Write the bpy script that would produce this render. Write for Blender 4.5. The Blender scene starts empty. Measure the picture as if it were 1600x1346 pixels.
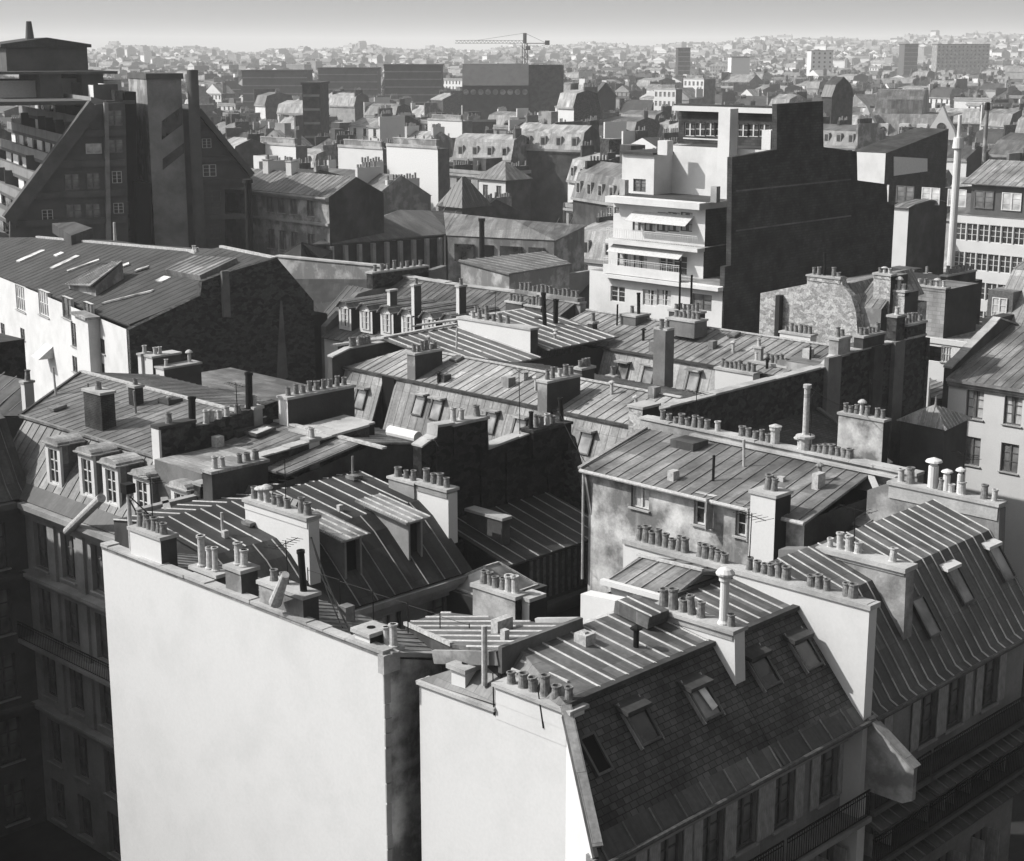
import bpy, math, random
from mathutils import Vector, Matrix
random.seed(7)
R=random.random
S=bpy.context.scene; COL=S.collection
F=2504.; PIT=math.atan(593/F); H=40.; AZ=math.radians(44.2)
cp,sp=math.cos(PIT),math.sin(PIT)
# ---------------------------------------------------------------- frames: plan axes a (up-right) and b (up-left), camera stands over the origin
class Fr:
    def __init__(s,deg=0.):
        s.ang=math.radians(deg); h=AZ-s.ang
        s.fx,s.fy=math.cos(h),math.sin(h); s.rx,s.ry=s.fy,-s.fx
        s.c,s.s=math.cos(s.ang),math.sin(s.ang)
    def ray(s,px,py):
        u=(px-800)/F; v=(673-py)/F; k=cp+v*sp
        return (s.fx*k+s.rx*u, s.fy*k+s.ry*u, -sp+v*cp)
    def pz(s,px,py,z):
        r=s.ray(px,py); t=(z-H)/r[2]; return (r[0]*t,r[1]*t,z)
    def pa(s,px,py,a):
        r=s.ray(px,py); t=a/r[0]; return (a,r[1]*t,H+r[2]*t)
    def pb(s,px,py,b):
        r=s.ray(px,py); t=b/r[1]; return (r[0]*t,b,H+r[2]*t)
    def za(s,a,b,py):
        k=a*s.fx+b*s.fy; v=(673-py)/F          # height at plan point whose image row is py
        # v=(k*sp+w*cp)/(k*cp-w*sp)
        w=k*(v*cp-sp)/(cp+v*sp); return H+w
    def w(s,p): return Vector((p[0]*s.c-p[1]*s.s, p[0]*s.s+p[1]*s.c, p[2]))
G=Fr(0)
# ---------------------------------------------------------------- materials (all grey: the photograph is black and white)
M={}
def KK(b): return b*.65 if b>.35 else b*(.50+.45*b)
def nt(name):
    m=bpy.data.materials.new(name); m.use_nodes=True; t=m.node_tree; b=t.nodes['Principled BSDF']; M[name]=m
    b.inputs['Roughness'].default_value=.8; b.inputs['Specular IOR Level'].default_value=.1
    return m,t,b
def N(t,k,**kw):
    n=t.nodes.new(k)
    for a,v in kw.items():
        if a in n.inputs: n.inputs[a].default_value=v
        else: setattr(n,a,v)
    return n
def ramp(t,fac,stops):
    r=t.nodes.new('ShaderNodeValToRGB'); t.links.new(fac,r.inputs[0])
    e=r.color_ramp.elements
    while len(e)<len(stops): e.new(.5)
    for i,(p,v) in enumerate(stops): e[i].position=p; e[i].color=(v,v,v,1)
    return r.outputs[0]
def coord(t,uv=False,scale=(1,1,1)):
    if uv:
        c=t.nodes.new('ShaderNodeUVMap'); o=c.outputs[0]
    else:
        c=t.nodes.new('ShaderNodeTexCoord'); o=c.outputs['Object']
    mp=N(t,'ShaderNodeMapping'); mp.inputs['Scale'].default_value=scale
    t.links.new(o,mp.inputs[0]); return mp.outputs[0]
def mix(t,a,b,f,mode='MIX'):
    m=t.nodes.new('ShaderNodeMix'); m.data_type='RGBA'; m.blend_type=mode
    for v,i in ((f,0),(a,6),(b,7)):
        if hasattr(v,'links'): t.links.new(v,m.inputs[i])
        elif i==0: m.inputs[0].default_value=v
        else: m.inputs[i].default_value=(v,v,v,1)
    return m.outputs[2]
def noise(t,vec,scale,detail=5,rough=.6):
    n=N(t,'ShaderNodeTexNoise'); n.inputs['Scale'].default_value=scale; n.inputs['Detail'].default_value=detail; n.inputs['Roughness'].default_value=rough
    t.links.new(vec,n.inputs['Vector']); return n.outputs[0]
def bump(t,b,h,s=.3,d=.02):
    n=t.nodes.new('ShaderNodeBump'); n.inputs['Strength'].default_value=s; n.inputs['Distance'].default_value=d
    t.links.new(h,n.inputs['Height']); t.links.new(n.outputs[0],b.inputs['Normal'])
def plaster(name,base,stain=.3,stainv=.5,bs=.25,sharp=0):
    m,t,b=nt(name); base=KK(base)
    v=coord(t); vs=coord(t,scale=(1,1,.22))
    n1=noise(t,v,.45,7,.62); n2=noise(t,vs,1.3,5,.6); n3=noise(t,v,9,3,.6)
    c=mix(t,base,base*stainv,ramp(t,n1,[(.5-.12*stain-.02,0),(.78-.2*stain-.2*sharp,1)]))
    c=mix(t,c,base*(.5+.5*stainv),ramp(t,n2,[(.52,0),(.75,stain)]))
    sp_=.25+bs*.9; c=mix(t,c,ramp(t,n3,[(.3,1-.14*sp_),(.7,1+.1*sp_)]),1.,'MULTIPLY')
    t.links.new(c,b.inputs['Base Color']); bump(t,b,n3,bs,.03); b.inputs['Roughness'].default_value=.9; b.inputs['Specular IOR Level'].default_value=.08
def zinc(name,base,var=.5,rough=.55,metal=0.,panel=True):
    m,t,b=nt(name); base=KK(base)
    v=coord(t,True,(.9,.25,1)); v2=coord(t,True); 
    n1=noise(t,v,1.4,6,.65); n2=noise(t,v2,6,4,.6)
    n3=noise(t,coord(t),.35,5,.6); n4=noise(t,coord(t,True,(3.,.12,1)),2.2,4,.6)
    c=mix(t,base*(1-var*.7),base*(1+var*1.2),ramp(t,n1,[(.33,0),(.68,1)]))
    c=mix(t,c,ramp(t,n2,[(.3,.72),(.75,1.22)]),1.,'MULTIPLY')
    c=mix(t,c,ramp(t,n3,[(.36,1-var*.8),(.64,1+var*.8)]),1.,'MULTIPLY')
    c=mix(t,c,ramp(t,n4,[(.45,1.),(.7,1-var*.6)]),1.,'MULTIPLY')
    if panel:
        br=N(t,'ShaderNodeTexBrick'); t.links.new(v2,br.inputs['Vector']); br.inputs['Scale'].default_value=1; br.inputs['Brick Width'].default_value=.65
        br.inputs['Row Height'].default_value=2.0; br.inputs['Mortar Size'].default_value=.012; br.offset=.37
        br.inputs['Color1'].default_value=(.68,.68,.68,1); br.inputs['Color2'].default_value=(1.25,1.25,1.25,1); br.inputs['Mortar'].default_value=(.55,.55,.55,1)
        c=mix(t,c,br.outputs[0],1.,'MULTIPLY')
    t.links.new(c,b.inputs['Base Color']); b.inputs['Roughness'].default_value=rough; b.inputs['Metallic'].default_value=metal; b.inputs['Specular IOR Level'].default_value=.3
    bump(t,b,n1,.15,.03)
def rubble(name,base,scale=3.2,contrast=.6,patch=.5):
    m,t,b=nt(name); base=KK(base)
    v=coord(t,True,(1,1.6,1)); vo=N(t,'ShaderNodeTexVoronoi'); vo.inputs['Scale'].default_value=scale; t.links.new(v,vo.inputs['Vector'])
    v2=coord(t); n1=noise(t,v2,.5,6,.6); n2=noise(t,v2,7,5,.7)
    cv=N(t,'ShaderNodeRGBToBW'); t.links.new(vo.outputs['Color'],cv.inputs[0])
    c=mix(t,base*(1-contrast*.6),base*(1+contrast*1.2),ramp(t,cv.outputs[0],[(.25,0),(.75,1)]))
    c=mix(t,c,base*(1+patch*2),ramp(t,n1,[(.55,0),(.72,patch)]))
    c=mix(t,c,ramp(t,n2,[(.3,.55),(.7,1.35)]),1.,'MULTIPLY')
    e=ramp(t,vo.outputs['Distance'],[(0,1),(.6,0)]); t.links.new(c,b.inputs['Base Color']); b.inputs['Roughness'].default_value=.95; b.inputs['Specular IOR Level'].default_value=.05
    a=t.nodes.new('ShaderNodeMath'); a.operation='ADD'; t.links.new(n2,a.inputs[0]); t.links.new(cv.outputs[0],a.inputs[1]); bump(t,b,a.outputs[0],.7,.08)
def bricks(name,c1,c2,mort,w=.24,h=.075,mo=.012,wear=.6,rough=.9,bs=.4):
    m,t,b=nt(name); c1,c2,mort=KK(c1),KK(c2),KK(mort)
    v=coord(t,True); br=N(t,'ShaderNodeTexBrick'); t.links.new(v,br.inputs['Vector']); br.inputs['Scale'].default_value=1
    br.inputs['Brick Width'].default_value=w; br.inputs['Row Height'].default_value=h; br.inputs['Mortar Size'].default_value=mo
    for k,q in (('Color1',c1),('Color2',c2),('Mortar',mort)): br.inputs[k].default_value=(q,q,q,1)
    v2=coord(t); n1=noise(t,v2,.7,7,.65)
    c=mix(t,br.outputs[0],ramp(t,n1,[(.35,1-wear),(.65,1+wear)]),1.,'MULTIPLY')
    t.links.new(c,b.inputs['Base Color']); b.inputs['Roughness'].default_value=rough; b.inputs['Specular IOR Level'].default_value=.12
    bump(t,b,br.outputs['Fac'],-bs,.02)
def flat(name,base,rough=.8,var=.25,sc=5.,metal=0):
    m,t,b=nt(name); base=KK(base); v=coord(t); n=noise(t,v,sc,4,.6)
    c=mix(t,base*(1-var),base*(1+var),ramp(t,n,[(.3,0),(.7,1)]))
    t.links.new(c,b.inputs['Base Color']); b.inputs['Roughness'].default_value=rough; b.inputs['Metallic'].default_value=metal
def glass(name,base,rough=.08):
    m,t,b=nt(name); v=coord(t); n=noise(t,v,.9,3,.5)
    c=mix(t,base*.4,base*2,ramp(t,n,[(.35,0),(.65,1)]))
    t.links.new(c,b.inputs['Base Color']); b.inputs['Roughness'].default_value=rough; b.inputs['Specular IOR Level'].default_value=.6
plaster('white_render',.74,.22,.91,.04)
plaster('white_paint',.78,.35,.82,.05)
plaster('aged_render',.50,.9,.42,.4,.4)
plaster('pale_stone',.42,.6,.6,.3)
plaster('grey_render',.24,.8,.55,.4)
plaster('cap_mortar',.55,.7,.6,.5)
plaster('soot_render',.11,.8,.6,.4)  # dark walls; on chimney sides away from the sun it stands in for shade
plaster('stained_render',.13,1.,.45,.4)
plaster('courtyard_stone',.16,.6,.6,.3)
plaster('facade_stone',.36,.7,.6,.3)
plaster('concrete_brown',.15,.5,.7,.2)
plaster('concrete_pale',.30,.5,.7,.2)
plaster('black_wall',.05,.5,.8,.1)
zinc('zinc',.145,.4,.5)
zinc('zinc_dark',.085,.4,.5)
zinc('zinc_black',.05,.4,.6)
zinc('zinc_mid',.21,.4,.55)
zinc('zinc_light',.27,.35,.6)
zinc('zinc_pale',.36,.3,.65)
zinc('seam_bright',.60,.2,.4,0,False)  # seam tones lighter than the sheets paint the sun's glint on the rolls
zinc('seam_mid',.34,.3,.5,0,False)
zinc('felt_dark',.062,.35,.8,0,False)
zinc('rib_sheet',.15,.35,.7,0,False)
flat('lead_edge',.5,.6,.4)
flat('gutter_metal',.12,.5,.4)
flat('pot_clay',.24,.85,.45,9)
flat('pot_pale',.5,.8,.3,9)
flat('iron',.02,.5,.4)
flat('pole_paint',.5,.6,.3)
flat('white_wood',.7,.6,.12)
flat('grey_wood',.15,.8,.35)
flat('dark_wood',.06,.8,.4)
flat('shutter_grey',.40,.8,.3)
flat('curtain',.55,.9,.2)
flat('awning_cloth',.6,.9,.15)
flat('hollow',.012,.9,.2)
flat('panel_white',.8,.5,.08)
flat('asphalt',.05,.9,.3,.6)
flat('leaf',.06,.9,.6,3)
glass('glass',.03); glass('glass_grey',.12,.2); glass('glass_pale',.35,.3)
bricks('slate_tiles',.12,.07,.03,.3,.2,.014,.5,.6)
bricks('brick_dark',.07,.045,.10,.26,.09,.015,.6)
bricks('brick_wall_grey',.085,.055,.05,.5,.22,.03,.5,.8,.3)
bricks('brick_pale',.45,.3,.5,.26,.09,.015,.35)
bricks('tile_ribs',.13,.09,.04,.3,4.,.05,.25,.8,.8)
bricks('stone_blocks',.40,.3,.22,.7,.33,.015,.3)
rubble('rubble_dark',.062,3.,.7,.4)
rubble('rubble_soot',.032,2.6,.7,.5)
rubble('rubble_pale',.42,3.,.35,.3)
# ---------------------------------------------------------------- mesh collector
class MB:
    def __init__(s,fr=G): s.v=[];s.f=[];s.m=[];s.fr=fr
    def face(s,pts,m=0):
        i=len(s.v); s.v+= [tuple(p) for p in pts]; s.f.append(tuple(range(i,i+len(pts)))); s.m.append(m); return s
    def prism(s,bot,top,m=0,mt=None,mb=None):
        n=len(bot)
        for i in range(n):
            j=(i+1)%n; s.face([bot[i],bot[j],top[j],top[i]],m)
        s.face(list(top),m if mt is None else mt); s.face(list(bot)[::-1],m if mb is None else mb); return s
    def box(s,a0,a1,b0,b1,z0,z1,m=0,mt=None):
        bot=[(a0,b0,z0),(a1,b0,z0),(a1,b1,z0),(a0,b1,z0)]; top=[(p[0],p[1],z1) for p in bot]
        return s.prism(bot,top,m,mt)
    def bar(s,p,q,w,h=None,m=0,up=(0,0,1)):
        p=Vector(p);q=Vector(q);h=h or w; d=(q-p).normalized(); u=Vector(up)
        if abs(d.dot(u))>.98: u=Vector((1,0,0))
        x=d.cross(u).normalized(); y=x.cross(d)
        c=[x*w/2+y*h/2,-x*w/2+y*h/2,-x*w/2-y*h/2,x*w/2-y*h/2]
        return s.prism([p+k for k in c],[q+k for k in c],m)
    def cyl(s,p,q,r0,r1=None,n=10,m=0,mt=None):
        p=Vector(p);q=Vector(q);r1=r0 if r1 is None else r1; d=(q-p).normalized(); u=Vector((0,0,1))
        if abs(d.dot(u))>.98: u=Vector((1,0,0))
        x=d.cross(u).normalized(); y=x.cross(d)
        k=[(math.cos(2*math.pi*i/n),math.sin(2*math.pi*i/n)) for i in range(n)]
        return s.prism([p+x*a*r0+y*b*r0 for a,b in k],[q+x*a*r1+y*b*r1 for a,b in k],m,mt)
    def lathe(s,c,prof,n=12,m=0,mi=None):
        c=Vector(c); k=[(math.cos(2*math.pi*i/n),math.sin(2*math.pi*i/n)) for i in range(n)]
        rings=[[c+Vector((a*r,b*r,z)) for a,b in k] for r,z in prof]
        for i in range(len(rings)-1):
            mm=m if mi is None or i<mi else m+1
            for j in range(n):
                l=(j+1)%n; s.face([rings[i][j],rings[i][l],rings[i+1][l],rings[i+1][j]],mm)
        s.face(rings[-1],m if mi is None else m+1); return s
    def build(s,name,mats,root=None,parent=None,world=True):
        loc=Vector((0,0,0))
        vs=[s.fr.w(p) for p in s.v] if world else [Vector(p) for p in s.v]
        pr=parent or root
        if pr is not None: loc=wloc(pr)
        elif vs:
            loc=Vector((sum(v.x for v in vs)/len(vs),sum(v.y for v in vs)/len(vs),min(v.z for v in vs)))
        me=bpy.data.meshes.new(name); me.from_pydata([v-loc for v in vs],[],s.f)
        used=mats if isinstance(mats,(list,tuple)) else [mats]
        for q in used: me.materials.append(M[q])
        me.polygons.foreach_set('material_index',s.m)
        uv=me.uv_layers.new(name='UVMap'); dat=[0.]*(2*len(me.loops)); li=0
        for f in s.f:
            p=[vs[i] for i in f]; n=Vector((0,0,0))
            for i in range(len(p)):
                q=p[(i+1)%len(p)]; n+=p[i].cross(q) if False else Vector(((p[i].y-q.y)*(p[i].z+q.z),(p[i].z-q.z)*(p[i].x+q.x),(p[i].x-q.x)*(p[i].y+q.y)))
            if n.length<1e-9: n=Vector((0,0,1))
            n.normalize()
            if n.z<0: n=-n
            t=Vector((-n.y,n.x,0))
            t=Vector((s.fr.c,s.fr.s,0)) if t.length<.05 else t.normalized()
            bb=n.cross(t)
            for q in p: dat[li]=q.dot(t); dat[li+1]=q.dot(bb); li+=2
        uv.data.foreach_set('uv',dat)
        o=bpy.data.objects.new(name,me); COL.objects.link(o)
        o.location=(0,0,0) if pr is not None else loc
        if pr is not None: o.parent=pr
        else: LOC[o.name]=loc
        if pr is not None: LOC[o.name]=loc.copy()
        return o
LOC={}
def wloc(o): return LOC.get(o.name,Vector((0,0,0)))
def tag(o,label=None,cat=None,group=None,kind=None):
    if label: o['label']=label
    if cat: o['category']=cat
    if group: o['group']=group
    if kind: o['kind']=kind
    return o
def thing(name,label,cat,loc,fr=G,group=None):
    o=bpy.data.objects.new(name,None); COL.objects.link(o); o.location=fr.w(loc); LOC[o.name]=fr.w(loc); o.empty_display_size=.5
    return tag(o,label,cat,group)
def inst(src,name,parent,wp,rz=0.,scale=(1,1,1)):
    o=bpy.data.objects.new(name,src) if isinstance(src,bpy.types.Mesh) else src.copy()
    COL.objects.link(o); o.parent=parent; o.location=Vector(wp)-wloc(parent); o.rotation_euler=(0,0,rz); o.scale=scale
    LOC[o.name]=Vector(wp); return o
def mesh_of(mb,name,mats):
    o=mb.build(name,mats,world=False); LOC.pop(o.name,None); me=o.data
    for v in me.vertices: v.co=v.co+o.location
    bpy.data.objects.remove(o); return me
# ---------------------------------------------------------------- roof plane with seams
def clipline(poly,o,d,perp):
    """poly 2d, line through o along d: returns sorted params where the line is inside"""
    ts=[]
    n=len(poly)
    for i in range(n):
        x0,y0=poly[i]; x1,y1=poly[(i+1)%n]
        ex,ey=x1-x0,y1-y0; den=d[0]*ey-d[1]*ex
        if abs(den)<1e-9: continue
        t=((x0-o[0])*ey-(y0-o[1])*ex)/den; s=((x0-o[0])*d[1]-(y0-o[1])*d[0])/den
        if 0<=s<1: ts.append(t)
    return sorted(ts)
def plane(mb,pts,th=.1,seam=.65,sw=.05,sh=.05,m=0,ms=1,off=.3,curl=False,jit=0,dirv=None):
    p=[Vector(q) for q in pts]; n=Vector((0,0,0))
    for i in range(1,len(p)-1): n+=(p[i]-p[0]).cross(p[i+1]-p[0])
    n.normalize()
    if n.z<0: n=-n; p=p[::-1]
    mb.prism([q-n*th for q in p],p,m)
    if not seam: return
    t=Vector((-n.y,n.x,0)); t=Vector((1,0,0)) if t.length<.02 else t.normalized()
    if dirv is not None:
        dv=Vector(dirv); dv=(dv-n*dv.dot(n)).normalized(); t=dv.cross(n).normalized()
    s=n.cross(t)
    o=p[0]; P2=[((q-o).dot(t),(q-o).dot(s)) for q in p]
    k0=min(q[0] for q in P2); k1=max(q[0] for q in P2); x=k0+seam*off
    while x<k1:
        ts=clipline(P2,(x,0),(0,1),None)
        for i in range(0,len(ts)-1,2):
            if ts[i+1]-ts[i]>.15:
                a=o+t*x+s*ts[i]; b=o+t*x+s*ts[i+1]
                c=[t*sw/2,t*sw*.3+n*sh,-t*sw*.3+n*sh,-t*sw/2]
                mb.prism([a+k-n*.01 for k in c],[b+k-n*.01 for k in c],ms)
        x+=seam*(1+(R()-.5)*jit)
# ---------------------------------------------------------------- walls with openings
def wall(mb,P,t,wd,z0,z1,ops=(),dep=.22,m=0,mr=None,nrm=None):
    """rect wall from P=(a,b) along unit t=(ta,tb) for wd; openings (s0,s1,zz0,zz1); reveals go inwards against nrm"""
    mr=m if mr is None else mr
    ss=sorted({0.,wd,*[min(max(o[0],0),wd) for o in ops],*[min(max(o[1],0),wd) for o in ops]}); zs=sorted({z0,z1,*[min(max(o[2],z0),z1) for o in ops],*[min(max(o[3],z0),z1) for o in ops]})
    def at(s,z,d=0): return (P[0]+t[0]*s-(nrm[0]*d if nrm else 0),P[1]+t[1]*s-(nrm[1]*d if nrm else 0),z)
    for i in range(len(ss)-1):
        for j in range(len(zs)-1):
            cs=(ss[i]+ss[i+1])/2; cz=(zs[j]+zs[j+1])/2
            if any(o[0]<cs<o[1] and o[2]<cz<o[3] for o in ops): continue
            mb.face([at(ss[i],zs[j]),at(ss[i+1],zs[j]),at(ss[i+1],zs[j+1]),at(ss[i],zs[j+1])],m)
    if nrm:
        for o in ops:
            a,b,c,d=o[:4]
            for q in (((a,c),(b,c)),((b,c),(b,d)),((b,d),(a,d)),((a,d),(a,c))):
                (x,y),(u,v)=q; mb.face([at(x,y),at(u,v),at(u,v,dep+.05),at(x,y,dep+.05)],mr)
SIDE={'-a':((-1,0),math.pi*1.5),'+a':((1,0),math.pi/2),'-b':((0,-1),0.),'+b':((0,1),math.pi)}
# prototype windows: unit width (x -.5...5), unit height (z 0..1), facing -y
PW={}
def proto(kind):
    if kind in PW: return PW[kind]
    g={'glass':'glass','grey':'glass_grey','pale':'glass_pale'}[kind.split('_')[0]]
    st=kind.split('_')[1] if '_' in kind else 'two'
    p=MB(); p.face([(-.5,0,0),(.5,0,0),(.5,0,1),(-.5,0,1)])
    if st=='cur': p.face([(-.42,-.01,.05),(-.1,-.01,.05),(-.18,-.01,.95),(-.42,-.01,.95)],1); p.face([(.42,-.01,.05),(.14,-.01,.05),(.2,-.01,.95),(.42,-.01,.95)],1)
    pane=mesh_of(p,'window_pane',[g,'curtain'])
    f=MB(); w=.06
    def b(x0,x1,z0,z1,d=.06): f.box(x0,x1,-d,-.012,z0,z1)
    b(-.5,.5,0,w*.7);b(-.5,.5,1-w*.7,1);b(-.5,-.5+w,w*.7,1-w*.7);b(.5-w,.5,w*.7,1-w*.7)
    if st in('two','cur'):
        b(-.045,.045,.03,.97,.07)
        for z in (.36,.66): b(-.44,-.045,z,z+.025,.045); b(.045,.44,z,z+.025,.045)
    elif st=='cross':
        b(-.055,.055,.03,.97,.07); b(-.44,-.055,.5,.54,.05); b(.055,.44,.5,.54,.05)
    elif st=='four':
        for x in (-.25,0,.25): b(x-.02,x+.02,.03,.97,.07)
        b(-.46,.46,.48,.52,.05)
    fm={'glass':'white_wood','grey':'grey_wood','pale':'white_wood'}[kind.split('_')[0]]
    if st=='dk': fm='dark_wood'
    frame=mesh_of(f,'window_frame',[fm])
    PW[kind]=(pane,frame); return PW[kind]
_s=MB().box(-.58,.58,-.12,.1,-.07,0); SILL=mesh_of(_s,'window_sill',['cap_mortar'])
_s=MB(); _s.box(-.02,.02,-.5,.5,0,1)
for z in (.04,.35,.64,.93): _s.box(.021,.034,-.48,.48,z,z+.03)
for k in range(22): _s.box(.021,.03,-.4,.4,.08+k*.04,.095+k*.04)
SHUT=mesh_of(_s,'shutter',['shutter_grey'])
def window(root,fr,P,side,w,h,kind='glass',sill=True,shut=0,dep=.2):
    """P = bottom centre on the wall face"""
    n,rz=SIDE[side]; rz+=fr.ang; pane,frame=proto(kind)
    q=fr.w((P[0]-n[0]*dep,P[1]-n[1]*dep,P[2]))
    o=inst(pane,'window',root,q,rz,(w,1,h)); 
    c=bpy.data.objects.new('window_frame',frame); COL.objects.link(c); c.parent=o
    if sill:
        c=bpy.data.objects.new('window_sill',SILL); COL.objects.link(c); c.parent=o; c.location=(0,-dep,0); c.scale=(1,1,1/h)
    if shut:
        for sx in (-1,1):
            if shut=='l' and sx>0 or shut=='r' and sx<0: continue
            c=bpy.data.objects.new('shutter',SHUT); COL.objects.link(c); c.parent=o
            c.location=((sx*.5+sx*.01/w),-dep-.03-.24*w,0); c.scale=(1/w,w*.48,1)
            if shut=='f': c.rotation_euler=(0,0,math.pi/2); c.location=(sx*.76,-dep-.05,0); c.scale=(1,.48,1)
    return o
# ---------------------------------------------------------------- extruded house
def ext(root,fr,axis,c0,c1,prof,roofs,mats,z0=0.,ops=None,ov=(0.,0.),inset=(0.,0.),wz=0.):
    """axis 'a' or 'b' = ridge direction; prof [(cross,z)..]; roofs per segment (name,kind,seam); mats dict side->material"""
    ops=ops or {}
    def P(c,x,z): return (c,x,z) if axis=='a' else (x,c,z)
    keys=['-a','+a','-b','+b']; ml=[mats.get(k,mats.get('all','pale_stone')) for k in keys]
    mb=MB(fr)
    lo,hi=('-b','+b') if axis=='a' else ('-a','+a'); e0,e1=('-a','+a') if axis=='a' else ('-b','+b')
    t=(1,0) if axis=='a' else (0,1)
    xi0,xi1=prof[0][0]+inset[0],prof[-1][0]-inset[1]
    for x,zz,sd in ((xi0,prof[0][1],lo),(xi1,prof[-1][1],hi)):
        st=(c0,x) if axis=='a' else (x,c0)
        wall(mb,st,t,c1-c0,z0,zz,[(o[0]-c0,o[1]-c0,o[2],o[3]) for o in ops.get(sd,[])],.22,keys.index(sd),None,SIDE[sd][0])
    for c,sd in ((c0,e0),(c1,e1)):
        oo=ops.get(sd,[]); zm=min(prof[0][1],prof[-1][1]); x0,x1=xi0,xi1
        tt=(0,1) if axis=='a' else (1,0); st=(c,x0) if axis=='a' else (x0,c)
        wall(mb,st,tt,x1-x0,z0,zm,[(o[0]-x0,o[1]-x0,o[2],o[3]) for o in oo],.22,keys.index(sd),None,SIDE[sd][0])
        pts=[P(c,x0,zm)]+[P(c,x,z) for x,z in prof]+[P(c,x1,zm)]
        mb.face(pts,keys.index(sd))
    mb.build('wall',ml,root)
    for i,r in enumerate(roofs):
        if not r: continue
        nm,mat,seam=r[:3]; sm=r[3] if len(r)>3 else 'seam_bright'
        (x0,h0),(x1,h1)=prof[i],prof[i+1]
        e=.0
        q=MB(fr); lift=.06
        if len(r)>4: q_kw=r[4]
        else: q_kw={}
        pts=[P(c0-ov[0],x0,h0+lift),P(c1+ov[1],x0,h0+lift),P(c1+ov[1],x1,h1+lift),P(c0-ov[0],x1,h1+lift)]
        plane(q,pts,.1,seam,m=0,ms=1,**q_kw)
        q.build(nm,[mat,sm],root)
def strip(root,fr,name,p,q,w,h,mat):
    return MB(fr).bar(p,q,w,h).build(name,mat,root)
# ---------------------------------------------------------------- chimneys
def potmesh(kind):
    key='pot'+kind
    if key in PW: return PW[key]
    b=MB()
    if kind=='tall': b.lathe((0,0,0),[(.17,0),(.17,.05),(.12,.08),(.11,.75),(.15,.78),(.15,.84),(.1,.84),(.1,.7)],12,0,6); m=['pot_pale','hollow']
    elif kind=='cowl': b.lathe((0,0,0),[(.15,0),(.12,.05),(.12,.5),(.26,.53),(.27,.57),(.2,.64),(.08,.70),(.01,.71)],12); m=['pot_pale']
    elif kind=='iron': b.lathe((0,0,0),[(.10,0),(.10,1.2),(.12,1.2),(.12,1.3),(.08,1.3),(.08,1.1)],12,0,5); m=['iron','hollow']
    elif kind=='pale': b.lathe((0,0,0),[(.16,0),(.13,.04),(.115,.42),(.15,.45),(.15,.5),(.1,.5),(.095,.4)],12,0,6); m=['pot_pale','hollow']
    else: b.lathe((0,0,0),[(.17,0),(.15,.03),(.12,.40),(.15,.43),(.15,.48),(.11,.48),(.10,.38)],12,0,6); m=['pot_clay','hollow']
    PW[key]=mesh_of(b,'chimney_pot',m); return PW[key]
def stack(root,fr,a0,a1,b0,b1,z0,z1,mat='cap_mortar',pots=0,axis=None,kind='clay',cap='cap_mortar',ct=.12,co=.07,margin=.25,side=None,smats=None,name='chimney_stack',jit=.06):
    mb=MB(fr)
    if smats:   # dict like walls; dark sides away from the sun put shade into colour
        keys=['-a','+a','-b','+b']; ml=[smats.get(k,mat) for k in keys]
        bot=[(a0,b0),(a1,b0),(a1,b1),(a0,b1)]
        for i,sd in enumerate(('-b','+a','+b','-a')):
            p,q=bot[i],bot[(i+1)%4]; mb.face([(*p,z0),(*q,z0),(*q,z1),(*p,z1)],keys.index(sd))
        o=mb.build(name,ml,root)
    else:
        mb.box(a0,a1,b0,b1,z0,z1); o=mb.build(name,[mat],root)
    MB(fr).box(a0-co,a1+co,b0-co,b1+co,z1-.01,z1+ct).build('cap',cap,root,o)
    axis=axis or ('b' if b1-b0>a1-a0 else 'a')
    ks=pots if isinstance(pots,(list,tuple)) else [kind]*pots
    n=len(ks)
    for i,k in enumerate(ks):
        if not k: continue
        f=(i+.5)/n if n>1 else .5
        if axis=='b': a,b=(a0+a1)/2,b0+margin+(b1-b0-2*margin)*(f if n>1 else .5)
        else: a,b=a0+margin+(a1-a0-2*margin)*f,(b0+b1)/2
        s=.92+R()*.2
        inst(potmesh(k),'chimney_pot',o,fr.w((a+(R()-.5)*jit,b+(R()-.5)*jit,z1+ct-.005)),R()*6,(s,s,s*(.85+.3*R())))
    return o
def stackpx(root,fr,bl,tr,tl,zb,th=.5,mat='cap_mortar',pots=0,along='b',sink=.6,**kw):
    """trace a chimney: bl=(px,py) foot of the near corner standing at height zb; tr = top pixel of that same corner; tl = top pixel of the far-left (along b) or far-right (along a) corner"""
    a,b,_=fr.pz(bl[0],bl[1],zb); zt=fr.za(a,b,tr[1])
    if along=='b':
        b1=fr.pa(tl[0],tl[1],a)[1]; return stack(root,fr,a,a+th,b,b1,zb-sink,zt,mat,pots,'b',**kw)
    a1=fr.pb(tl[0],tl[1],b)[0]; return stack(root,fr,a,a1,b,b+th,zb-sink,zt,mat,pots,'a',**kw)
plaster('stained_wall',.75,.8,.26,.4,.3)
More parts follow.
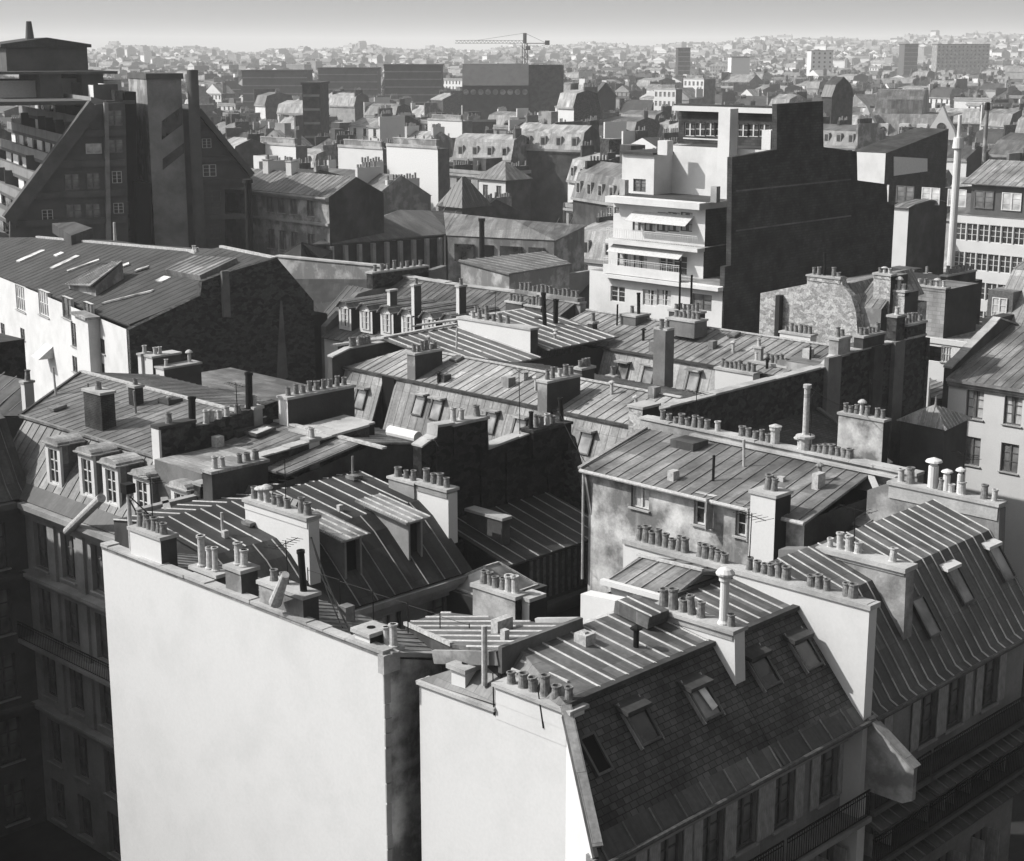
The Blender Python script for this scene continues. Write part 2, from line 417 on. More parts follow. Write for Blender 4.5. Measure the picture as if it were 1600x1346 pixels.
# ================================================================ camera, light, sky
def setup():
    cam=bpy.data.cameras.new('camera'); o=bpy.data.objects.new('camera',cam); COL.objects.link(o)
    cam.sensor_width=36; cam.lens=36*F/1600; cam.clip_end=20000; cam.clip_start=.5
    o.location=(0,0,H); f=Vector((G.fx*cp,G.fy*cp,-sp)); o.rotation_euler=f.to_track_quat('-Z','Y').to_euler()
    S.camera=o
    az=math.radians(270); el=math.radians(41)      # azimuth clockwise from the viewing direction
    yaw=AZ-az                                       # angle in plan of the direction towards the sun
    d=Vector((math.cos(yaw)*math.cos(el),math.sin(yaw)*math.cos(el),math.sin(el)))
    s=bpy.data.lights.new('sun','SUN'); s.energy=5.; s.angle=math.radians(.55); s.color=(1,.985,.96)
    so=bpy.data.objects.new('sun',s); COL.objects.link(so); so.location=(0,0,200); so.rotation_euler=(-d).to_track_quat('-Z','Y').to_euler()
    w=bpy.data.worlds.new('World'); S.world=w; w.use_nodes=True; t=w.node_tree
    bg=t.nodes['Background']; sk=t.nodes.new('ShaderNodeTexSky'); sk.sky_type='NISHITA'; sk.sun_disc=False
    sk.sun_elevation=el; sk.sun_rotation=math.atan2(d.x,d.y); sk.air_density=1.; sk.dust_density=3.5; sk.ozone_density=1
    bw=t.nodes.new('ShaderNodeRGBToBW'); t.links.new(sk.outputs[0],bw.inputs[0]); t.links.new(bw.outputs[0],bg.inputs['Color'])
    bg.inputs['Strength'].default_value=.145
    v=S.view_settings; v.view_transform='Standard'; v.look='None'; v.exposure=EXPO; v.gamma=1
    S.render.engine='CYCLES'; c=S.cycles; c.max_bounces=5; c.diffuse_bounces=3; c.glossy_bounces=2; c.volume_bounces=1; c.transmission_bounces=2; c.use_denoising=True
EXPO=.32
setup()
def body(root,fr,a0,a1,b0,b1,z0,z1,mats,ops=None,flat_roof=None,name='wall'):
    keys=['-a','+a','-b','+b']; ml=[mats.get(k,mats.get('all','pale_stone')) for k in keys]; ops=ops or {}; mb=MB(fr)
    wall(mb,(a0,b0),(1,0),a1-a0,z0,z1,[(o[0]-a0,o[1]-a0,*o[2:]) for o in ops.get('-b',[])],.22,2,None,(0,-1))
    wall(mb,(a0,b1),(1,0),a1-a0,z0,z1,[(o[0]-a0,o[1]-a0,*o[2:]) for o in ops.get('+b',[])],.22,3,None,(0,1))
    wall(mb,(a0,b0),(0,1),b1-b0,z0,z1,[(o[0]-b0,o[1]-b0,*o[2:]) for o in ops.get('-a',[])],.22,0,None,(-1,0))
    wall(mb,(a1,b0),(0,1),b1-b0,z0,z1,[(o[0]-b0,o[1]-b0,*o[2:]) for o in ops.get('+a',[])],.22,1,None,(1,0))
    if flat_roof: ml.append(flat_roof); mb.face([(a0,b0,z1),(a1,b0,z1),(a1,b1,z1),(a0,b1,z1)],4)
    return mb.build(name,ml,root)
def wins(root,fr,side,at,cs,z,w,h,kind='glass',cw=None,**kw):
    """list of openings + windows; at = wall coordinate, cs = centres; returns openings for ops"""
    r=[]
    for c in cs:
        P=(at,c,z) if side[1]=='a' else (c,at,z)
        window(root,fr,P,side,w,h,kind,**kw); r.append((c-w/2,c+w/2,z,z+h))
    return r
def poly(root,fr,name,pts,th,mat,mat2=None,seam=0,**kw):
    mb=MB(fr); plane(mb,pts,th,seam,**kw); return mb.build(name,[mat,mat2 or mat],root)
def bx(root,fr,name,a0,a1,b0,b1,z0,z1,mat,parent=None): return MB(fr).box(a0,a1,b0,b1,z0,z1).build(name,mat,root,parent)
def pipe(root,fr,name,p,q,r,mat,parent=None,r1=None): return MB(fr).cyl(p,q,r,r1,10).build(name,mat,root,parent)
def cornice(root,fr,axis,at,c0,c1,z,d=.35,h=.35,mat='pale_stone',sgn=-1,name='cornice'):
    mb=MB(fr)
    for k,(dd,hh,zz) in enumerate(((d,h*.35,z-h*.35),(d*.65,h*.35,z-h*.7),(d*.35,h*.3,z-h))):
        x0,x1=sorted((at-sgn*.01,at+sgn*dd))
        if axis=='a': mb.box(c0+k*.002,c1-k*.002,x0,x1,zz+.001,zz+hh)
        else: mb.box(x0,x1,c0+k*.002,c1-k*.002,zz+.001,zz+hh)
    return mb.build(name,mat,root)
def railing(root,fr,p,q,h=1.,sp=.13,mat='iron'):
    mb=MB(fr); P=Vector(p);Q=Vector(q); n=max(2,int((Q-P).length/sp)); up=Vector((0,0,1))
    mb.bar(P+up*h,Q+up*h,.05,.04); mb.bar(P+up*.1,Q+up*.1,.03); mb.bar(P+up*h*.85,Q+up*h*.85,.025)
    for i in range(n+1):
        c=P.lerp(Q,i/n); mb.bar(c+up*.1,c+up*h,.02)
    return mb.build('railing',mat,root)
def skylight(root,fr,c,w,l,nrm,down,mat='glass_grey',open_=0):
    """roof light lying on a slope: c centre, nrm slope normal, down unit vector down the slope"""
    c=Vector(c);n=Vector(nrm).normalized();d=Vector(down).normalized();t=n.cross(d)
    mb=MB(fr)
    for s in (-1,1):
        mb.bar(c+t*s*w/2-d*l/2+n*.06,c+t*s*w/2+d*l/2+n*.06,.08,.14,0,n); mb.bar(c-t*(w/2-.04)+d*s*(l/2-.04)+n*.06,c+t*(w/2-.04)+d*s*(l/2-.04)+n*.06,.08,.139,0,n)
    o=mb.build('skylight',['zinc_dark'],root)
    g=MB(fr); h=d*(l/2-.06); x=t*(w/2-.06); k=n*.08
    g.face([c-h-x+k,c-h+x+k,c+h+x+k,c+h-x+k]); g.build('skylight_pane',mat,root,o); return o
def unit(p,q): 
    v=Vector(q)-Vector(p); return v.normalized()
ANT=0
def antenna(fr,P,h,label,n=6,tilt=0,az=.6,group=None):
    t=thing('tv_antenna',label,'antenna',P,fr,group); mb=MB(fr); P=Vector(P); T=P+Vector((tilt,0,h)); mb.cyl(P,T,.022,.018,6)
    mb.build('mast','iron',t); mb=MB(fr); d=Vector((math.cos(az),math.sin(az),0)); e=Vector((-d.y,d.x,0)); c=T-Vector((0,0,.1))
    mb.cyl(c-d*.7,c+d*.7,.014,.014,5)
    for i in range(n):
        k=c+d*(-.65+1.3*i/(n-1)); l=.42-.03*i; mb.cyl(k-e*l,k+e*l,.009,.009,5)
    mb.build('antenna_element','iron',t); return t
# ================================================================ 1  the two big blank white party walls in front
def n1():
    r=thing('townhouse','narrow shed-roofed house behind the biggest blank white party wall, at the lower left','house',(33,43,0))
    a,b0,b1=30.63,35.3,51.35
    prof=[(a,21.78),(34.9,20.45)]
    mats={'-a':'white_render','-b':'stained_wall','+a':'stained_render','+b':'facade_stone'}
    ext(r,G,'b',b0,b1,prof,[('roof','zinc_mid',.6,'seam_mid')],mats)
    # coping of worn mortar along the wall top, in short uneven lengths
    mb=MB(); x=b0
    while x<b1:
        l=min(.5+R()*1.6,b1-x); mb.box(a-.05-R()*.03,a+.3+R()*.15,x,x+l-.02,21.86,21.93+R()*.07); x+=l
    mb.build('coping','cap_mortar',r)
    MB().box(a-.12,a+.55,b0-.12,b0+.16,21.25,21.86).build('corner_quoin','cap_mortar',r)
    MB().bar((a+.2,b0,21.85),(34.9,b0,20.62),.3,.14).build('edge_coping','pale_stone',r)
    mb=MB(); z=4
    while z<20.8:
        h=.35+R()*.9; mb.box(a-.022-R()*.02,a+.16+R()*.1,b0-.02-R()*.02,b0+.3+R()*.5 if 0 else b0+.02,z,z+h*.93); z+=h
    mb.build('corner_edge','pale_stone',r)
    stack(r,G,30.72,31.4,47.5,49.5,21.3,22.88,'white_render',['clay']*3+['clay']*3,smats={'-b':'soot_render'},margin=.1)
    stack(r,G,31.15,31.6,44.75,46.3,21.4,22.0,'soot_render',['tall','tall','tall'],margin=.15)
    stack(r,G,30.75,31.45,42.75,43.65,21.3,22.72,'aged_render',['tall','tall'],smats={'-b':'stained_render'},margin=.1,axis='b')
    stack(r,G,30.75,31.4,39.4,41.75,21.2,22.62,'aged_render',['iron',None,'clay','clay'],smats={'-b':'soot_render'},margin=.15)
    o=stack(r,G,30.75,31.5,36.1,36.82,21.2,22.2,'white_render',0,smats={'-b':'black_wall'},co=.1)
    MB().cyl((31.12,36.46,22.3),(31.12,36.46,22.335),.14,.14,12).build('flue_mouth','hollow',r,o)
    stack(r,G,31.0,31.5,35.45,36.0,21.3,21.75,'soot_render',['tall','tall'],margin=.0,axis='b')
    # leaning duct beside the third stack
    p=G.pa(430,942,30.45); q=G.pa(446,898,30.1)
    MB().cyl(p,q,.22,.13,12).build('leaning_duct','pot_pale',r)
    # roof hatch and vents
    MB().box(33.2,33.6,40.2,40.6,20.9,21.5).build('roof_vent','zinc_light',r)
    t=thing('utility_pole','pale pole with dark box on top, at the left end of the biggest white wall','pole',(31.0,49.9,22))
    zt=G.za(31.0,49.9,770); MB().cyl((31,49.9,21.7),(31,49.9,zt),.09,.08,10).build('post','pole_paint',t)
    MB().box(30.8,31.2,49.7,50.1,zt,zt+.35).build('junction_box','iron',t)
    mb=MB(); mb.bar((31,49.9,zt-.2),(31,49.2,zt-.9),.04); mb.bar((31,49.9,zt-.1),(31.3,48.3,zt-1.),.035); mb.build('stay','iron',t)
n1()
def cable(name,label,p,q,sag,r,fr=G,cat='cable',group=None):
    p=Vector(p);q=Vector(q);mb=MB(fr);n=10;pr=None
    for i in range(n+1):
        f=i/n;c=p.lerp(q,f);c.z-=sag*4*f*(1-f)
        if pr is not None: mb.cyl(pr,c,r,r,6)
        pr=c
    return tag(mb.build(name,'iron'),label,cat,group)
def hood(root,c,dn,w,mat,fr=G,l=.68,proj=.45):
    d=Vector(dn).normalized(); t=Vector(c)-d*l
    mb=MB(fr); mb.prism([(t.x-w,t.y-proj,t.z-.12),(t.x+w,t.y-proj,t.z-.12),(t.x+w,t.y+.2,t.z-.08),(t.x-w,t.y+.2,t.z-.08)],[(t.x-w,t.y-proj,t.z),(t.x+w,t.y-proj,t.z),(t.x+w,t.y+.2,t.z+.12),(t.x-w,t.y+.2,t.z+.12)])
    return mb.build('skylight_hood',mat,root)
def front_windows(root,cs,rows,b,kind='grey_two',w=1.05,shut='f'):
    o=[]
    for i,(z,h) in enumerate(rows): o+=wins(root,G,'-b',b,cs,z,w,h,kind,shut=shut if i==0 else 1,dep=.18)
    return o
def n2():
    r=thing('townhouse','slate mansard townhouse with ribbed zinc roof behind the blank white wall nearest the bottom centre','house',(35,31,0))
    r2=thing('townhouse','slate mansard townhouse with the tall white flue pipe, second along the lower right street front','house',(41,31,0))
    FB=26.35; rows=((16.05,1.95),(12.2,2.1),(8.9,2.1),(5.6,2.1))
    nrm=(0,-2.75,2.35); dn=(0,-2.35,-2.75)
    def slope(px,py):
        n=Vector(nrm); P0=Vector((0,26.1,19.33)); O=Vector((0,0,H)); d=Vector(G.ray(px,py)); return O+d*((P0-O).dot(n)/d.dot(n))
    # ---- nearest house
    A1=38.2
    body(r,G,31.31,A1,28.3,34.45,0,20.95,{'-a':'white_render','-b':'stained_render','+a':'white_render','+b':'stained_render'},flat_roof='zinc')
    mb=MB(); mb.prism([(31.31,28.3,0),(29.85,25.95,0),(30.15,25.95,0),(31.6,28.3,0)],[(31.31,28.3,21.85),(29.85,25.95,18.9),(30.15,25.95,18.9),(31.6,28.3,21.85)]); mb.build('splayed_wall','white_render',r)
    cs=[31.4,33.6,35.8,37.9-.1]
    cs=[31.5,33.7,35.7,37.4]; o=front_windows(r,cs,rows,FB)
    mb=MB(); wall(mb,(30.1,FB),(1,0),A1-30.1,0,18.7,[(a-30.1,b-30.1,c,d) for a,b,c,d in o],.22,0,None,(0,-1)); mb.build('front_wall','facade_stone',r)
    poly(r,G,'mansard',[(29.95,26.0,19.15),(A1,26.0,19.15),(A1,28.42,21.98),(31.35,28.42,21.98)],.12,'slate_tiles')
    poly(r,G,'roof_foot',[(29.7,25.55,18.7),(A1,25.55,18.7),(A1,26.1,19.3),(29.97,26.1,19.3)],.06,'zinc_dark','zinc_mid',1.15)
    for pts,sm in (([(32.7,28.3,22.05),(A1,28.3,22.05),(A1,31.5,22.5),(32.7,31.5,22.5)],.64),([(31.31,28.3,22.05),(32.7,28.3,22.05),(32.7,31.5,22.5),(31.31,31.0,21.25)],0),([(32.7,31.5,22.5),(A1,31.5,22.5),(A1,34.45,21.),(32.7,34.45,21.)],.64),([(31.31,31.0,21.25),(32.7,31.5,22.5),(31.31,34.5,21.05)],0),([(31.31,34.5,21.05),(32.7,31.5,22.5),(32.7,34.5,21.0)],0)):
        poly(r,G,'roof',pts,.08,'zinc','seam_bright',sm,dirv=(0,1,0),off=.35)
    for a in (31.95,32.35): MB().bar((a,29.2,22.0+(a-31.3)*.2),(a+.02,31.1,21.95+(a-31.3)*.35),.06,.06).build('roof_batten','seam_bright',r)
    # party wall with pots over the splayed end
    mb=MB(); mb.prism([(31.295,y,z) for y,z in ((28.3,20.8),(28.3,21.75),(31.1,21.75),(31.1,20.8))],[(31.72,y,z) for y,z in ((28.3,20.8),(28.3,21.75),(31.1,21.75),(31.1,20.8))]); mb.build('party_wall','white_render',r)
    stack(r,G,31.285,31.9,28.15,31.08,21.3,21.85,'white_render',6,margin=.1,cap='cap_mortar',ct=.1,co=.1)
    MB().bar((29.88,25.85,19.12),(31.33,28.35,22.02),.3,.16).build('verge_flashing','zinc_pale',r)
    MB().bar((29.7,25.75,18.9),(31.16,28.25,21.8),.12,.2).build('verge_flashing','zinc_dark',r)
    MB().cyl((29.74,25.86,18.8),(29.74,25.86,0),.1,.1,10).build('downpipe','zinc_light',r)
    stack(r,G,31.45,32.1,32.55,33.15,20.9,21.8,'white_render',0,co=.12,ct=.13)
    MB().cyl((31.77,32.85,21.91),(31.77,32.85,21.945),.13,.13,12).build('flue_mouth','hollow',r)
    poly(r,G,'coping',[(31.2,31.1,21.15),(31.75,31.1,21.15),(31.75,34.5,21.07),(31.2,34.5,21.07)],.12,'cap_mortar')
    mb=MB(); plane(mb,[(37.0,30.0,22.75),(38.0,30.0,22.75),(38.0,31.4,22.95),(37.0,31.4,22.95)],.4,.45); mb.build('roof_hatch',['zinc','seam_bright'],r)
    mb=MB(); mb.prism([(34.5,30.5,22.4),(34.9,30.5,22.4),(34.9,30.8,22.4),(34.5,30.8,22.4)],[(34.6,30.55,22.75),(34.75,30.55,22.75),(34.75,30.7,22.8),(34.6,30.7,22.8)]); mb.build('roof_vent','pot_pale',r)
    # ---- second house
    B1=43.15; c2=[39.4,41.9]; o=front_windows(r2,c2,rows,FB)
    ext(r2,G,'a',A1+.01,B1,[(25.55,18.7),(26.1,19.25),(28.42,21.95),(31.2,22.4),(33.9,22.0)],[('roof_foot','zinc_dark',1.15,'zinc_mid'),('mansard','slate_tiles',0),('roof','zinc',.64,'seam_bright'),None],{'-a':'white_render','-b':'facade_stone','all':'stained_render'},ops={'-b':o},inset=(FB-25.55,0))
    for root,a0,a1 in ((r,30.0,A1),(r2,A1+.01,B1)):
        cornice(root,G,'a',FB,a0,a1,18.68,.6,.7,'facade_stone')
        MB().cyl((a0-.3 if root is r else a0,25.48,18.74),(a1,25.48,18.74),.085,.085,8).build('gutter','gutter_metal',root)
        MB().bar((a0+(1.4 if root is r else 0),28.38,22.04),(a1,28.38,22.04),.26,.14).build('break_flashing','felt_dark',root)
        bx(root,G,'balcony_slab',a0+.02,a1-.02,25.35,FB,15.2,15.37,'facade_stone'); railing(root,G,(a0+.1,25.4,15.37),(a1-.1,25.4,15.37))
        bx(root,G,'balcony_slab',a0+.02,a1-.02,25.7,FB,11.2,11.35,'facade_stone'); railing(root,G,(a0+.1,25.75,11.35),(a1-.1,25.75,11.35))
        for z in (14.7,8.2): bx(root,G,'string_course',a0+.02,a1-.02,FB-.15,FB+.02,z,z+.22,'facade_stone')
    for root,pts in ((r,[(1000,1132),(1097,1095)]),(r2,[(1190,1047),(1256,1019)])):
        for x,y in pts:
            c=slope(x,y); sk=skylight(root,G,c,.85,1.25,nrm,dn,'glass' if x!=1097 else 'glass_grey'); hood(root,c,dn,.55,'felt_dark')
            for s in (-.47,.47): MB().bar(c+Vector((s,.5,.62)),c+Vector((s,-.5,-.48)),.05,.12,0,nrm).build('side_flashing','zinc_light',root,sk)
            if x==1097: MB().bar(c+Vector((.05,.2,.45)),c+Vector((.2,-.35,-.2)),.28,.03,0,nrm).build('open_sash','glass_pale',root,sk)
    c=slope(928,1180); skylight(r,G,c,.6,1.2,nrm,dn,'hollow')
    # middle party wall with its row of pots and tall flue
    zc=22.5
    pr=[(27.45,20.75),(27.55,zc),(31.3,zc+.02),(33.9,22.3),(33.9,20.5)]
    mb=MB(); mb.prism([(38.16,y,z) for y,z in pr],[(38.68,y,z) for y,z in pr]); mb.build('party_wall','white_render',r2)
    stack(r2,G,38.12,38.72,27.6,30.85,zc-.2,zc+.03,'cap_mortar',['clay',None,None,'clay','clay','clay','clay','clay'],margin=.1,ct=.12,co=.09)
    q=G.pa(1131,968,38.4); zt=G.za(38.4,q[1],888)
    MB().lathe((38.4,q[1],zc+.1),[(.2,0),(.2,.1),(.15,.18),(.14,zt-zc-.55),(.19,zt-zc-.5),(.19,zt-zc-.4),(.29,zt-zc-.3),(.3,zt-zc-.24),(.2,zt-zc-.12),(.04,zt-zc-.06)],14).build('flue_pipe','white_render',r2)
    poly(r2,G,'roof',[(39.6,34.0,22.4),(39.6,31.2,22.45),(41.3,31.2,22.95),(41.3,34.0,22.85)],.1,'zinc_mid','seam_mid',.7)
    poly(r2,G,'roof',[(41.3,31.2,22.95),(43.1,31.2,22.45),(43.1,34.0,22.4),(41.3,34.0,22.85)],.1,'zinc_mid','seam_mid',.7)
    MB().bar((39.6,31.2,22.5),(43.1,31.18,22.5),.18,.16).build('ridge_flashing','felt_dark',r2)
    body(r2,G,39.7,43.1,31.3,33.9,19.5,22.3,{'-a':'white_render','all':'pale_stone'},name='rear_wall'); body(r2,G,38.7,39.69,31.2,33.8,19.5,21.6,{'-a':'white_render','all':'white_render'},flat_roof='zinc',name='rear_wall')
    MB().bar((41.3,31.2,23.02),(41.3,34.05,22.92),.14,.08).build('ridge_capping','lead_edge',r2)
    MB().bar((39.52,31.15,22.42),(39.52,34.15,22.36),.2,.18).build('eave_cornice','white_render',r2)
n2()
def n4():
    r=thing('townhouse','zinc mansard townhouse between the long white pot-lined wall and the stained party wall, right','house',(46,31,0))
    r2=thing('townhouse','widest townhouse at the right edge, dark zinc mansard with bright curling seams and box skylights','house',(52,31,0))
    prof=[(25.5,18.72),(25.8,18.86),(26.15,19.35),(28.05,22.0),(30.5,22.75),(33.8,19.5)]
    sm=.62; FB=26.3
    def segs(): return [('roof_foot','zinc_dark',sm,'seam_bright'),('roof_foot','zinc_dark',sm,'seam_bright'),('mansard','zinc_dark',sm,'seam_mid'),('roof','zinc',sm,'seam_bright'),('roof','zinc',0)]
    rows=((16.1,1.95),(12.2,2.1),(8.9,2.1),(5.6,2.1))
    for root,a0,a1,cs in ((r,43.2,46.9,[44.5]),(r2,46.91,55.3,[46.9+1.2,50.,52.6])):
        o=front_windows(root,cs,rows,FB,w=1.15)
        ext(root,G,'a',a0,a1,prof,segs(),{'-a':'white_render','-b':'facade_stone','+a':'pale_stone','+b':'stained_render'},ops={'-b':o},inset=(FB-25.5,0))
        cornice(root,G,'a',FB,a0,a1,18.68,.6,.6,'courtyard_stone')
        MB().cyl((a0,25.42,18.76),(a1,25.42,18.76),.08,.08,8).build('gutter','gutter_metal',root)
        for z in (15.35,13.3):
            bx(root,G,'balcony_slab',a0+.02,a1-.02,25.3,FB,z,z+.16,'courtyard_stone')
            poly(root,G,'balcony_roof',[(a0+.02,25.1,z-.5),(a1-.02,25.1,z-.5),(a1-.02,FB,z-.03),(a0+.02,FB,z-.03)],.06,'zinc_dark','zinc_mid',.6)
            railing(root,G,(a0+.1,25.35,z+.16),(a1-.1,25.35,z+.16))
    # long white party wall, level top
    zt=22.62; aw=42.72
    pr=[(25.62,0),(25.62,zt),(35.9,zt),(35.9,0)]
    mb=MB(); mb.prism([(aw,y,z) for y,z in pr],[(aw+.46,y,z) for y,z in pr]); mb.build('party_wall','white_render',r)
    bx(r,G,'coping',aw-.08,aw+.54,25.54,35.9,zt+.005,zt+.17,'cap_mortar')
    bs=[]
    for (x0,x1,n) in ((400,640,8),(680,820,5),(905,1110,6),(1190,1300,3),(1360,1415,2)):
        for i in range(n):
            x=860+(x0+(x1-x0)*(i+.5)/n)/2.963; bs.append(G.pa(x,835+(x-980)*.28,aw+.25)[1])
    st=bx(r,G,'chimney_stack',aw-.03,aw+.49,25.7,35.8,zt+.169,zt+.19,'cap_mortar')
    for b in bs:
        s=.95+R()*.15; inst(potmesh('clay'),'chimney_pot',st,G.w((aw+.23,b,zt+.18)),R()*6,(s,s,s))
    # stained party wall with pots
    z2=22.6
    pr=[(26.35,19.2),(26.7,19.8),(26.75,z2),(30.3,z2+.05),(32.,22.3),(32.,18)]
    mb=MB(); mb.prism([(46.85,y,z) for y,z in pr],[(47.4,y,z) for y,z in pr]); mb.build('party_wall','aged_render',r2)
    stack(r2,G,46.8,47.45,26.8,30.25,z2-.1,z2+.04,'cap_mortar',[None,'pale',None,None,None,'pale','pale','pale','pale'],margin=.1,ct=.16,co=.09)
    nrm=Vector((0,-2.65,1.9)); dn=(0,-1.9,-2.65)
    def onm(px,py):
        d=Vector(G.ray(px,py)); P0=Vector((0,26.15,19.42)); O=Vector((0,0,H)); return O+d*((P0-O).dot(nrm)/d.dot(nrm))
    for x,y in ((1498,915),(1562,880),(1445,965)):
        c=onm(x,y); skylight(r2,G,c,.8,1.5,nrm,dn,'glass_grey'); 
        if x!=1445: hood(r2,c,dn,.5,'white_paint',G,.85,.3)
    # gable flank at the far end, pots along it
    z3=23.0
    pr=[(27.5,17.9),(27.7,z3-.05),(32.6,z3+.05),(33.5,z3-.4),(33.5,18)]
    mb=MB(); mb.prism([(55.2,y,z) for y,z in pr],[(55.7,y,z) for y,z in pr]); mb.build('party_wall','aged_render',r2)
    o=stack(r2,G,55.15,55.75,27.75,32.5,z3-.5,z3+.06,'cap_mortar',['pale','clay',None,'pale','pale','clay','clay',None,'clay','pale'],margin=.1,ct=.12)
    for (x,y0,y1,rr) in ((1457,762,715,.2),(1478,770,733,.14),(1499,772,730,.12)):
        p=G.pa(x,y0,55.5); h=G.za(55.5,p[1],y1)-z3-.15; MB().lathe((55.5,p[1],z3+.15),[(rr,0),(rr,h*.72),(rr*.7,h*.75),(rr*.7,h*.85),(rr*1.7,h*.86),(rr*1.5,h*.92),(.03,h)],12).build('capped_flue','white_render',r2,o)
    # small screen wall standing out between the two fronts
    pr=[(FB,19.0),(25.5,18.75),(23.85,17.6),(23.85,16.5),(24.2,16.3),(FB,16.3)]
    mb=MB(); mb.prism([(43.0,y,z) for y,z in pr],[(43.2,y,z) for y,z in pr]); mb.build('screen_wall','aged_render',r)
    MB().bar((43.1,25.6,18.85),(43.1,23.8,17.66),.42,.08).build('screen_coping','zinc_light',r)
n4()
TAKEN=[]
def take(x,y,r): TAKEN.append((x,y,r))
def onp(px,py,P0,P1,P2,fr=G):
    P0,P1,P2=map(Vector,(P0,P1,P2)); n=(P1-P0).cross(P2-P0); d=Vector(fr.ray(px,py)); O=Vector((0,0,H)); return O+d*((P0-O).dot(n)/d.dot(n))
def c1(x,y): return (x/2.963,640+y/2.963)
def c2(x,y): return (400+x/2.963,640+y/2.963)
def c3(x,y): return (860+x/2.963,640+y/2.963)
def c4(x,y): return (x/2.963,350+y/2.963)
def c5(x,y): return (480+x/2.963,380+y/2.963)
def c6(x,y): return (1060+x/2.963,380+y/2.963)
def wallp(root,fr,axis,at,c0,c1_,top,z0,th,mat,name='party_wall',coping=None,smats=None):
    """wall slab along an axis with a stepped/sloping top: top=[(c,z)...]; th towards +"""
    def P(c,z,d): return (c,at+d,z) if axis=='a' else (at+d,c,z)
    pts=[(c0,z0)]+[(c,z) for c,z in top]+[(c1_,z0)]
    mb=MB(fr); mb.prism([P(c,z,0) for c,z in pts],[P(c,z,th) for c,z in pts],0,0,1 if smats else 0)
    o=mb.build(name,[mat]+([smats] if smats else []),root)
    if coping:
        mb=MB(fr)
        for (c,z),(d,w) in zip(top[:-1],top[1:]):
            if abs(c-d)<.05: continue
            x=c
            while x<d-.02:
                l=min(.6+R()*1.5,d-x); f0=(x-c)/(d-c); f1=(x+l-c)/(d-c); g0=-.05-R()*.06; g1=th+.05+R()*.06; h=.06+R()*.07
                za,zb=z+(w-z)*f0+.003,z+(w-z)*f1+.003
                b=[P(x,za,g0),P(x+l-.02,zb,g0),P(x+l-.02,zb,g1),P(x,za,g1)]
                mb.prism(b,[(p[0],p[1],p[2]+h) for p in b]); x+=l
        mb.build('coping',coping,root,o)
    return o
def c_house():
    r=thing('townhouse','dark mansard house with two glazed-roof dormers, left of centre behind the biggest white wall','house',(41,51,0))
    a0,a1=35.0,46.45
    prof=[(47.55,17.95),(49.9,20.),(50.8,20.5),(55.,21.05),(57.6,20.6)]
    o=wins(r,G,'-b',47.9,[37.4,39.6,42.0,44.6],15.3,1.1,1.9,'grey_two',sill=True)+wins(r,G,'-b',47.9,[37.4,39.6,42.0,44.6],11.8,1.1,2.,'grey_two')
    ext(r,G,'a',a0,a1,prof,[('mansard','zinc_black',.95,'seam_mid'),('mansard','zinc_black',.95,'seam_mid'),('roof','zinc_black',.8,'seam_bright'),('roof','zinc_black',.8,'seam_bright')],{'-b':'facade_stone','all':'stained_render'},ops={'-b':o},inset=(.35,0))
    cornice(r,G,'a',47.9,a0,a1,17.9,.5,.75,'pale_stone')
    bx(r,G,'string_course',a0,a1,47.72,47.92,14.6,14.8,'pale_stone')
    # flue walls
    mb=MB(); pr=[(48.7,18.9),(48.7,21.65),(52.9,21.75),(52.9,20.4),(50.8,20.3)]
    mb.prism([(38.4,y,z) for y,z in pr],[(38.95,y,z) for y,z in pr],0); mb.build('party_wall','white_render',r)
    stack(r,G,38.36,39.0,48.75,52.9,21.4,21.72,'white_render',['clay','clay',None,'clay','clay','clay','cowl','cowl','clay'],ct=.14,margin=.1)
    mb=MB(); pr=[(48.9,18.9),(48.9,21.2),(52.6,21.35),(52.6,20.4),(50.8,20.3)]
    mb.prism([(46.3,y,z) for y,z in pr],[(46.85,y,z) for y,z in pr],0); mb.build('party_wall','white_render',r)
    stack(r,G,46.25,46.9,48.95,50.9,21.0,21.3,'facade_stone',4,ct=.12,margin=.1)
    stack(r,G,46.2,46.8,51.0,52.7,20.6,21.25,'facade_stone',['clay','clay','clay'],ct=.1,margin=.1)
    # dormers
    for (l,rt,yb,yt) in ((538,565,903,846),(638,660,872,818)):
        bf=48.55; p=G.pb(l,yb,bf); q=G.pb(l,yt,bf); w=G.pb(rt,yt,bf)[0]-q[0]; a=q[0]; zt=q[2]; zb=18.75
        mb=MB(); bk=bf+(zt-18.4)*1.05+.3
        pr=[(bf,zb-.3),(bf,zt),(bk+.4,zt+.25),(bk,zt-.3)]
        for x in (a,a+w-.1): mb.prism([(x,y,z) for y,z in pr],[(x+.1,y,z) for y,z in pr])
        mb.box(a+.1,a+w-.1,bf+.02,bf+.1,zb-.3,zb+.1)
        d=mb.build('dormer','facade_stone',r)
        MB().face([(a+.1,bf+.25,zb),(a+w-.1,bf+.25,zb),(a+w-.1,bf+.25,zt),(a+.1,bf+.25,zt)]).build('window','hollow',r,d)
        mb=MB(); plane(mb,[(a-.35,bf-.25,zt+.13),(a+w+.3,bf-.25,zt+.13),(a+w+.3,bk+.5,zt+.5),(a-.35,bk+.5,zt+.5)],.09,.42,.07,.05); mb.build('dormer_roof',['glass_grey','lead_edge'],r,d)
    bx(r,G,'roof_vent',42.4,42.62,51.6,51.8,20.5,20.95,'pot_pale')
    bx(r,G,'roof_vent',36.6,36.82,51.9,52.1,20.6,21.0,'pot_pale')
c_house()
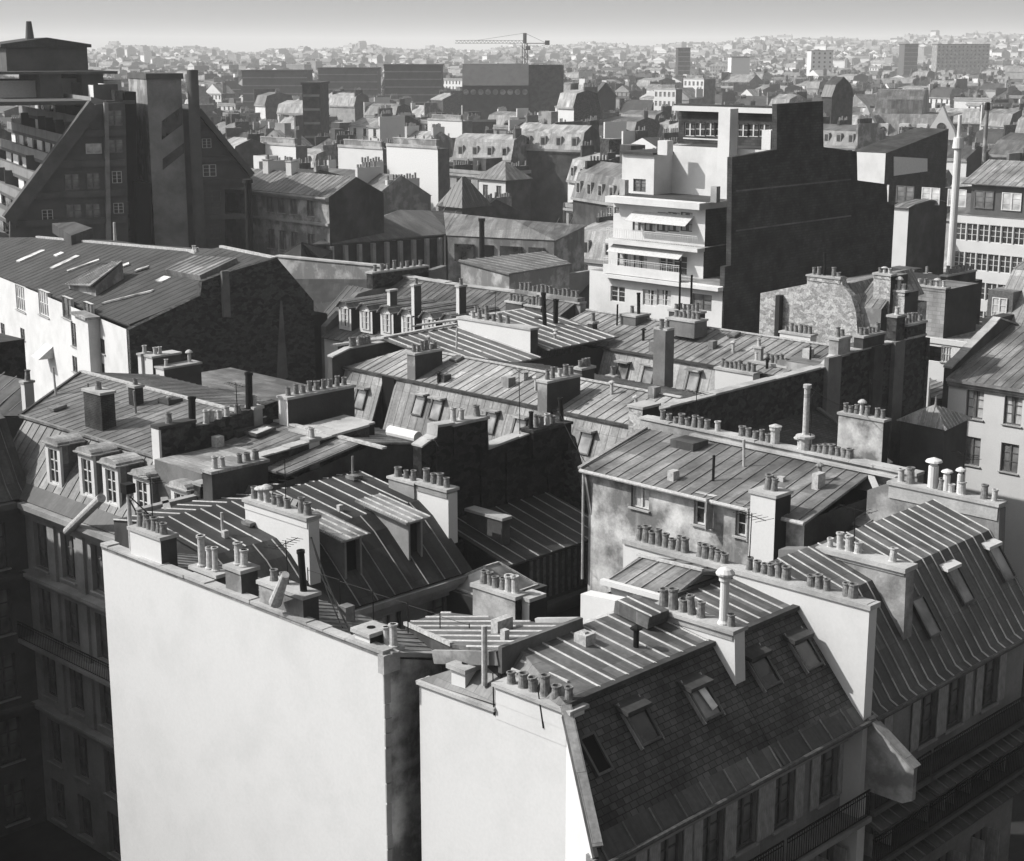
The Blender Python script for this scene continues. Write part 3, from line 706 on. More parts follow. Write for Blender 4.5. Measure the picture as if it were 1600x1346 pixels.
def n3():
    r=thing('annex','low annex with tilted ribbed roof and deep parapet board, behind the two white walls','house',(34,35,0))
    P1=(31.9,31.5,22.65);P2=(35.3,31.5,22.65);P5=(35.4,39.5,20.6)
    q=lambda x,y:tuple(onp(*c2(x,y),P1,P2,P5))
    pts=[P1,P2,q(1300,985),q(870,938),q(690,990),q(905,1088)]
    mb=MB(); plane(mb,pts,.12,.62,off=.2); mb.build('roof',['zinc','seam_bright'],r)
    mb=MB(); mb.prism([(x,y,19.) for x,y,z in pts],[(x,y,z-.13) for x,y,z in pts]); mb.build('wall','stained_render',r)
    MB().box(31.8,35.4,31.34,31.5,22.0,22.82).build('parapet_board','grey_render',r)
    MB().bar((35.4,31.5,22.7),(pts[2][0],pts[2][1],pts[2][2]+.05),.16,.18).build('verge_board','cap_mortar',r)
    MB().bar((31.82,31.5,22.45),(31.82,pts[5][1],pts[5][2]-.2),.14,.42).build('verge_board','aged_render',r); MB().bar(pts[5],pts[4],.12,.12).build('edge_flashing','lead_edge',r)
    bx(r,G,'roof_vent',33.9,34.6,33.6,33.9,22.0,22.5,'pot_pale'); bx(r,G,'roof_vent',33.0,33.2,32.4,32.6,22.4,22.75,'pot_pale')
    p=G.pa(757,1046,31.6); t=G.za(31.6,p[1],978); pipe(r,G,'vent_pipe',(31.6,p[1],p[2]-.5),(31.6,p[1],t),.09,'pot_pale')
    # stack with six pots and its lower neighbour
    r2=r
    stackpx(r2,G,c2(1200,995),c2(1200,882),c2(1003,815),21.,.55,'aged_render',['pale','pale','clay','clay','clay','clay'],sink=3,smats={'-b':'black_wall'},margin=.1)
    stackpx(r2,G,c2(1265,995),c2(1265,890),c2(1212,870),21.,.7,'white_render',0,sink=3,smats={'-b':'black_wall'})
n3()
def boards():
    r=thing('workshop','low shed with dark seamed roof over vertical boards, deep in the centre courtyard','shed',(52,49,0))
    e0=(47.9,46.8,18.05);e1=(55.2,46.8,18.05)
    zb=19.1; pts=[e0,e1,(55.2,51.2,zb),(47.9,51.2,zb)]
    mb=MB(); plane(mb,pts,.1,.85); mb.build('roof',['zinc_black','seam_mid'],r)
    body(r,G,49.4,55.0,47.0,51.1,0,17.9,{'all':'soot_render'})
    mb=MB(); x=49.4
    while x<55: mb.box(x,x+.17,46.9,46.985,15.9,17.85); x+=.42
    mb.build('wall_boarding','grey_wood',r)
    cornice(r,G,'a',47.,49.4,55.0,15.7,.45,.7,'courtyard_stone'); cornice(r,G,'a',47.,49.4,55.,12.,.3,.4,'courtyard_stone')
    stackpx(r,G,c2(1140,612),c2(1145,515),c2(975,475),18.6,.5,'stained_render',0,sink=2)
    t=thing('roof_lantern','glazed roof lantern with pale hip ribs on the little dark roof in the courtyard','skylight',(48,47,17)); 
    c=G.pz(*c2(1085,720),18.3); mb=MB(); w=1.4; l=1.5
    k=[(c[0]-w,c[1]-l,17.4),(c[0]+w,c[1]-l,17.4),(c[0]+w,c[1]+l,17.4),(c[0]-w,c[1]+l,17.4)]; a=(c[0]-.4,c[1],18.3); b=(c[0]+.5,c[1],18.3)
    for q in ([k[0],k[1],b,a],[k[1],k[2],b],[k[2],k[3],a,b],[k[3],k[0],a]): mb.face(q)
    mb.build('lantern_glass','glass_grey',t); mb=MB()
    for p,q in ((k[0],a),(k[3],a),(k[1],b),(k[2],b),(a,b),(k[0],k[1]),(k[1],k[2]),(k[3],k[0])): mb.bar(p,q,.09)
    mb.build('lantern_ribs','lead_edge',t)
    body(t,G,c[0]-w-.3,c[0]+w+.3,c[1]-l-.3,c[1]+l+.3,0,17.38,{'all':'black_wall'},flat_roof='felt_dark',name='base')
boards()
def darkwall():
    r=thing('party_wall_house','tall soot-black rubble party wall with ragged pale top, centre, stepping down to a potted stack','house',(51,54,0))
    zz=lambda x,y,b=51.3:G.pb(x,y,b)
    p=[zz(640,704),zz(681,684),zz(683,668),zz(760,656),zz(763,703),zz(818,682),zz(845,674)]
    top=[(v[0],v[2]) for v in p]; 
    c0=46.95; top=[(c0,top[0][1])]+top[1:]; c1_=56.4
    top.append((c1_,top[-1][1]+.0)); wallp(r,G,'a',51.3,c0,c1_,top,0,.55,'rubble_soot',coping='cap_mortar')
    # flues bulging on the face, stack at the right end
    mb=MB(); 
    for a,w,z in ((47.6,.5,22.3),(50.6,.35,22.8),(52.3,.6,21.6),(55.2,1.1,21.7)): mb.box(a,a+w,51.18,51.31,14,z)
    mb.build('flue','rubble_soot',r)
    zt=p[-1][2]
    stack(r,G,53.9,56.6,51.0,51.8,21.,zt+.1,'rubble_soot',['iron','clay','clay','pale','clay',None,'iron'],'a',cap='rubble_dark',margin=.1)
    pr=p[3]
    stack(r,G,48.9,51.1,51.25,51.95,22,pr[2]+.05,'rubble_soot',['pale','pale',None,'clay'],'a',margin=.1)
    body(r,G,47.,56.3,51.9,57.5,0,20.2,{'all':'soot_render'},flat_roof='zinc_mid')
    wallp(r,G,'b',56.4,49.5,51.9,[(49.5,17.5),(51.0,21.6),(51.9,21.9)],0,.5,'rubble_dark',name='buttress')
    # block between this wall and the left roofs
    r=thing('party_wall_house','low rubble wall with pale ragged top and rolled cover, left of the tall soot-black wall','house',(44,57,0))
    wallp(r,G,'a',57.7,39.5,49.4,[(39.5,21.2),(42.4,21.35),(42.5,21.9),(49.4,22.3)],0,.5,'rubble_dark',coping='cap_mortar')
    body(r,G,40,50.,58.25,62.,0,21.6,{'all':'grey_render'},flat_roof='zinc_pale')
    MB().cyl(G.pz(*c2(620,100),22.3),G.pz(*c2(750,130),22.3),.28,.28,12).build('rolled_cover','panel_white',r)
darkwall()
def h1():
    r=thing('townhouse','rendered house with patchy grey wall, three windows and long zinc roof, right of centre','house',(52,40,0))
    A=51.35; e=22.05
    o=wins(r,G,'-a',A,[G.pa(1000,780,A)[1]],G.pa(1000,795,A)[2],1.0,1.2,'pale_cur')+wins(r,G,'-a',A,[G.pa(1099,800,A)[1]],G.pa(1099,822,A)[2],1.0,1.35,'glass_cross',shut='r')+wins(r,G,'-a',A,[G.pa(1163,820,A)[1]],G.pa(1163,840,A)[2],.9,1.4,'glass_two',shut='r')
    body(r,G,A,56.8,33.9,45.2,0,e,{'-a':'stained_wall','all':'stained_render'},{'-a':o})
    pts=[(51.1,45.45,22.08),(51.1,33.7,22.08),(56.9,34.5,22.75),(56.9,46.5,22.75)]
    mb=MB(); plane(mb,pts,.1,.66,.06,.05,dirv=(5.8,.9,.6)); mb.build('roof',['zinc_mid','zinc_light'],r)
    # lap lines across the sheets
    MB().prism([(51.1,45.4,22.0),(56.9,46.45,22.65),(56.9,45.2,20),(51.35,45.2,20)],[(51.1,45.2,22.0),(56.9,46.2,22.65),(56.9,45.,20),(51.35,45.,20)]).build('gable_wall','aged_render',r)
    MB().cyl((51.02,45.45,22.02),(51.02,33.7,22.02),.09,.09,8).build('gutter','pot_pale',r)
    MB().cyl((51.15,45.35,22),(51.15,45.35,17),.06,.06,8).build('downpipe','pole_paint',r)
    MB().bar((51.05,45.5,22.13),(56.9,46.55,22.8),.18,.1).build('verge_flashing','zinc_pale',r)
    bx(r,G,'roof_hatch',55.4,56.5,42.6,43.9,22.5,22.95,'zinc_dark')
    bx(r,G,'roof_vent',54.3,54.5,37.0,37.3,22.4,22.65,'cap_mortar')
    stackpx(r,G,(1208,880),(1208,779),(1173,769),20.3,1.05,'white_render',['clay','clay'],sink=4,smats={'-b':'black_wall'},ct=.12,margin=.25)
    # back wall with its long line of pots
    wb=57.2; z=23.0
    wallp(r,G,'b',wb,32.4,47.2,[(32.4,z),(47.2,z+.08)],0,.5,'aged_render',coping='cap_mortar')
    def pots(xs,y,kind,zz=z+.1):
        for x in xs:
            p=G.pa(x,y,wb+.25); s=.9+R()*.2; inst(potmesh(kind),'chimney_pot',ST,G.w((wb+.25,p[1],zz)),R()*6,(s,s,s*(.9+.2*R())))
    ST=bx(r,G,'chimney_stack',wb-.05,wb+.55,33.,46.9,z+.09,z+.12,'cap_mortar')
    def xs(a,b,n): return [860+(a+(b-a)*(i+.5)/n)/2.963 for i in range(n)]
    pots(xs(505,740,8),665,'clay'); pots(xs(760,790,1),670,'pale'); pots(xs(870,1025,5),690,'clay'); pots(xs(1205,1400,7),712,'clay'); pots(xs(1150,1165,1),700,'cowl')
    q=G.pa(1211,688,wb+.25); MB().lathe((wb+.25,q[1],z),[(.2,0),(.2,.7),(.26,.72),(.26,.82),(.3,.9),(.05,1.0)],12).build('flue_pipe','pot_pale',r)
    q=G.pa(1258,690,wb+.25); zt=G.za(wb+.25,q[1],601); MB().lathe((wb+.25,q[1],z-.4),[(.3,0),(.3,1.0),(.42,1.05),(.42,1.15),(.14,1.2),(.13,zt-z+.2),(.18,zt-z+.25),(.18,zt-z+.4),(.1,zt-z+.4)],12).build('flue_pipe','pot_pale',r)
    # gutters and lead at the right end of the ridge
    MB().bar((57.05,44,22.86),(56.95,33.2,22.86),.3,.1).build('ridge_flashing','cap_mortar',r)
    MB().bar((56.9,34.4,22.7),(55.6,33.2,22.4),.25,.1).build('valley_flashing','cap_mortar',r)
    # little lean-to roof to the right
    r=thing('annex','small lean-to with pale patched zinc roof between the rendered house and the bright seamed mansard','shed',(57,34,0))
    q=lambda x,y,z:G.pz(1200+x/3.74,640+y/3.74,z)
    pts=[q(340,605,21.2),q(530,528,21.7),q(830,598,21.7),q(560,695,21.2)]
    mb=MB(); plane(mb,pts,.08,.7); mb.build('roof',['zinc_mid','seam_mid'],r)
    mb=MB(); mb.prism([(x,y,12) for x,y,z in pts],[(x,y,z-.08) for x,y,z in pts]); mb.build('wall','soot_render',r)
    # low wall below the facade carries the pots of the white wall: small flat roof in between
    bx(r,G,'yard_roof',43.3,51.3,34.0,37.6,19.4,19.6,'zinc_dark')
h1()
def l2():
    r=thing('apartment_house','apartment house with five white-framed dormers and broad zinc roof above the shaded courtyard, far left','house',(42,65,0))
    a_f=39.0
    cs=[71.2,68.6,65.8,63.0,60.2,57.4]
    o=[]
    for z,h in ((14.4,2.4),(10.9,2.4),(7.4,2.4),(3.7,2.4),(.4,2.3)): o+=wins(r,G,'-a',a_f,cs,z,1.25,h,'grey_two',dep=.3)
    prof=[(38.7,17.9),(39.3,18.5),(41.3,21.1),(47.4,22.05),(52.5,21.2)]
    ext(r,G,'b',55.4,76.,prof,[None,None,None,None],{'-a':'pale_stone','all':'stained_render'},ops={'-a':o},inset=(.3,0))
    mb=MB(); plane(mb,[(38.6,53.,17.96),(38.6,76,17.96),(39.3,76,18.56),(39.3,53,18.56)],.1,0); mb.build('roof_foot','zinc_dark',r)
    mb=MB(); plane(mb,[(39.3,53.,18.56),(39.3,76,18.56),(41.3,76,21.16),(41.3,53,21.16)],.1,.7); mb.build('mansard',['zinc_mid','zinc_light'],r)
    mb=MB(); plane(mb,[(41.2,58.8,21.15),(41.2,76.5,21.15),(47.4,80.5,22.1),(47.4,56.0,22.1),(43.0,56.,21.4),(43.,58.8,21.4)],.1,.62,.06,.05); mb.build('roof',['zinc_mid','zinc_light'],r)
    mb=MB(); plane(mb,[(47.4,80.5,22.1),(47.4,56,22.1),(52.5,56,21.2),(52.5,80.5,21.2)],.1,.62); mb.build('roof',['zinc_mid','seam_mid'],r)
    MB().bar((47.4,80.5,22.16),(47.4,54.3,22.16),.28,.1).build('ridge_capping','lead_edge',r)
    MB().bar((41.2,76.5,21.22),(47.4,80.5,22.16),.14,.08).build('hip_capping','zinc_dark',r)
    MB().bar((41.2,58.8,21.2),(41.2,76.4,21.2),.2,.12).build('break_flashing','zinc_light',r)
    cornice(r,G,'b',a_f,53.,76,17.9,.75,.8,'pale_stone'); cornice(r,G,'b',a_f,53.,76,14.1,.6,.55,'pale_stone'); cornice(r,G,'b',a_f,53.,76,6.9,.5,.5,'pale_stone')
    mb=MB()
    for c in [75.6]+[(cs[i]+cs[i+1])/2 for i in range(len(cs)-1)]:
        MB().box(a_f-.16,a_f+.01,c-.32,c+.32,7,17.1).build('pilaster','pale_stone',r)
    for z in (10.3,):
        bx(r,G,'balcony_slab',a_f-.9,a_f,55.5,75.9,z,z+.2,'pale_stone'); railing(r,G,(a_f-.85,55.6,z+.2),(a_f-.85,75.8,z+.2),.95,.16)
    # dormers
    tops=[(60,684,690),(112,699,706),(150,716,722),(199,734,741),(257,753,760)]
    for i,(x,y,_) in enumerate(tops):
        af=39.55; p=G.pa(x+(22 if i<4 else 24),y+12,af); b=p[1]; zt=p[2]; w=1.25
        mb=MB(); zb=18.7
        b0=b-w/2; b1=b+w/2
        pr=[(af,zb-.1),(af,zt),(af+2.3,zt+.05),(af+1.7,zb+1.5)]
        for c in (b0,b1-.12): mb.prism([(x_,c,z_) for x_,z_ in pr],[(x_,c+.12,z_) for x_,z_ in pr],1)
        mb.box(af-.03,af+.12,b0-.06,b0+.2,zb-.1,zt); mb.box(af-.03,af+.12,b1-.2,b1+.06,zb-.1,zt); mb.box(af-.03,af+.12,b0+.2,b1-.2,zt-.2,zt); mb.box(af-.03,af+.12,b0+.2,b1-.2,zb-.1,zb+.25)
        d=mb.build('dormer',['white_paint','zinc_mid'],r)
        mb=MB(); n=10; ring0=[];ring1=[]
        mb.box(af-.22,af+1.35,b0-.2,b1+.2,zt+.055,zt+.12)
        k=8
        for j in range(k):
            t0=math.pi*j/k; t1=math.pi*(j+1)/k; f=lambda t:(b-math.cos(t)*(w/2+.12),zt+.11+math.sin(t)*.3)
            (y0,z0_),(y1,z1_)=f(t0),f(t1); mb.face([(af-.12,y0,z0_),(af-.12,y1,z1_),(af+1.35,y1,z1_),(af+1.35,y0,z0_)]); mb.face([(af-.12,y0,z0_),(af-.12,y1,z1_),(af-.12,b,zt+.1)])
        mb.build('dormer_roof','zinc_pale',r,d)
        pane,frame=proto('glass_two'); q=G.w((af+.1,b,zb+.25)); wi=inst(pane,'window',d,q,math.pi*1.5,(w-.4,1,zt-.2-zb-.25)); c=bpy.data.objects.new('window_frame',frame); COL.objects.link(c); c.parent=wi
    # stacks on the roof
    stackpx(r,G,(160,668),(160,618),(130,612),21.5,.8,'brick_dark',['clay'],margin=.3,cap='cap_mortar')
    stackpx(r,G,(212,632),(212,607),(200,604),21.9,.5,'brick_dark',['clay'],margin=.2,cap='cap_mortar')
    mb=MB()
    # party wall slab rising out of the roof
    p=G.pa(250,673,40.7); q=G.pa(237,670,40.7); b=p[1]; z=p[2]
    mb=MB(); pr=[(40.7,18.),(40.7,z),(42.6,z+.05),(42.6,z-.25),(47.6,z+.35),(47.6,21.),(42,20.5)]
    mb.prism([(x,b,zz) for x,zz in pr],[(x,b+.55,zz) for x,zz in pr],0); mb.build('party_wall','rubble_dark',r)
    MB().box(40.6,40.72,b-.03,b+.58,17.9,z+.02).build('flue_face','white_render',r)
    o=bx(r,G,'chimney_stack',40.6,42.7,b-.08,b+.63,z+.06,z+.2,'soot_render'); inst(potmesh('clay'),'chimney_pot',o,G.w((41.4,b+.3,z+.19)),0,(1,1,1))
    for x,k in ((300,'iron'),(322,'pale'),(330,'pale'),(343,'pale'),(355,'pale'),(372,'clay'),(390,'iron')):
        a=G.pb(x,655,b+.3)[0]; zz=z-.25+(a-42.6)/5*.6; inst(potmesh(k),'chimney_pot',o,G.w((min(a,47.4),b+.3,zz-.03)),0,(1.1,1.1,1.1) if k!='iron' else (1.9,1.9,1.4))
    skylight(r,G,(45.8,61.6,22.),.9,1.2,(-.15,0,1),(-1,0,-.15),'glass_pale'); bx(r,G,'roof_hatch',44.9,46.,62.2,63.,21.6,22.1,'zinc_dark'); bx(r,G,'roof_hatch',46.2,47.1,70.,71.,21.8,22.2,'zinc_dark')
    # wall with pots at the right end of this roof
    stackpx(r,G,c1(985,415),c1(985,300),c1(1240,250),20.9,.7,'stained_render',['pale','pale',None,'clay','clay','clay'],'a',cap='zinc_pale',margin=.2,sink=2)
    MB().bar(G.pz(*c1(615,480),20.6),G.pz(*c1(985,390),20.6),.35,.3).build('parapet','pale_stone',r)
    MB().bar(G.pz(*c1(760,420),20.6),G.pz(*c1(780,485),20.6),.3,.3).build('parapet','pale_stone',r)
    # long stacks standing on the ridge line
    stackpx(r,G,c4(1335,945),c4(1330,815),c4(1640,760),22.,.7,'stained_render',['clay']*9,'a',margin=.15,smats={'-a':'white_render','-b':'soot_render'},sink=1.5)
    stackpx(r,G,c4(1180,945),c4(1175,860),c4(1215,850),22.,.6,'pale_stone',['pale'],'a',sink=1.5)
    # slanting duct over the court cornice
    p=G.pa(*c1(310,565),38.2); q=G.pa(*c1(470,410),38.0); MB().cyl(p,q,.2,.22,12).build('leaning_duct','pot_pale',r)
    # shaded wing closing the court on the left
    w=thing('apartment_house','dark shaded wing of the courtyard block cut by the left edge of the photo','house',(34,80,0))
    cs2=[37.3,35.,32.6]; o=[]
    for z,h in ((14.4,2.4),(10.9,2.4),(7.4,2.4),(3.9,2.4),(.5,2.3)): o+=wins(w,G,'-b',72.6,cs2,z,1.2,h,'grey_two',dep=.3)
    ext(w,G,'a',31.,39.4,[(72.3,17.9),(72.9,18.6),(74.6,21.6),(80,23),(88,21)],[('roof_foot','zinc_dark',.7,'zinc_mid'),('mansard','zinc_dark',.7,'zinc_mid'),('roof','zinc_mid',.7,'seam_mid'),('roof','zinc_mid',.7,'seam_mid')],{'all':'courtyard_stone'},ops={'-b':o},inset=(.3,0))
    cornice(w,G,'a',72.6,31.1,38.6,17.9,.7,.8,'courtyard_stone'); cornice(w,G,'a',72.6,31.1,38.6,14.1,.5,.5,'courtyard_stone'); cornice(w,G,'a',72.6,31.1,38.6,6.9,.5,.5,'courtyard_stone')
    body(w,G,12,31,72.6,90,0,26,{'all':'courtyard_stone'},flat_roof='zinc_mid',name='tall_wing')  # unseen tall block added to shade the courtyard front
l2()
# ================================================================ ground, air
def ground():
    N_=60; import itertools
    mb=MB(); 
    def hgt(x,y):
        d=math.hypot(x,y); az=math.degrees(AZ-math.atan2(y,x)); k=max(0,min(1,(d-1400)/3200)); k=k*k*(3-2*k)
        return k*(24+34/(1+math.exp(-(az-6)/3.5))+6*math.sin(az*.9)+4*math.sin(az*2.3+1))
    rs=[0,30,60,100,200,400,800,1400,1800,2200,2600,3000,3400,3800,4200,4600,5200,9000]; na=96
    for i in range(len(rs)-1):
        for j in range(na):
            t0=2*math.pi*j/na;t1=2*math.pi*(j+1)/na
            P=lambda r,t:(r*math.cos(t),r*math.sin(t),hgt(r*math.cos(t),r*math.sin(t)))
            q=[P(rs[i],t0),P(rs[i+1],t0),P(rs[i+1],t1),P(rs[i],t1)]
            if i==0: q=q[1:] if 0 else [q[0],q[1],q[2]]
            mb.face(q)
    o=mb.build('ground','asphalt'); o['kind']='structure'; return hgt
HG=ground()
def haze():
    t=bpy.data.materials.new('haze_air'); t.use_nodes=True; n=t.node_tree; n.nodes.remove(n.nodes['Principled BSDF']); M['haze_air']=t
    v=n.nodes.new('ShaderNodeVolumePrincipled'); v.inputs['Color'].default_value=(.9,.9,.9,1); v.inputs['Density'].default_value=HAZE; v.inputs['Anisotropy'].default_value=0
    n.links.new(v.outputs[0],n.nodes['Material Output'].inputs['Volume'])
    a=AZ; mb=MB(); Rr=9300
    bot=[(-Rr,-Rr,-1.),(Rr,-Rr,-1.),(Rr,Rr,-1.),(-Rr,Rr,-1.)]; mb.prism(bot,[(x,y,135.) for x,y,z in bot]); o=mb.build('haze','haze_air'); o['kind']='stuff'
HAZE=.00019
haze()

def neighbours():  # unseen buildings added to cut the sky fill on court and street fronts
    r=thing('apartment_house','plain house row across the street, out of view below the right edge','house',(50,9,0)); ext(r,G,'a',27,78,[(3,19),(4,20.5),(8,22),(12.3,20.5),(13,18.5)],[('roof','zinc_dark',.65,'zinc_mid')]*4,{'all':'courtyard_stone'})
    r=thing('apartment_house','plain house closing the courtyard, out of view beyond the lower left corner','house',(14,58,0)); ext(r,G,'b',46,71,[(7,17),(8,19),(14,20.5),(20,19),(21,17)],[('roof','zinc_dark',.65,'zinc_mid')]*4,{'all':'courtyard_stone'})
    r=thing('tower_block','tower block under the viewpoint, out of view behind the photographer','building',(-16,-16,0)); body(r,G,-30,-2.5,-30,-2.5,0,38.2,{'all':'concrete_brown'},flat_roof='felt_dark')
neighbours()
def m1():
    r=thing('apartment_block','long grey mansard block with pale seamed roof and two potted stacks, centre of photo','building',(62,62,0))
    prof=[(60.9,17.),(62.5,21.),(66.,22.)]
    def seg(b0,b1):
        mb=MB(); plane(mb,[(60.9,b0,17.),(60.9,b1,17.),(62.5,b1,21.),(62.5,b0,21.)],.1,.62,.03,.025); mb.build('mansard',['zinc_light','zinc_mid'],r)
    seg(49.6,70.4); seg(71.5,75.1)
    bx(r,G,'light_shaft',62.3,62.4,70.4,71.5,10,21,'hollow')  # black sheet standing in for the deep shade of the recess
    body(r,G,61.3,72,51.6,75.1,0,16.95,{'all':'stained_render'})
    body(r,G,62.5,71.9,51.6,75.,16.9,20.9,{'all':'stained_render'},name='attic_wall')
    mb=MB(); plane(mb,[(62.4,51.6,20.97),(62.4,75.3,20.97),(66.,73.2,22.),(66.,51.6,22.)],.1,.62,.045,.04); mb.build('roof',['zinc_pale','zinc_mid'],r)
    mb=MB(); plane(mb,[(66.,51.6,22.),(66.,73.2,22.),(72.,75.3,20.9),(72,51.6,20.9)],.1,.62); mb.build('roof',['zinc_mid','seam_mid'],r)
    mb=MB(); plane(mb,[(62.4,75.3,20.97),(66.,73.2,22.),(72,75.3,20.9)],.1,.62); mb.build('roof',['zinc_light','zinc_mid'],r)
    MB().bar((62.38,49.6,21.02),(62.38,75.2,21.02),.16,.12).build('break_flashing','zinc_dark',r)
    MB().bar((66.,51.6,22.1),(66.,73.2,22.1),.2,.08).build('ridge_capping','lead_edge',r)
    dn=Vector((-1.6,0,-4)).normalized(); nr=Vector((-4,0,1.6)).normalized()
    for x,y in (c5(520,750),c5(600,770),c5(250,720),c5(850,830),c5(985,860),c5(1290,925)):
        d=Vector(G.ray(x,y)); P0=Vector((60.9,0,17)); O=Vector((0,0,H)); c=O+d*((P0-O).dot(nr)/d.dot(nr))
        o=skylight(r,G,c,.85,1.3,nr,dn,'glass_grey'); 
        t=c-dn*.72; MB().box(t.x-.5,t.x+.05,t.y-.55,t.y+.55,t.z-.05,t.z+.05).build('skylight_hood','zinc_pale',r)
    stackpx(r,G,c5(1110,750),c5(1110,650),c5(1265,592),21.4,.7,'grey_render',['clay','clay','pale','clay','clay'],'a',smats={'-a':'aged_render','-b':'soot_render'},margin=.1,cap='cap_mortar')
    stackpx(r,G,c5(1270,640),c5(1270,590),c5(1330,575),21.9,.6,'soot_render',['clay','clay','clay'],'a',margin=.1)
    stackpx(r,G,c5(500,600),c5(505,520),c5(625,487),21.5,.7,'grey_render',['clay']*6,'a',smats={'-a':'aged_render','-b':'soot_render'},margin=.1)
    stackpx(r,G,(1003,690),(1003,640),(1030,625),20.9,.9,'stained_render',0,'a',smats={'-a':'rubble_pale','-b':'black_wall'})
    wallp(r,G,'a',75.3,61.6,74.,[(61.6,21.7),(63,22.05),(74.,22.2)],10,.4,'stained_render',coping='cap_mortar')
    for x in (548,556,572,580,590,598):
        p=G.pz(x,540,22.2); inst(potmesh('clay'),'chimney_pot',r,G.w((p[0],75.5,22.2)),0,(1.1,1.1,1.1))
    # parapets and black-faced box between this block and the roofs in front
    r=thing('annex','black-faced box wall with ragged white top and capped stub, left of the rubble wall','shed',(49,60,0))
    p0=G.pz(498,712,21.2);a1=G.pb(585,660,p0[1])[0]
    z1=G.za(p0[0],p0[1],686); z2=G.za(a1,p0[1],662)
    wallp(r,G,'a',p0[1],p0[0],a1,[(p0[0],z1),(a1,z2)],10,2.2,'black_wall',coping='cap_mortar')
    stackpx(r,G,c2(250,225),c2(250,150),c2(215,150),21.4,.6,'white_render',['pale','pale'],'b',margin=.1)
    bx(r,G,'rear_wall',p0[0]+.1,a1-.1,p0[1]+2.21,p0[1]+4,10,21.2,'soot_render')
m1()
def m4():
    r=thing('townhouse','house with dark roof, bright wide seams and pale flue wall, behind the grey mansard block','house',(72,71,0))
    for a0,a1,ze,zr in ((65.8,72.2,21.3,22.35),(72.9,79.6,21.7,22.8)):
        mb=MB(); plane(mb,[(a0,67.6,ze),(a1,67.6,ze),(a1,75.3,zr),(a0,75.3,zr)],.1,.85,.09,.06,off=.4); mb.build('roof',['zinc','seam_bright'],r)
        mb=MB(); plane(mb,[(a0,80.5,ze),(a1,80.5,ze),(a1,75.3,zr),(a0,75.3,zr)],.1,.85,.09,.06); mb.build('roof',['zinc','seam_mid'],r)
    body(r,G,66.2,79.5,67.8,80.3,0,21.15,{'-b':'black_wall','all':'stained_render'})  # black on the near side stands in for shadow between the blocks
    stack(r,G,72.2,72.9,68.6,75.2,19,22.9,'white_render',[None,None,None,'clay','clay','clay','clay','clay','pale',None],'b',smats={'-b':'stained_render'},margin=.2)
    MB().bar((65.8,75.4,22.4),(72.2,75.4,22.5),.3,.12).build('ridge_capping','lead_edge',r)
    for x,y in ((760,500),(845,486),(815,480)):
        stackpx(r,G,(x,y+10),(x,y-4),(x-25,y-8),22.3,.5,'stained_render',4,'b',margin=.1)
    for x,y in (c5(1100,380),c5(1150,370)):
        p=G.pz(x,y,22.3); inst(potmesh('iron'),'chimney_pot',r,G.w(p),0,(1.6,1.6,1.6))
m4()
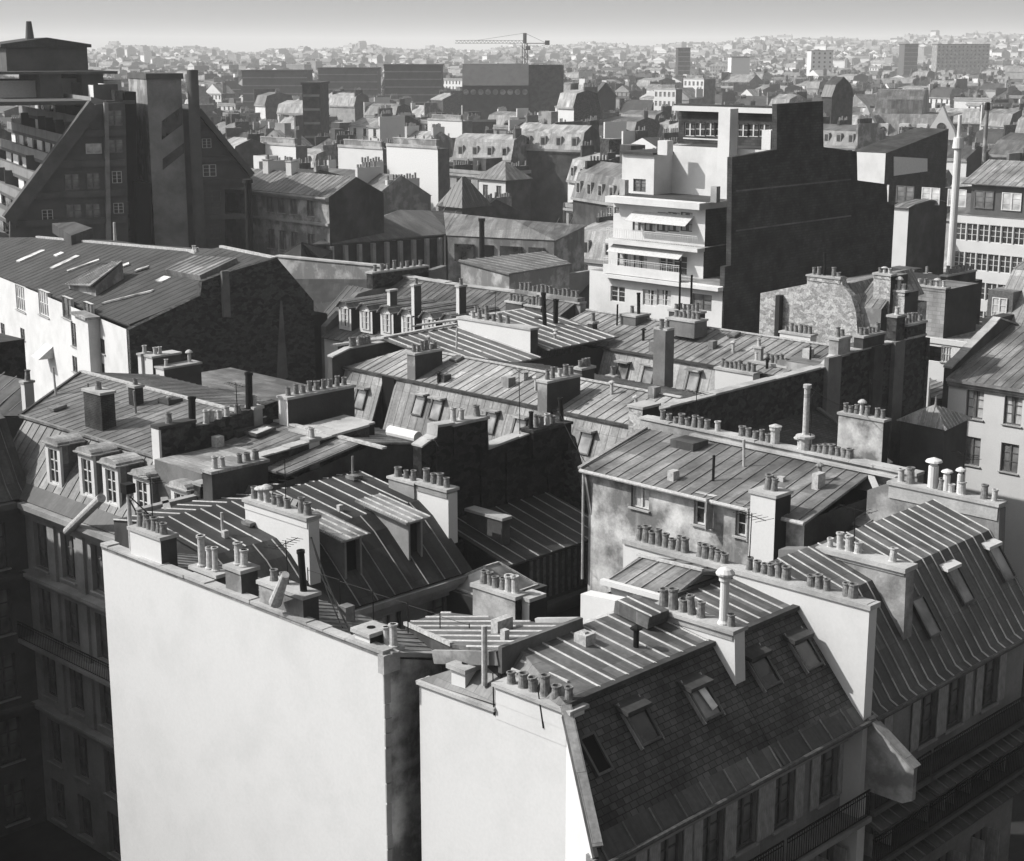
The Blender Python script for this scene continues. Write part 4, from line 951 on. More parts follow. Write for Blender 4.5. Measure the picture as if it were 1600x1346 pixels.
def m2():
    r=thing('apartment_block','broad pale mansard block with stacks laid along its roof, below the white modern building','building',(80,62,0))
    mb=MB(); plane(mb,[(77.,51.5,17.),(77.,74,17.),(78.4,74,21.),(78.4,51.5,21.)],.1,.62,.03,.025); mb.build('mansard',['zinc_pale','zinc_light'],r)
    mb=MB(); plane(mb,[(78.3,51.5,21.),(78.3,74.,21.),(83.6,74.,22.25),(83.6,51.5,22.25)],.1,.62,.05,.045); mb.build('roof',['zinc_light','zinc_mid'],r)
    mb=MB(); plane(mb,[(83.6,51.5,22.25),(83.6,74.,22.25),(90,74.,20.5),(90,51.5,20.5)],.1,.62); mb.build('roof',['zinc_light','zinc_mid'],r)
    body(r,G,77.5,89.5,51.9,73.9,0,16.9,{'all':'stained_render'}); body(r,G,78.4,89.5,52.,73.8,16.8,20.9,{'all':'stained_render'},name='attic_wall')
    MB().bar((78.25,51.5,21.08),(78.25,74,21.08),.16,.14).build('break_flashing','soot_render',r)
    MB().bar((83.6,51.5,22.33),(83.6,74,22.33),.2,.08).build('ridge_capping','lead_edge',r)
    dn=Vector((-1.4,0,-4)).normalized(); nr=Vector((-4,0,1.4)).normalized()
    for x,y in (c5(1310,580),c5(1460,600),c5(1580,615),c6(70,640)):
        d=Vector(G.ray(x,y)); P0=Vector((77.,0,17)); O=Vector((0,0,H)); c=O+d*((P0-O).dot(nr)/d.dot(nr))
        skylight(r,G,c,.85,1.4,nr,dn,'glass_grey'); t=c-dn*.75; MB().box(t.x-.5,t.x+.05,t.y-.55,t.y+.55,t.z-.05,t.z+.05).build('skylight_hood','zinc_pale',r)
    stackpx(r,G,c6(345,632),c6(345,612),c6(170,585),20.9,.7,'white_render',8,'b',margin=.1,sink=1)
    stackpx(r,G,c6(500,600),c6(500,580),c6(330,560),21.1,.7,'white_render',['clay']*5+[None,'pale'],'b',margin=.1,sink=1)
    stackpx(r,G,c6(610,455),c6(610,435),c6(470,405),22.,.7,'white_render',6,'b',margin=.1,sink=1)
    stackpx(r,G,(1052,590),(1052,515),(1040,513),21.,.9,'grey_render',['clay','clay'],'a',margin=.1)
    stackpx(r,G,c6(380,545),c6(380,490),c6(395,480),21.5,.5,'pale_stone',['pale'],'a')
    stackpx(r,G,c5(1320,440),c5(1320,375),c5(1300,370),21.4,.5,'stained_render',1,'b')
    stackpx(r,G,c5(1520,355),c5(1525,345),c5(1450,335),22.4,1.5,'grey_render',['iron','clay'],'b',margin=.1)
    stackpx(r,G,c5(1420,650),c5(1420,625),c5(1385,625),19.4,.5,'soot_render',['clay'],'b')
    # potted stack just under the modern building
    stackpx(r,G,(1085,515),(1085,505),(1042,500),22.6,1.3,'grey_render',['clay']*6,'b',margin=.1)
    stackpx(r,G,(1087,500),(1087,492),(1045,488),23.,1.0,'soot_render',['clay']*6,'b',margin=.1)
    for x in (1061,1079):
        p=G.pz(x,505,22.6); MB().cyl(p,(p[0],p[1],G.za(p[0],p[1],408 if x<1070 else 430)),.07,.07,8).build('flue_pipe','iron',r)
    # stone-built attic store and pots at its right end
    p=G.pz(*c6(690,570),21.9)
    r=thing('party_wall_house','very long soot-dark rubble party wall across the right centre, tall flues at its end','house',(78,52,0))
    wallp(r,G,'a',51.0,62.5,90.,[(62.5,21.9),(79.,22.0),(80,22.5),(90.,22.5)],0,.5,'rubble_dark',coping='cap_mortar')
    for x0,x1,m in ((680,740,'grey_render'),(890,935,'stained_render'),(985,1030,'grey_render')):
        a0=G.pb(*c6(x0,600),50.9)[0];a1=G.pb(*c6(x1,600),50.9)[0]; MB().box(a0,a1,50.7,51.,8,22.6).build('flue',m,r)
    for a,l,h,n,m,k in ((79.9,1.3,.7,2,'aged_render','clay'),(82.6,2.4,.5,5,'stained_render','clay'),(86.3,1.,1.3,1,'rubble_dark','pale'),(87.6,2.3,.6,5,'rubble_dark','clay')): stack(r,G,a,a+l,50.95,51.6,22.4,22.75+h,m,n,'a',margin=.1,kind=k)
    body(r,G,63.6,89.9,51.51,54,0,19,{'all':'stained_render'}); 
    body(r,G,79.6,89.9,51.52,55,18,21.8,{'all':'aged_render'},flat_roof='zinc_mid')
    bx(r,G,'end_wall',90.,90.4,50.9,55.,0,22.3,'rubble_dark')
    # dark slate slope in front of that wall
    r=thing('shed','dark slate lean-to roof lying against the long soot-dark wall, right of centre','shed',(70,48,0))
    poly(r,G,'roof',[(69.,45,17.4),(76.5,45,17.6),(78.,50.98,19.6),(70.,50.98,19.6)],.1,'slate_tiles')
    body(r,G,70.1,76.3,45.2,50.9,0,17.3,{'all':'stained_render'})
    MB().bar((76.5,45,17.7),(78.,50.9,19.7),.25,.12).build('verge_flashing','grey_render',r)
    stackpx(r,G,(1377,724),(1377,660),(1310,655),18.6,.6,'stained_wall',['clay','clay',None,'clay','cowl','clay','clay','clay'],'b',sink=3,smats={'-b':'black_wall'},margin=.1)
    for i in range(6):
        p=G.pz(1262+i*13,712+i*2,18.2)
        inst(potmesh('clay'),'chimney_pot',r,G.w((p[0],p[1],18.1)),0,(1,1,1))
m2()
def pavilion():
    r=thing('pavilion','low pyramid-roofed stair pavilion with seamed zinc, in the dark yard at right','pavilion',(94,51,0))
    f=Fr(0); A=G.pz(1401,657,18.); B=G.pz(1478,673,18.); C=G.pz(1519,653,18.); D=tuple(A[i]+C[i]-B[i] for i in range(3)); T=G.pz(1462,633,19.3)
    for p,q in ((A,B),(B,C),(C,D),(D,A)):
        mb=MB(); plane(mb,[p,q,T],.08,.45,.05,.05); mb.build('roof',['zinc_pale','lead_edge'],r)  # pale zinc and bright seams paint in sunlight that the long wall blocks
    mb=MB(); k=[(x+(T[0]-x)*.12,y+(T[1]-y)*.12) for x,y,_ in (A,B,C,D)]; mb.prism([(*p,0) for p in k],[(*p,17.95) for p in k]); mb.build('wall','soot_render',r)
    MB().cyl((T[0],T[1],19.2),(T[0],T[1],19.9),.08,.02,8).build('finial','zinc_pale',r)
pavilion()
def pxh(name,label,cat,roofs,wallmat,rmat='zinc_mid',smat='zinc_light',seam=.65,th=.15,group=None,fr=G,inset=.0,base=0,**kw):
    """house from traced roof polygons: each a list of (px,py,z); the walls drop from the outline"""
    rr=[[fr.pz(*q) for q in pl] for pl in roofs]
    p0=rr[0][0]; r=thing(name,label,cat,(p0[0],p0[1],base),fr,group)
    mx=sum(p[0] for p in rr[0])/len(rr[0]); my=sum(p[1] for p in rr[0])/len(rr[0]); wv=fr.w((mx,my,0)); take(wv.x,wv.y,max(math.hypot(p[0]-mx,p[1]-my) for p in rr[0])*.75)
    for pl in rr:
        mb=MB(fr); plane(mb,pl,th,seam,**kw); mb.build('roof',[rmat,smat],r)
        mb=MB(fr); cx=sum(p[0] for p in pl)/len(pl); cy=sum(p[1] for p in pl)/len(pl); k=[(p[0]+(cx-p[0])*inset,p[1]+(cy-p[1])*inset,p[2]-th-.01) for p in pl]
        mb.prism([(x,y,base) for x,y,z in k],k); mb.build('wall',wallmat,r)
    return r
def right_side():
    r=thing('townhouse','white-walled house with two tall windows under a zinc roof, mid right edge','house',(99,50,0))
    af=99.2; cs=[G.pa(1523,630,af)[1],G.pa(1583,635,af)[1]]; z=G.pa(1525,655,af)[2]
    o=wins(r,G,'-a',af,cs,z,1.3,2.0,'grey_cur',dep=.2)+wins(r,G,'-a',af,cs,z-3.3,1.3,2.0,'grey_two')
    ext(r,G,'b',40,54.2,[(98.8,17.95),(99.5,18.2),(107.5,20.6),(115,18)],[('roof_foot','zinc_mid',.65,'zinc_light'),('roof','zinc_mid',.65,'zinc_light'),('roof','zinc_mid',.65,'zinc_light')],{'-a':'white_render','all':'aged_render'},ops={'-a':o},inset=(.4,0))
    cornice(r,G,'b',af,40,54.2,18.,.45,.6,'aged_render')
    wallp(r,G,'a',54.2,99.3,114,[(99.3,18.6),(106,21.3),(114,19.)],0,.5,'stained_render',coping='cap_mortar')
    bx(r,G,'party_block',106.,111.5,54.71,55.6,0,21.2,'soot_render')
    r=thing('house','small white house with one dark window under a flat pale-edged roof, behind the pyramid pavilion','house',(111,61,0))
    af=111.; o=wins(r,G,'-a',af,[G.pa(1478,560,af)[1]],G.pa(1478,566,af)[2],.9,1.2,'pale_four',dep=.1); cw=G.pa(1459,560,af)[1]; zz=G.pa(1459,565,af)[2]; o.append((cw-.8,cw+.8,zz,zz+1.2))
    body(r,G,af,119,58.,64.2,0,18,{'-a':'white_render','all':'aged_render'},{'-a':o},flat_roof='rubble_pale')
    for q in ((110.9,119,64.2,64.5),(110.9,111.2,57.8,64.2),(118.8,119,57.8,64.2),(111.2,118.8,57.8,58)): bx(r,G,'parapet',q[0],q[1],q[2],q[3],17.9,18.3,'white_render')
    r=pxh('shed','flat dark zinc shed roof low beside the small white house, at right','shed',[[(1452,592,15),(1495,604,15),(1490,625,14.6),(1455,622,14.6)]],'stained_render','zinc_mid')
    # stone block
    r=thing('old_house','old pale rubble house with humped gable wall, below the great dark side wall at right','house',(94,66,0))
    A=94.; q=lambda x,y:G.pa(*c6(x,y),A)
    pts=[q(380,232),q(595,190),q(597,152),q(750,157),q(760,195),q(800,245),q(822,320),q(830,430)]
    pts=[(b,z) for _,b,z in pts]
    w=[(pts[0][0],0)]+pts+[(pts[-1][0],0)]
    mb=MB(); mb.prism([(A,b,z) for b,z in w],[(A+.6,b,z) for b,z in w]); mb.build('gable_wall','rubble_pale',r)
    stack(r,G,A-.05,A+.7,pts[3][0],pts[2][0],pts[2][1]-.3,pts[2][1],'rubble_pale',['clay','clay',None,'iron','clay','clay'],'b',margin=.1,ct=.1)
    # roofs behind: slope to the right
    R0=[(A+.6,pts[4][0],pts[4][1]),(A+9,pts[4][0],pts[4][1]+.3),(A+9,pts[6][0],pts[6][1]+.3),(A+.6,pts[6][0],pts[6][1])]
    mb=MB(); plane(mb,R0,.1,.6); mb.build('mansard',['zinc_light','zinc_mid'],r)
    mb=MB(); plane(mb,[(A+.6,pts[0][0],pts[0][1]),(A+9,pts[0][0],pts[0][1]),(A+9,pts[4][0],pts[4][1]+.3),(A+.6,pts[4][0],pts[4][1])],.1,.6); mb.build('roof',['zinc_mid','zinc_light'],r)
    body(r,G,A+.6,A+9,pts[-1][0],pts[0][0],0,min(pts[0][1],pts[6][1])-.2,{'all':'rubble_pale'})
    mb=MB(); mb.box(A-.5,A-.02,q(480,300)[1]-.1,q(480,300)[1]+.25,18,q(480,240)[2]); mb.build('flue','black_wall',r)
    bx(r,G,'yard_wall',A-3,A-2.6,pts[-1][0]-3,pts[0][0]+2,0,q(380,390)[2]-.6,'aged_render')
    r=thing('old_house','old pale rubble house with two tall flat-topped stacks, right of the humped gable','house',(96,60,0))
    A=95.5; q=lambda x,y:G.pa(*c6(x,y),A)
    pts=[q(905,148),q(1010,148),q(1035,170),q(1040,430),q(1045,195),q(1055,200),q(1220,215),q(1200,330)]
    for i,(x0,x1,y0,m) in enumerate(((905,985,148,'rubble_pale'),(940,1035,225,'rubble_pale'),(1062,1215,205,'stone_blocks'))):
        A=95.5 if i<2 else 111.8; q=lambda x,y:G.pa(*c6(x,y),A)
        b1=q(x0,y0)[1];b0=q(x1,y0)[1];z=q(x0,y0)[2]; body(r,G,A+i*.4,A+(2.2 if i<2 else 6),b0,b1,0,z,{'-a':m,'-b':'soot_render','all':'aged_render'},flat_roof='zinc_mid')
        stack(r,G,A+i*.4-.05,A+i*.4+.6,b0,b1,z-.2,z+.05,m,['pale','cowl','clay','clay','pale'][:3+i],'b',margin=.1)
    A=95.5; A0=A-.8;q=lambda x,y:G.pa(*c6(x,y),A0); b1=q(830,300)[1];b0=q(940,300)[1]
    body(r,G,A0,A+3,b0,b1,0,q(880,300)[2],{'-a':'aged_render','all':'stained_render'},flat_roof='zinc_mid')
    mb=MB(); Z=q(880,300)[2]; plane(mb,[(A0,b0,Z),(A0,b1+.3,Z),(A0+3,b1+.3,Z+2.),(A0+3,b0,Z+2.)],.1,.6); mb.build('mansard',['zinc_mid','zinc_light'],r)
    r=thing('townhouse','house with sooty black side wall and pots on top, right of the pale rubble stacks','house',(112,62,0))
    B0=66.; a0=G.pb(1471,448,B0)[0]; a1=G.pb(1535,437,B0)[0]; z=G.pb(1471,450,B0)[2]
    body(r,G,a0,a1,B0,B0+9,0,z,{'-b':'brick_dark','all':'stained_render'},flat_roof='zinc_mid'); stack(r,G,a0+1,a1-1,B0+.1,B0+.7,z,z+.8,'brick_dark',8,'a')
    # slate house with dormer
    r=thing('townhouse','grey slate-roofed house with one white dormer window, at the right edge','house',(115,50,0))
    rp=[(1535,450),(1600,455),(1600,520),(1545,512)]
    A=G.pz(1545,515,20.)[0]
    bL=G.pa(1542,515,A)[1]; 
    mb=MB(); plane(mb,[(A,bL-14,20.3),(A,bL,20.3),(A+3.5,bL,24.2),(A+3.5,bL-14,24.2)],.1,.6,.04,.03); mb.build('mansard',['zinc_light','zinc_mid'],r)
    mb=MB(); plane(mb,[(A+3.4,bL-14,24.2),(A+3.4,bL,24.2),(A+11,bL,26.2),(A+11,bL-14,26.2)],.1,.6,.05,.04); mb.build('roof',['zinc_light','zinc_mid'],r)
    body(r,G,A+.2,A+11,bL-13.9,bL-.05,0,20.2,{'all':'stained_render'}); mb=MB(); mb.prism([(A+.4,bL-.3,20),(A+11,bL-.3,20),(A+11,bL-.3,26.1),(A+3.5,bL-.3,24.1)],[(A+.4,bL-.1,20),(A+11,bL-.1,20),(A+11,bL-.1,26.1),(A+3.5,bL-.1,24.1)]); mb.build('gable_wall','stained_render',r)
    p=G.pa(1563,482,A+1.0); d=body(r,G,A+.9,A+3.4,p[1]-1.,p[1]+1.,p[2]-1.4,p[2]+1.3,{'-a':'grey_wood','all':'zinc_mid'},flat_roof='zinc_mid',name='dormer'); window(r,G,(A+.89,p[1],p[2]-.9),'-a',1.2,1.7,'pale_cur',dep=-.03)
right_side()
def modern():
    r=thing('modern_apartment_building','white stepped modern apartment building with balconies and a huge blank dark side wall','building',(103,80,0))
    A=102.5; q=lambda x,y,a=A:G.pa(x,y,a)
    wl='white_paint'; BL=q(948,440)[1]; BR=q(1129,460)[1]
    z_b=0
    # tier 1 (lowest seen): facade a=A, right bay projecting to BR
    zt=q(945,425)[2]; 
    def row(a,xs,y0,y1,w,kind='glass_two',side='-a',dep=.15):
        out=[]
        for x in xs:
            p=G.pa(x,y1,a); h=G.pa(x,y0,a)[2]-p[2]; out+=wins(r,G,'-a',a,[p[1]],p[2],w,h,kind,sill=False,dep=dep)
        return out
    cl=q(922,360)[1]
    o=row(A,[965],448,472,1.6)+row(A,[1015,1037],453,478,1.5,'glass_cur')+row(A,[1096],460,485,2.0,'grey_two')
    body(r,G,A,A+14,BR,cl,0,zt,{'-a':wl,'-b':'brick_wall_grey','all':wl},{'-a':o},flat_roof='zinc_pale')
    bx(r,G,'ledge',A-.7,A+.0,BR-.05,BL,zt-.35,zt-.05,wl)
    # tier 2
    a2=A+2.4; q2=lambda x,y:G.pa(x,y,a2); R2=q2(1100,380)[1]; z2=q2(950,372)[2]
    o=row(a2,[975,1000],395,425,1.5,'grey_cur')+row(a2,[1040,1062],400,430,1.5)
    body(r,G,a2,A+14,R2,cl,zt,z2,{'-a':wl,'-b':'brick_wall_grey','all':wl},{'-a':o},flat_roof='zinc_pale',name='upper_wall')
    bx(r,G,'parapet',A-.5,A-.35,R2+.1,BL,zt+.01,zt+.75,wl)
    railing(r,G,(A-.42,R2+.1,zt+.2),(A-.42,BL,zt+.2),1.1,.25,'white_wood')
    # tier 3
    a3=A+3.; q3=lambda x,y:G.pa(x,y,a3); z3=q3(945,304)[2]; R3=q3(1103,310)[1]
    o=row(a3,[997,1015,1035,1052,1072],332,362,1.25,'grey_cur')+row(a3,[951,963],324,334,.5,'glass_two')
    body(r,G,a3,A+14,R3,cl,z2,z3,{'-a':wl,'-b':'brick_wall_grey','all':wl},{'-a':o},flat_roof='felt_dark',name='upper_wall')
    bx(r,G,'roof_slab',a3-1.0,A+14.2,R3-.12,cl+.1,z3-.55,z3-.02,wl); 
    bx(r,G,'balcony_slab',a2-1.,a2,R2-.1,q2(958,360)[1],z2-.3,z2,wl); railing(r,G,(a2-.9,R2,z2),(a2-.9,q2(958,360)[1],z2),1.,.25,'white_wood')
    # awnings
    for (a,xa,xb,y) in ((a3,990,1085,330),(a2,962,1075,378)):
        p=G.pa(xa,y,a);k=G.pa(xb,y,a); mb=MB(); mb.prism([(a,p[1],p[2]),(a,k[1],p[2]),(a-1.2,k[1],p[2]-.75),(a-1.2,p[1],p[2]-.75)],[(a,p[1],p[2]+.04),(a,k[1],p[2]+.04),(a-1.2,k[1],p[2]-.71),(a-1.2,p[1],p[2]-.71)]); mb.build('awning','awning_cloth',r)
    # tier 4: penthouse
    a4=A+5.5; q4=lambda x,y:G.pa(x,y,a4); z4=q4(985,240)[2]; L4=q4(972,260)[1]; M4_=q4(1022,260)[1]
    o=row(a4,[999],280,300,1.4,'grey_two')
    body(r,G,a4,A+14,M4_,L4,z3,z4,{'all':wl},{'-a':o},flat_roof='felt_dark',name='penthouse_wall')
    a5=A+8; q5=lambda x,y:G.pa(x,y,a5); R5=q5(1148,240)[1]; z5=q5(1060,228)[2]
    body(r,G,a5,A+14,BR,M4_,z3,z5,{'-a':wl,'-b':'brick_wall_grey','all':wl},flat_roof='felt_dark',name='penthouse_wall')
    bx(r,G,'roof_slab',a4-.3,A+14,M4_-.1,L4+.1,z4-.01,z4+.18,'felt_dark')
    # terrace step on the right, (1105-1148)
    # tier 5: top storey with band of windows
    a6=A+12.; q6=lambda x,y:G.pa(x,y,a6); L6=q6(1060,200)[1]; z6=q6(1070,167)[2]
    B=BR; R6=BR; ae=G.pb(1284,158,BR)[0]
    o=row(a6,[1077,1093,1109,1124],192,213,1.15,'glass_cross')+row(a6,[1160,1176,1193],194,214,1.15,'glass_cross')
    body(r,G,a6,ae,R6+.36,L6,z5-.1,z6,{'-a':'brick_wall_grey','-b':'brick_wall_grey','all':'grey_render'},{'-a':o},flat_roof='felt_dark',name='top_storey')
    bx(r,G,'roof_slab',a6-.5,ae-.1,R6+.37,L6+.2,z6,z6+.25,'felt_dark'); bx(r,G,'roof_fascia',a6-.56,a6-.5,R6+.05,L6+.2,z6-.35,z6+.1,'white_render')
    bx(r,G,'window_frame_band',a6-.06,a6-.01,L6-.01-(L6-q6(1132,200)[1]),L6-.6,q6(1080,216)[2]-.1,q6(1080,216)[2]+.02,'white_wood')
    p=G.pa(1128,230,a5-1.5); bx(r,G,'chimney_stack',a5-1.5,a5-.4,p[1]-.75,p[1]+.45,z3,G.za(a5-1.5,p[1],170),wl)
    bx(r,G,'water_tank',a5+.3,a5+2.3,q5(1200,240)[1],q5(1186,240)[1],z5,z5+1.6,'panel_white')
    bx(r,G,'chimney_stack',a4+.2,a4+1.,q4(1040,240)[1],q4(1025,240)[1],z4,z4+1.2,'white_paint')
    for x in (972,1115): pq=G.pa(x,300,a3+.4); bx(r,G,'vent_stub',a3+.4,a3+.9,pq[1]-.3,pq[1]+.3,z3,z3+1.3,'cap_mortar')
    # the great side wall, traced on its plane
    pl=[(1148,420),(1148,310),(1115,307),(1140,300),(1143,248),(1155,245),(1210,235),(1212,162),(1284,160),(1284,229),(1337,236),(1338,281),(1384,287),(1386,318),(1396,322)]
    Bp=BR+.0
    za_=G.pb(1140,415,Bp); pts=[(A+.05,Bp,q(1129,417)[2]),za_]+[G.pb(x,y,Bp) for x,y in ((1142,246),(1212,234),(1212,163),(1284,158),(1285,230),(1337,237),(1338,282),(1384,288),(1385,319),(1396,321))]
    pts.sort(key=lambda p:p[0]) if 0 else None
    e=pts[-1][0]; f=[(A+.05,Bp,0)]+pts+[(e,Bp,0)]
    mb=MB(); mb.prism([(x,Bp-.12,z) for x,y,z in f],[(x,Bp+.35,z) for x,y,z in f]); mb.build('side_wall','brick_wall_grey',r)
    for y0,y1 in ((300,288),(362,345)):
        p=G.pb(1150,y0,Bp-.13); k=G.pb(1330,y1-14,Bp-.13); MB().box(p[0],k[0],Bp-.15,Bp-.121,p[2],p[2]+.12).build('joint_line','grey_render',r)
    mb=MB(); 
    for i in range(8,len(pts)-1,1): pass
    zz=lambda i:pts[i][2]
    body(r,G,A+14.05,e-.3,Bp+.37,Bp+14,0,min(p[2] for p in pts[-4:])-.3,{'all':'concrete_pale'},flat_roof='felt_dark',name='rear_block')
    pq=G.pb(1284,158,Bp); pw=G.pb(1337,236,Bp); None
    body(r,G,pq[0]-.1,pw[0]-.1,Bp+.36,Bp+9,0,pw[2]-.2,{'all':'grey_render'},flat_roof='felt_dark',name='rear_block')
modern()
def m3():
    r=thing('townhouse','long white-fronted house with a row of six gabled white dormers, left of centre','house',(78,90,0))
    A=77.
    o=[]
    cs=[93.5-2.35*i for i in range(8)]
    for z in (15.5,12.2,8.9): o+=wins(r,G,'-a',A,cs,z,1.,2.,'glass_cur')
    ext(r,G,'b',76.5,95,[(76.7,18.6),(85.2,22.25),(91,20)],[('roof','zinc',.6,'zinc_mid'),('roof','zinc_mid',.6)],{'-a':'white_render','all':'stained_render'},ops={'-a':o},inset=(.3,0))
    for i in range(6):
        x,y=c5(175+97*i,345+13*i); p=G.pa(x,y,77.9); b=p[1]; z=p[2]; w=.72
        top=z+1.0; zb=z-.95
        d=body(r,G,77.9,80.6,b-w,b+w,zb,top-.15,{'-a':'white_render','all':'zinc_dark'},name='dormer')
        mb=MB(); mb.face([(77.9,b-w,top-.15),(77.9,b+w,top-.15),(77.9,b+.35,top+.25),(77.9,b-.35,top+.25)]); mb.build('dormer_gable','white_render',r,d)
        mb=MB()
        for s in (-1,1): plane(mb,[(77.6,b+s*(w+.12),top-.22),(82.5,b+s*(w+.12),top-.22),(82.5,b+s*.33,top+.3),(77.6,b+s*.33,top+.3)],.06,.5,.06,.05,dirv=(1,0,0))
        plane(mb,[(77.6,b-.34,top+.3),(82.5,b-.34,top+.3),(82.5,b+.34,top+.3),(77.6,b+.34,top+.3)],.06,.35,.07,.06,dirv=(1,0,0)); mb.build('dormer_roof',['zinc_mid','seam_bright'],r,d)
        pane,frame=proto('glass_cur'); wi=inst(pane,'window',d,G.w((77.88,b,zb+.25)),math.pi*1.5,(w*1.25,1,1.45)); c=bpy.data.objects.new('window_frame',frame); COL.objects.link(c); c.parent=wi
    for x,y0,y1 in ((375,225,275),(487,200,300),(695,205,320)):
        X,Y=c5(x,y1); stackpx(r,G,(X+3,Y),(X+3,c5(x,y0)[1]),(X-2,c5(x,y0)[1]),21.9,.7,'white_render',1 if x!=375 else 0,'b',smats={'-b':'soot_render'})
    wallp(r,G,'b',85.2,76.,99,[(76.,22.3),(83,22.45),(90,22.4),(99,22.55)],10,.6,'aged_render',coping='cap_mortar')
    st=bx(r,G,'chimney_stack',85.1,85.9,76.2,82.5,22.45,22.7,'aged_render')
    for i in range(14): inst(potmesh('clay'),'chimney_pot',st,G.w((85.5,76.6+i*.43,22.69)),0,(1,1,1+R()*.3))
    wallp(r,G,'a',95.,77.2,90,[(77.2,19.4),(80.5,21.6),(90,22.9)],0,.6,'grey_render')
    stack(r,G,82.,88,95.,95.7,21.8,23.,'rubble_dark',8,'a')
    r=thing('house','dark gabled roof house between the brick factory gable and the white dormer row','house',(82,101,0))
    ext(r,G,'b',96,100.5,[(79,17.5),(84,21.3),(89,17.5)],[('roof','zinc_dark',.6,'zinc_mid'),('roof','zinc_dark',.6)],{'all':'stained_render','-b':'rubble_dark'})
    body(r,G,76.,79,97.,99,0,20,{'all':'soot_render'})
m3()
def pd(px,py,d,fr=G):
    r=fr.ray(px,py); t=d/math.hypot(r[0],r[1]); return (r[0]*t,r[1]*t,H+r[2]*t)
def t1(x,y): return (x/3.81,40+y/3.81)
def t2(x,y): return (530+x/2.963,y/2.963)
def t3(x,y): return (1060+x/2.963,y/2.963)
def factory():
    f=Fr(-13)
    r=thing('factory','long factory building with white lit front and dark brick gable, at the left edge','factory',(38.5,112,0),f)
    P0=f.pz(0,431,20.6);P1=f.pz(200,507,20.6);P2=f.pz(428,404,24.6)
    q=lambda x,y:tuple(onp(x,y,P0,P1,P2,f))
    B=110.4; A=38.4
    cs=[f.pa(x,y,A)[1] for x,y in ((33,470),(69,478),(106,475),(135,490),(160,550))]
    o=[]
    for i,(x,y0,y1,w) in enumerate(((33,448,486,2.6),(69,456,494,2.6),(105,466,498,2.2),(137,474,498,1.8))):
        p=f.pa(x,y1,A);h=f.pa(x,y0,A)[2]-p[2]; o+=wins(r,f,'-a',A,[p[1]],p[2],w,h,'pale_four' if i<2 else 'grey_two',dep=.15)
    for x,y0,y1,w in ((5,506,523,1.3),(36,514,531,1.3),(117,506,542,1.4),(118,558,582,1.2),(160,530,552,1.3),(160,568,592,1.3)):
        p=f.pa(x,y1,A);h=f.pa(x,y0,A)[2]-p[2]; o+=wins(r,f,'-a',A,[p[1]],p[2],w,h,'grey_two',dep=.12)
    body(r,f,A,52,B,165,0,20.5,{'-a':'white_paint','-b':'rubble_dark','all':'rubble_dark'},{'-a':o})
    # brick gable traced on its plane
    g=[f.pb(x,y,B) for x,y in ((202,507),(312,462),(315,440),(346,428),(432,403),(489,470),(492,560))]
    pts=[(A,B,0),(A,B,20.55)]+g[1:-1]+[(g[-1][0],B,0)]
    mb=MB(f); mb.prism([(x,y-.1,z) for x,y,z in pts],[(x,y+.5,z) for x,y,z in pts]); mb.build('gable_wall','rubble_dark',r)
    p=f.pb(345,428,B-.2); k=f.pb(352,495,B-.2); MB(f).box(p[0],p[0]+.55,B-.45,B-.11,k[2],p[2]+.2).build('flue','grey_render',r)
    mb=MB(f); u=[f.pb(x,y,B-.12) for x,y in ((450,590),(432,600),(438,470),(441,470))]
    mb.prism([(x,B-.12,z) for x,y,z in u],[(x,B-.105,z) for x,y,z in u]); mb.build('flue_scar','grey_render',r)
    u=[f.pb(x,y,B-.12) for x,y in ((345,500),(348,610),(440,620),(432,560),(405,600),(380,520))]
    # roof
    mb=MB(f); plane(mb,[q(-60,409),q(202,509),q(314,463),q(345,430),q(432,405),q(345,386),q(306,394),q(180,376),q(58,371),q(-60,372)],.15,1.1,.04,.03); mb.build('roof',['felt_dark','zinc_dark'],r)
    MB(f).bar(q(58,371),q(306,393),.3,.25).build('ridge_capping','lead_edge',r); MB(f).bar(q(345,386),q(432,404),.3,.25).build('ridge_capping','lead_edge',r)
    MB(f).bar(q(202,508),q(314,462),.5,.2).build('verge_flashing','soot_render',r)
    back=[q(432,405),q(345,386),q(306,394),q(180,376),q(58,371)]
    mb=MB(f); mb.prism([(x,y,0) for x,y,z in back]+[(x+5,y+14,0) for x,y,z in back[::-1]],[(x,y,z-.2) for x,y,z in back]+[(x+5,y+14,z-5) for x,y,z in back[::-1]]); mb.build('rear_range','stained_render',r)
    up=Vector((0,0,.16))
    for i,(x0,y0,x1,y1,w) in enumerate(((28,410,68,392,.8),(86,401,98,396,.9),(80,421,122,401,.7),(105,425,155,407,.7),(138,431,180,411,.9),(185,419,202,413,1.3),(212,424,232,418,1.3),(248,441,262,434,1.),(160,475,240,455,.7))):
        a=Vector(q(x0,y0));b=Vector(q(x1,y1)); MB(f).bar(a+up*.3,b+up*.3,w,.12,0).build('skylight','glass_pale',r)
    mb=MB(f); mb.prism([q(82,364),q(112,384),q(145,372),q(118,362)],[tuple(Vector(q(*c))+Vector((0,0,.9))) for c in ((82,364),(112,384),(145,372),(118,362))]); mb.build('roof_monitor','zinc_dark',r)
    # raised hood over the front
    C=[q(108,451),q(150,463),q(193,436),q(158,430)]; hh=1.5
    mb=MB(f); plane(mb,[(C[0][0]-.5,C[0][1],C[0][2]+.4),(C[1][0]-.5,C[1][1]-.2,C[1][2]+.9),(C[2][0],C[2][1],C[2][2]+hh),(C[3][0],C[3][1],C[3][2]+.8)],.1,.6); mb.build('dormer_roof',['zinc_light','zinc_mid'],r)
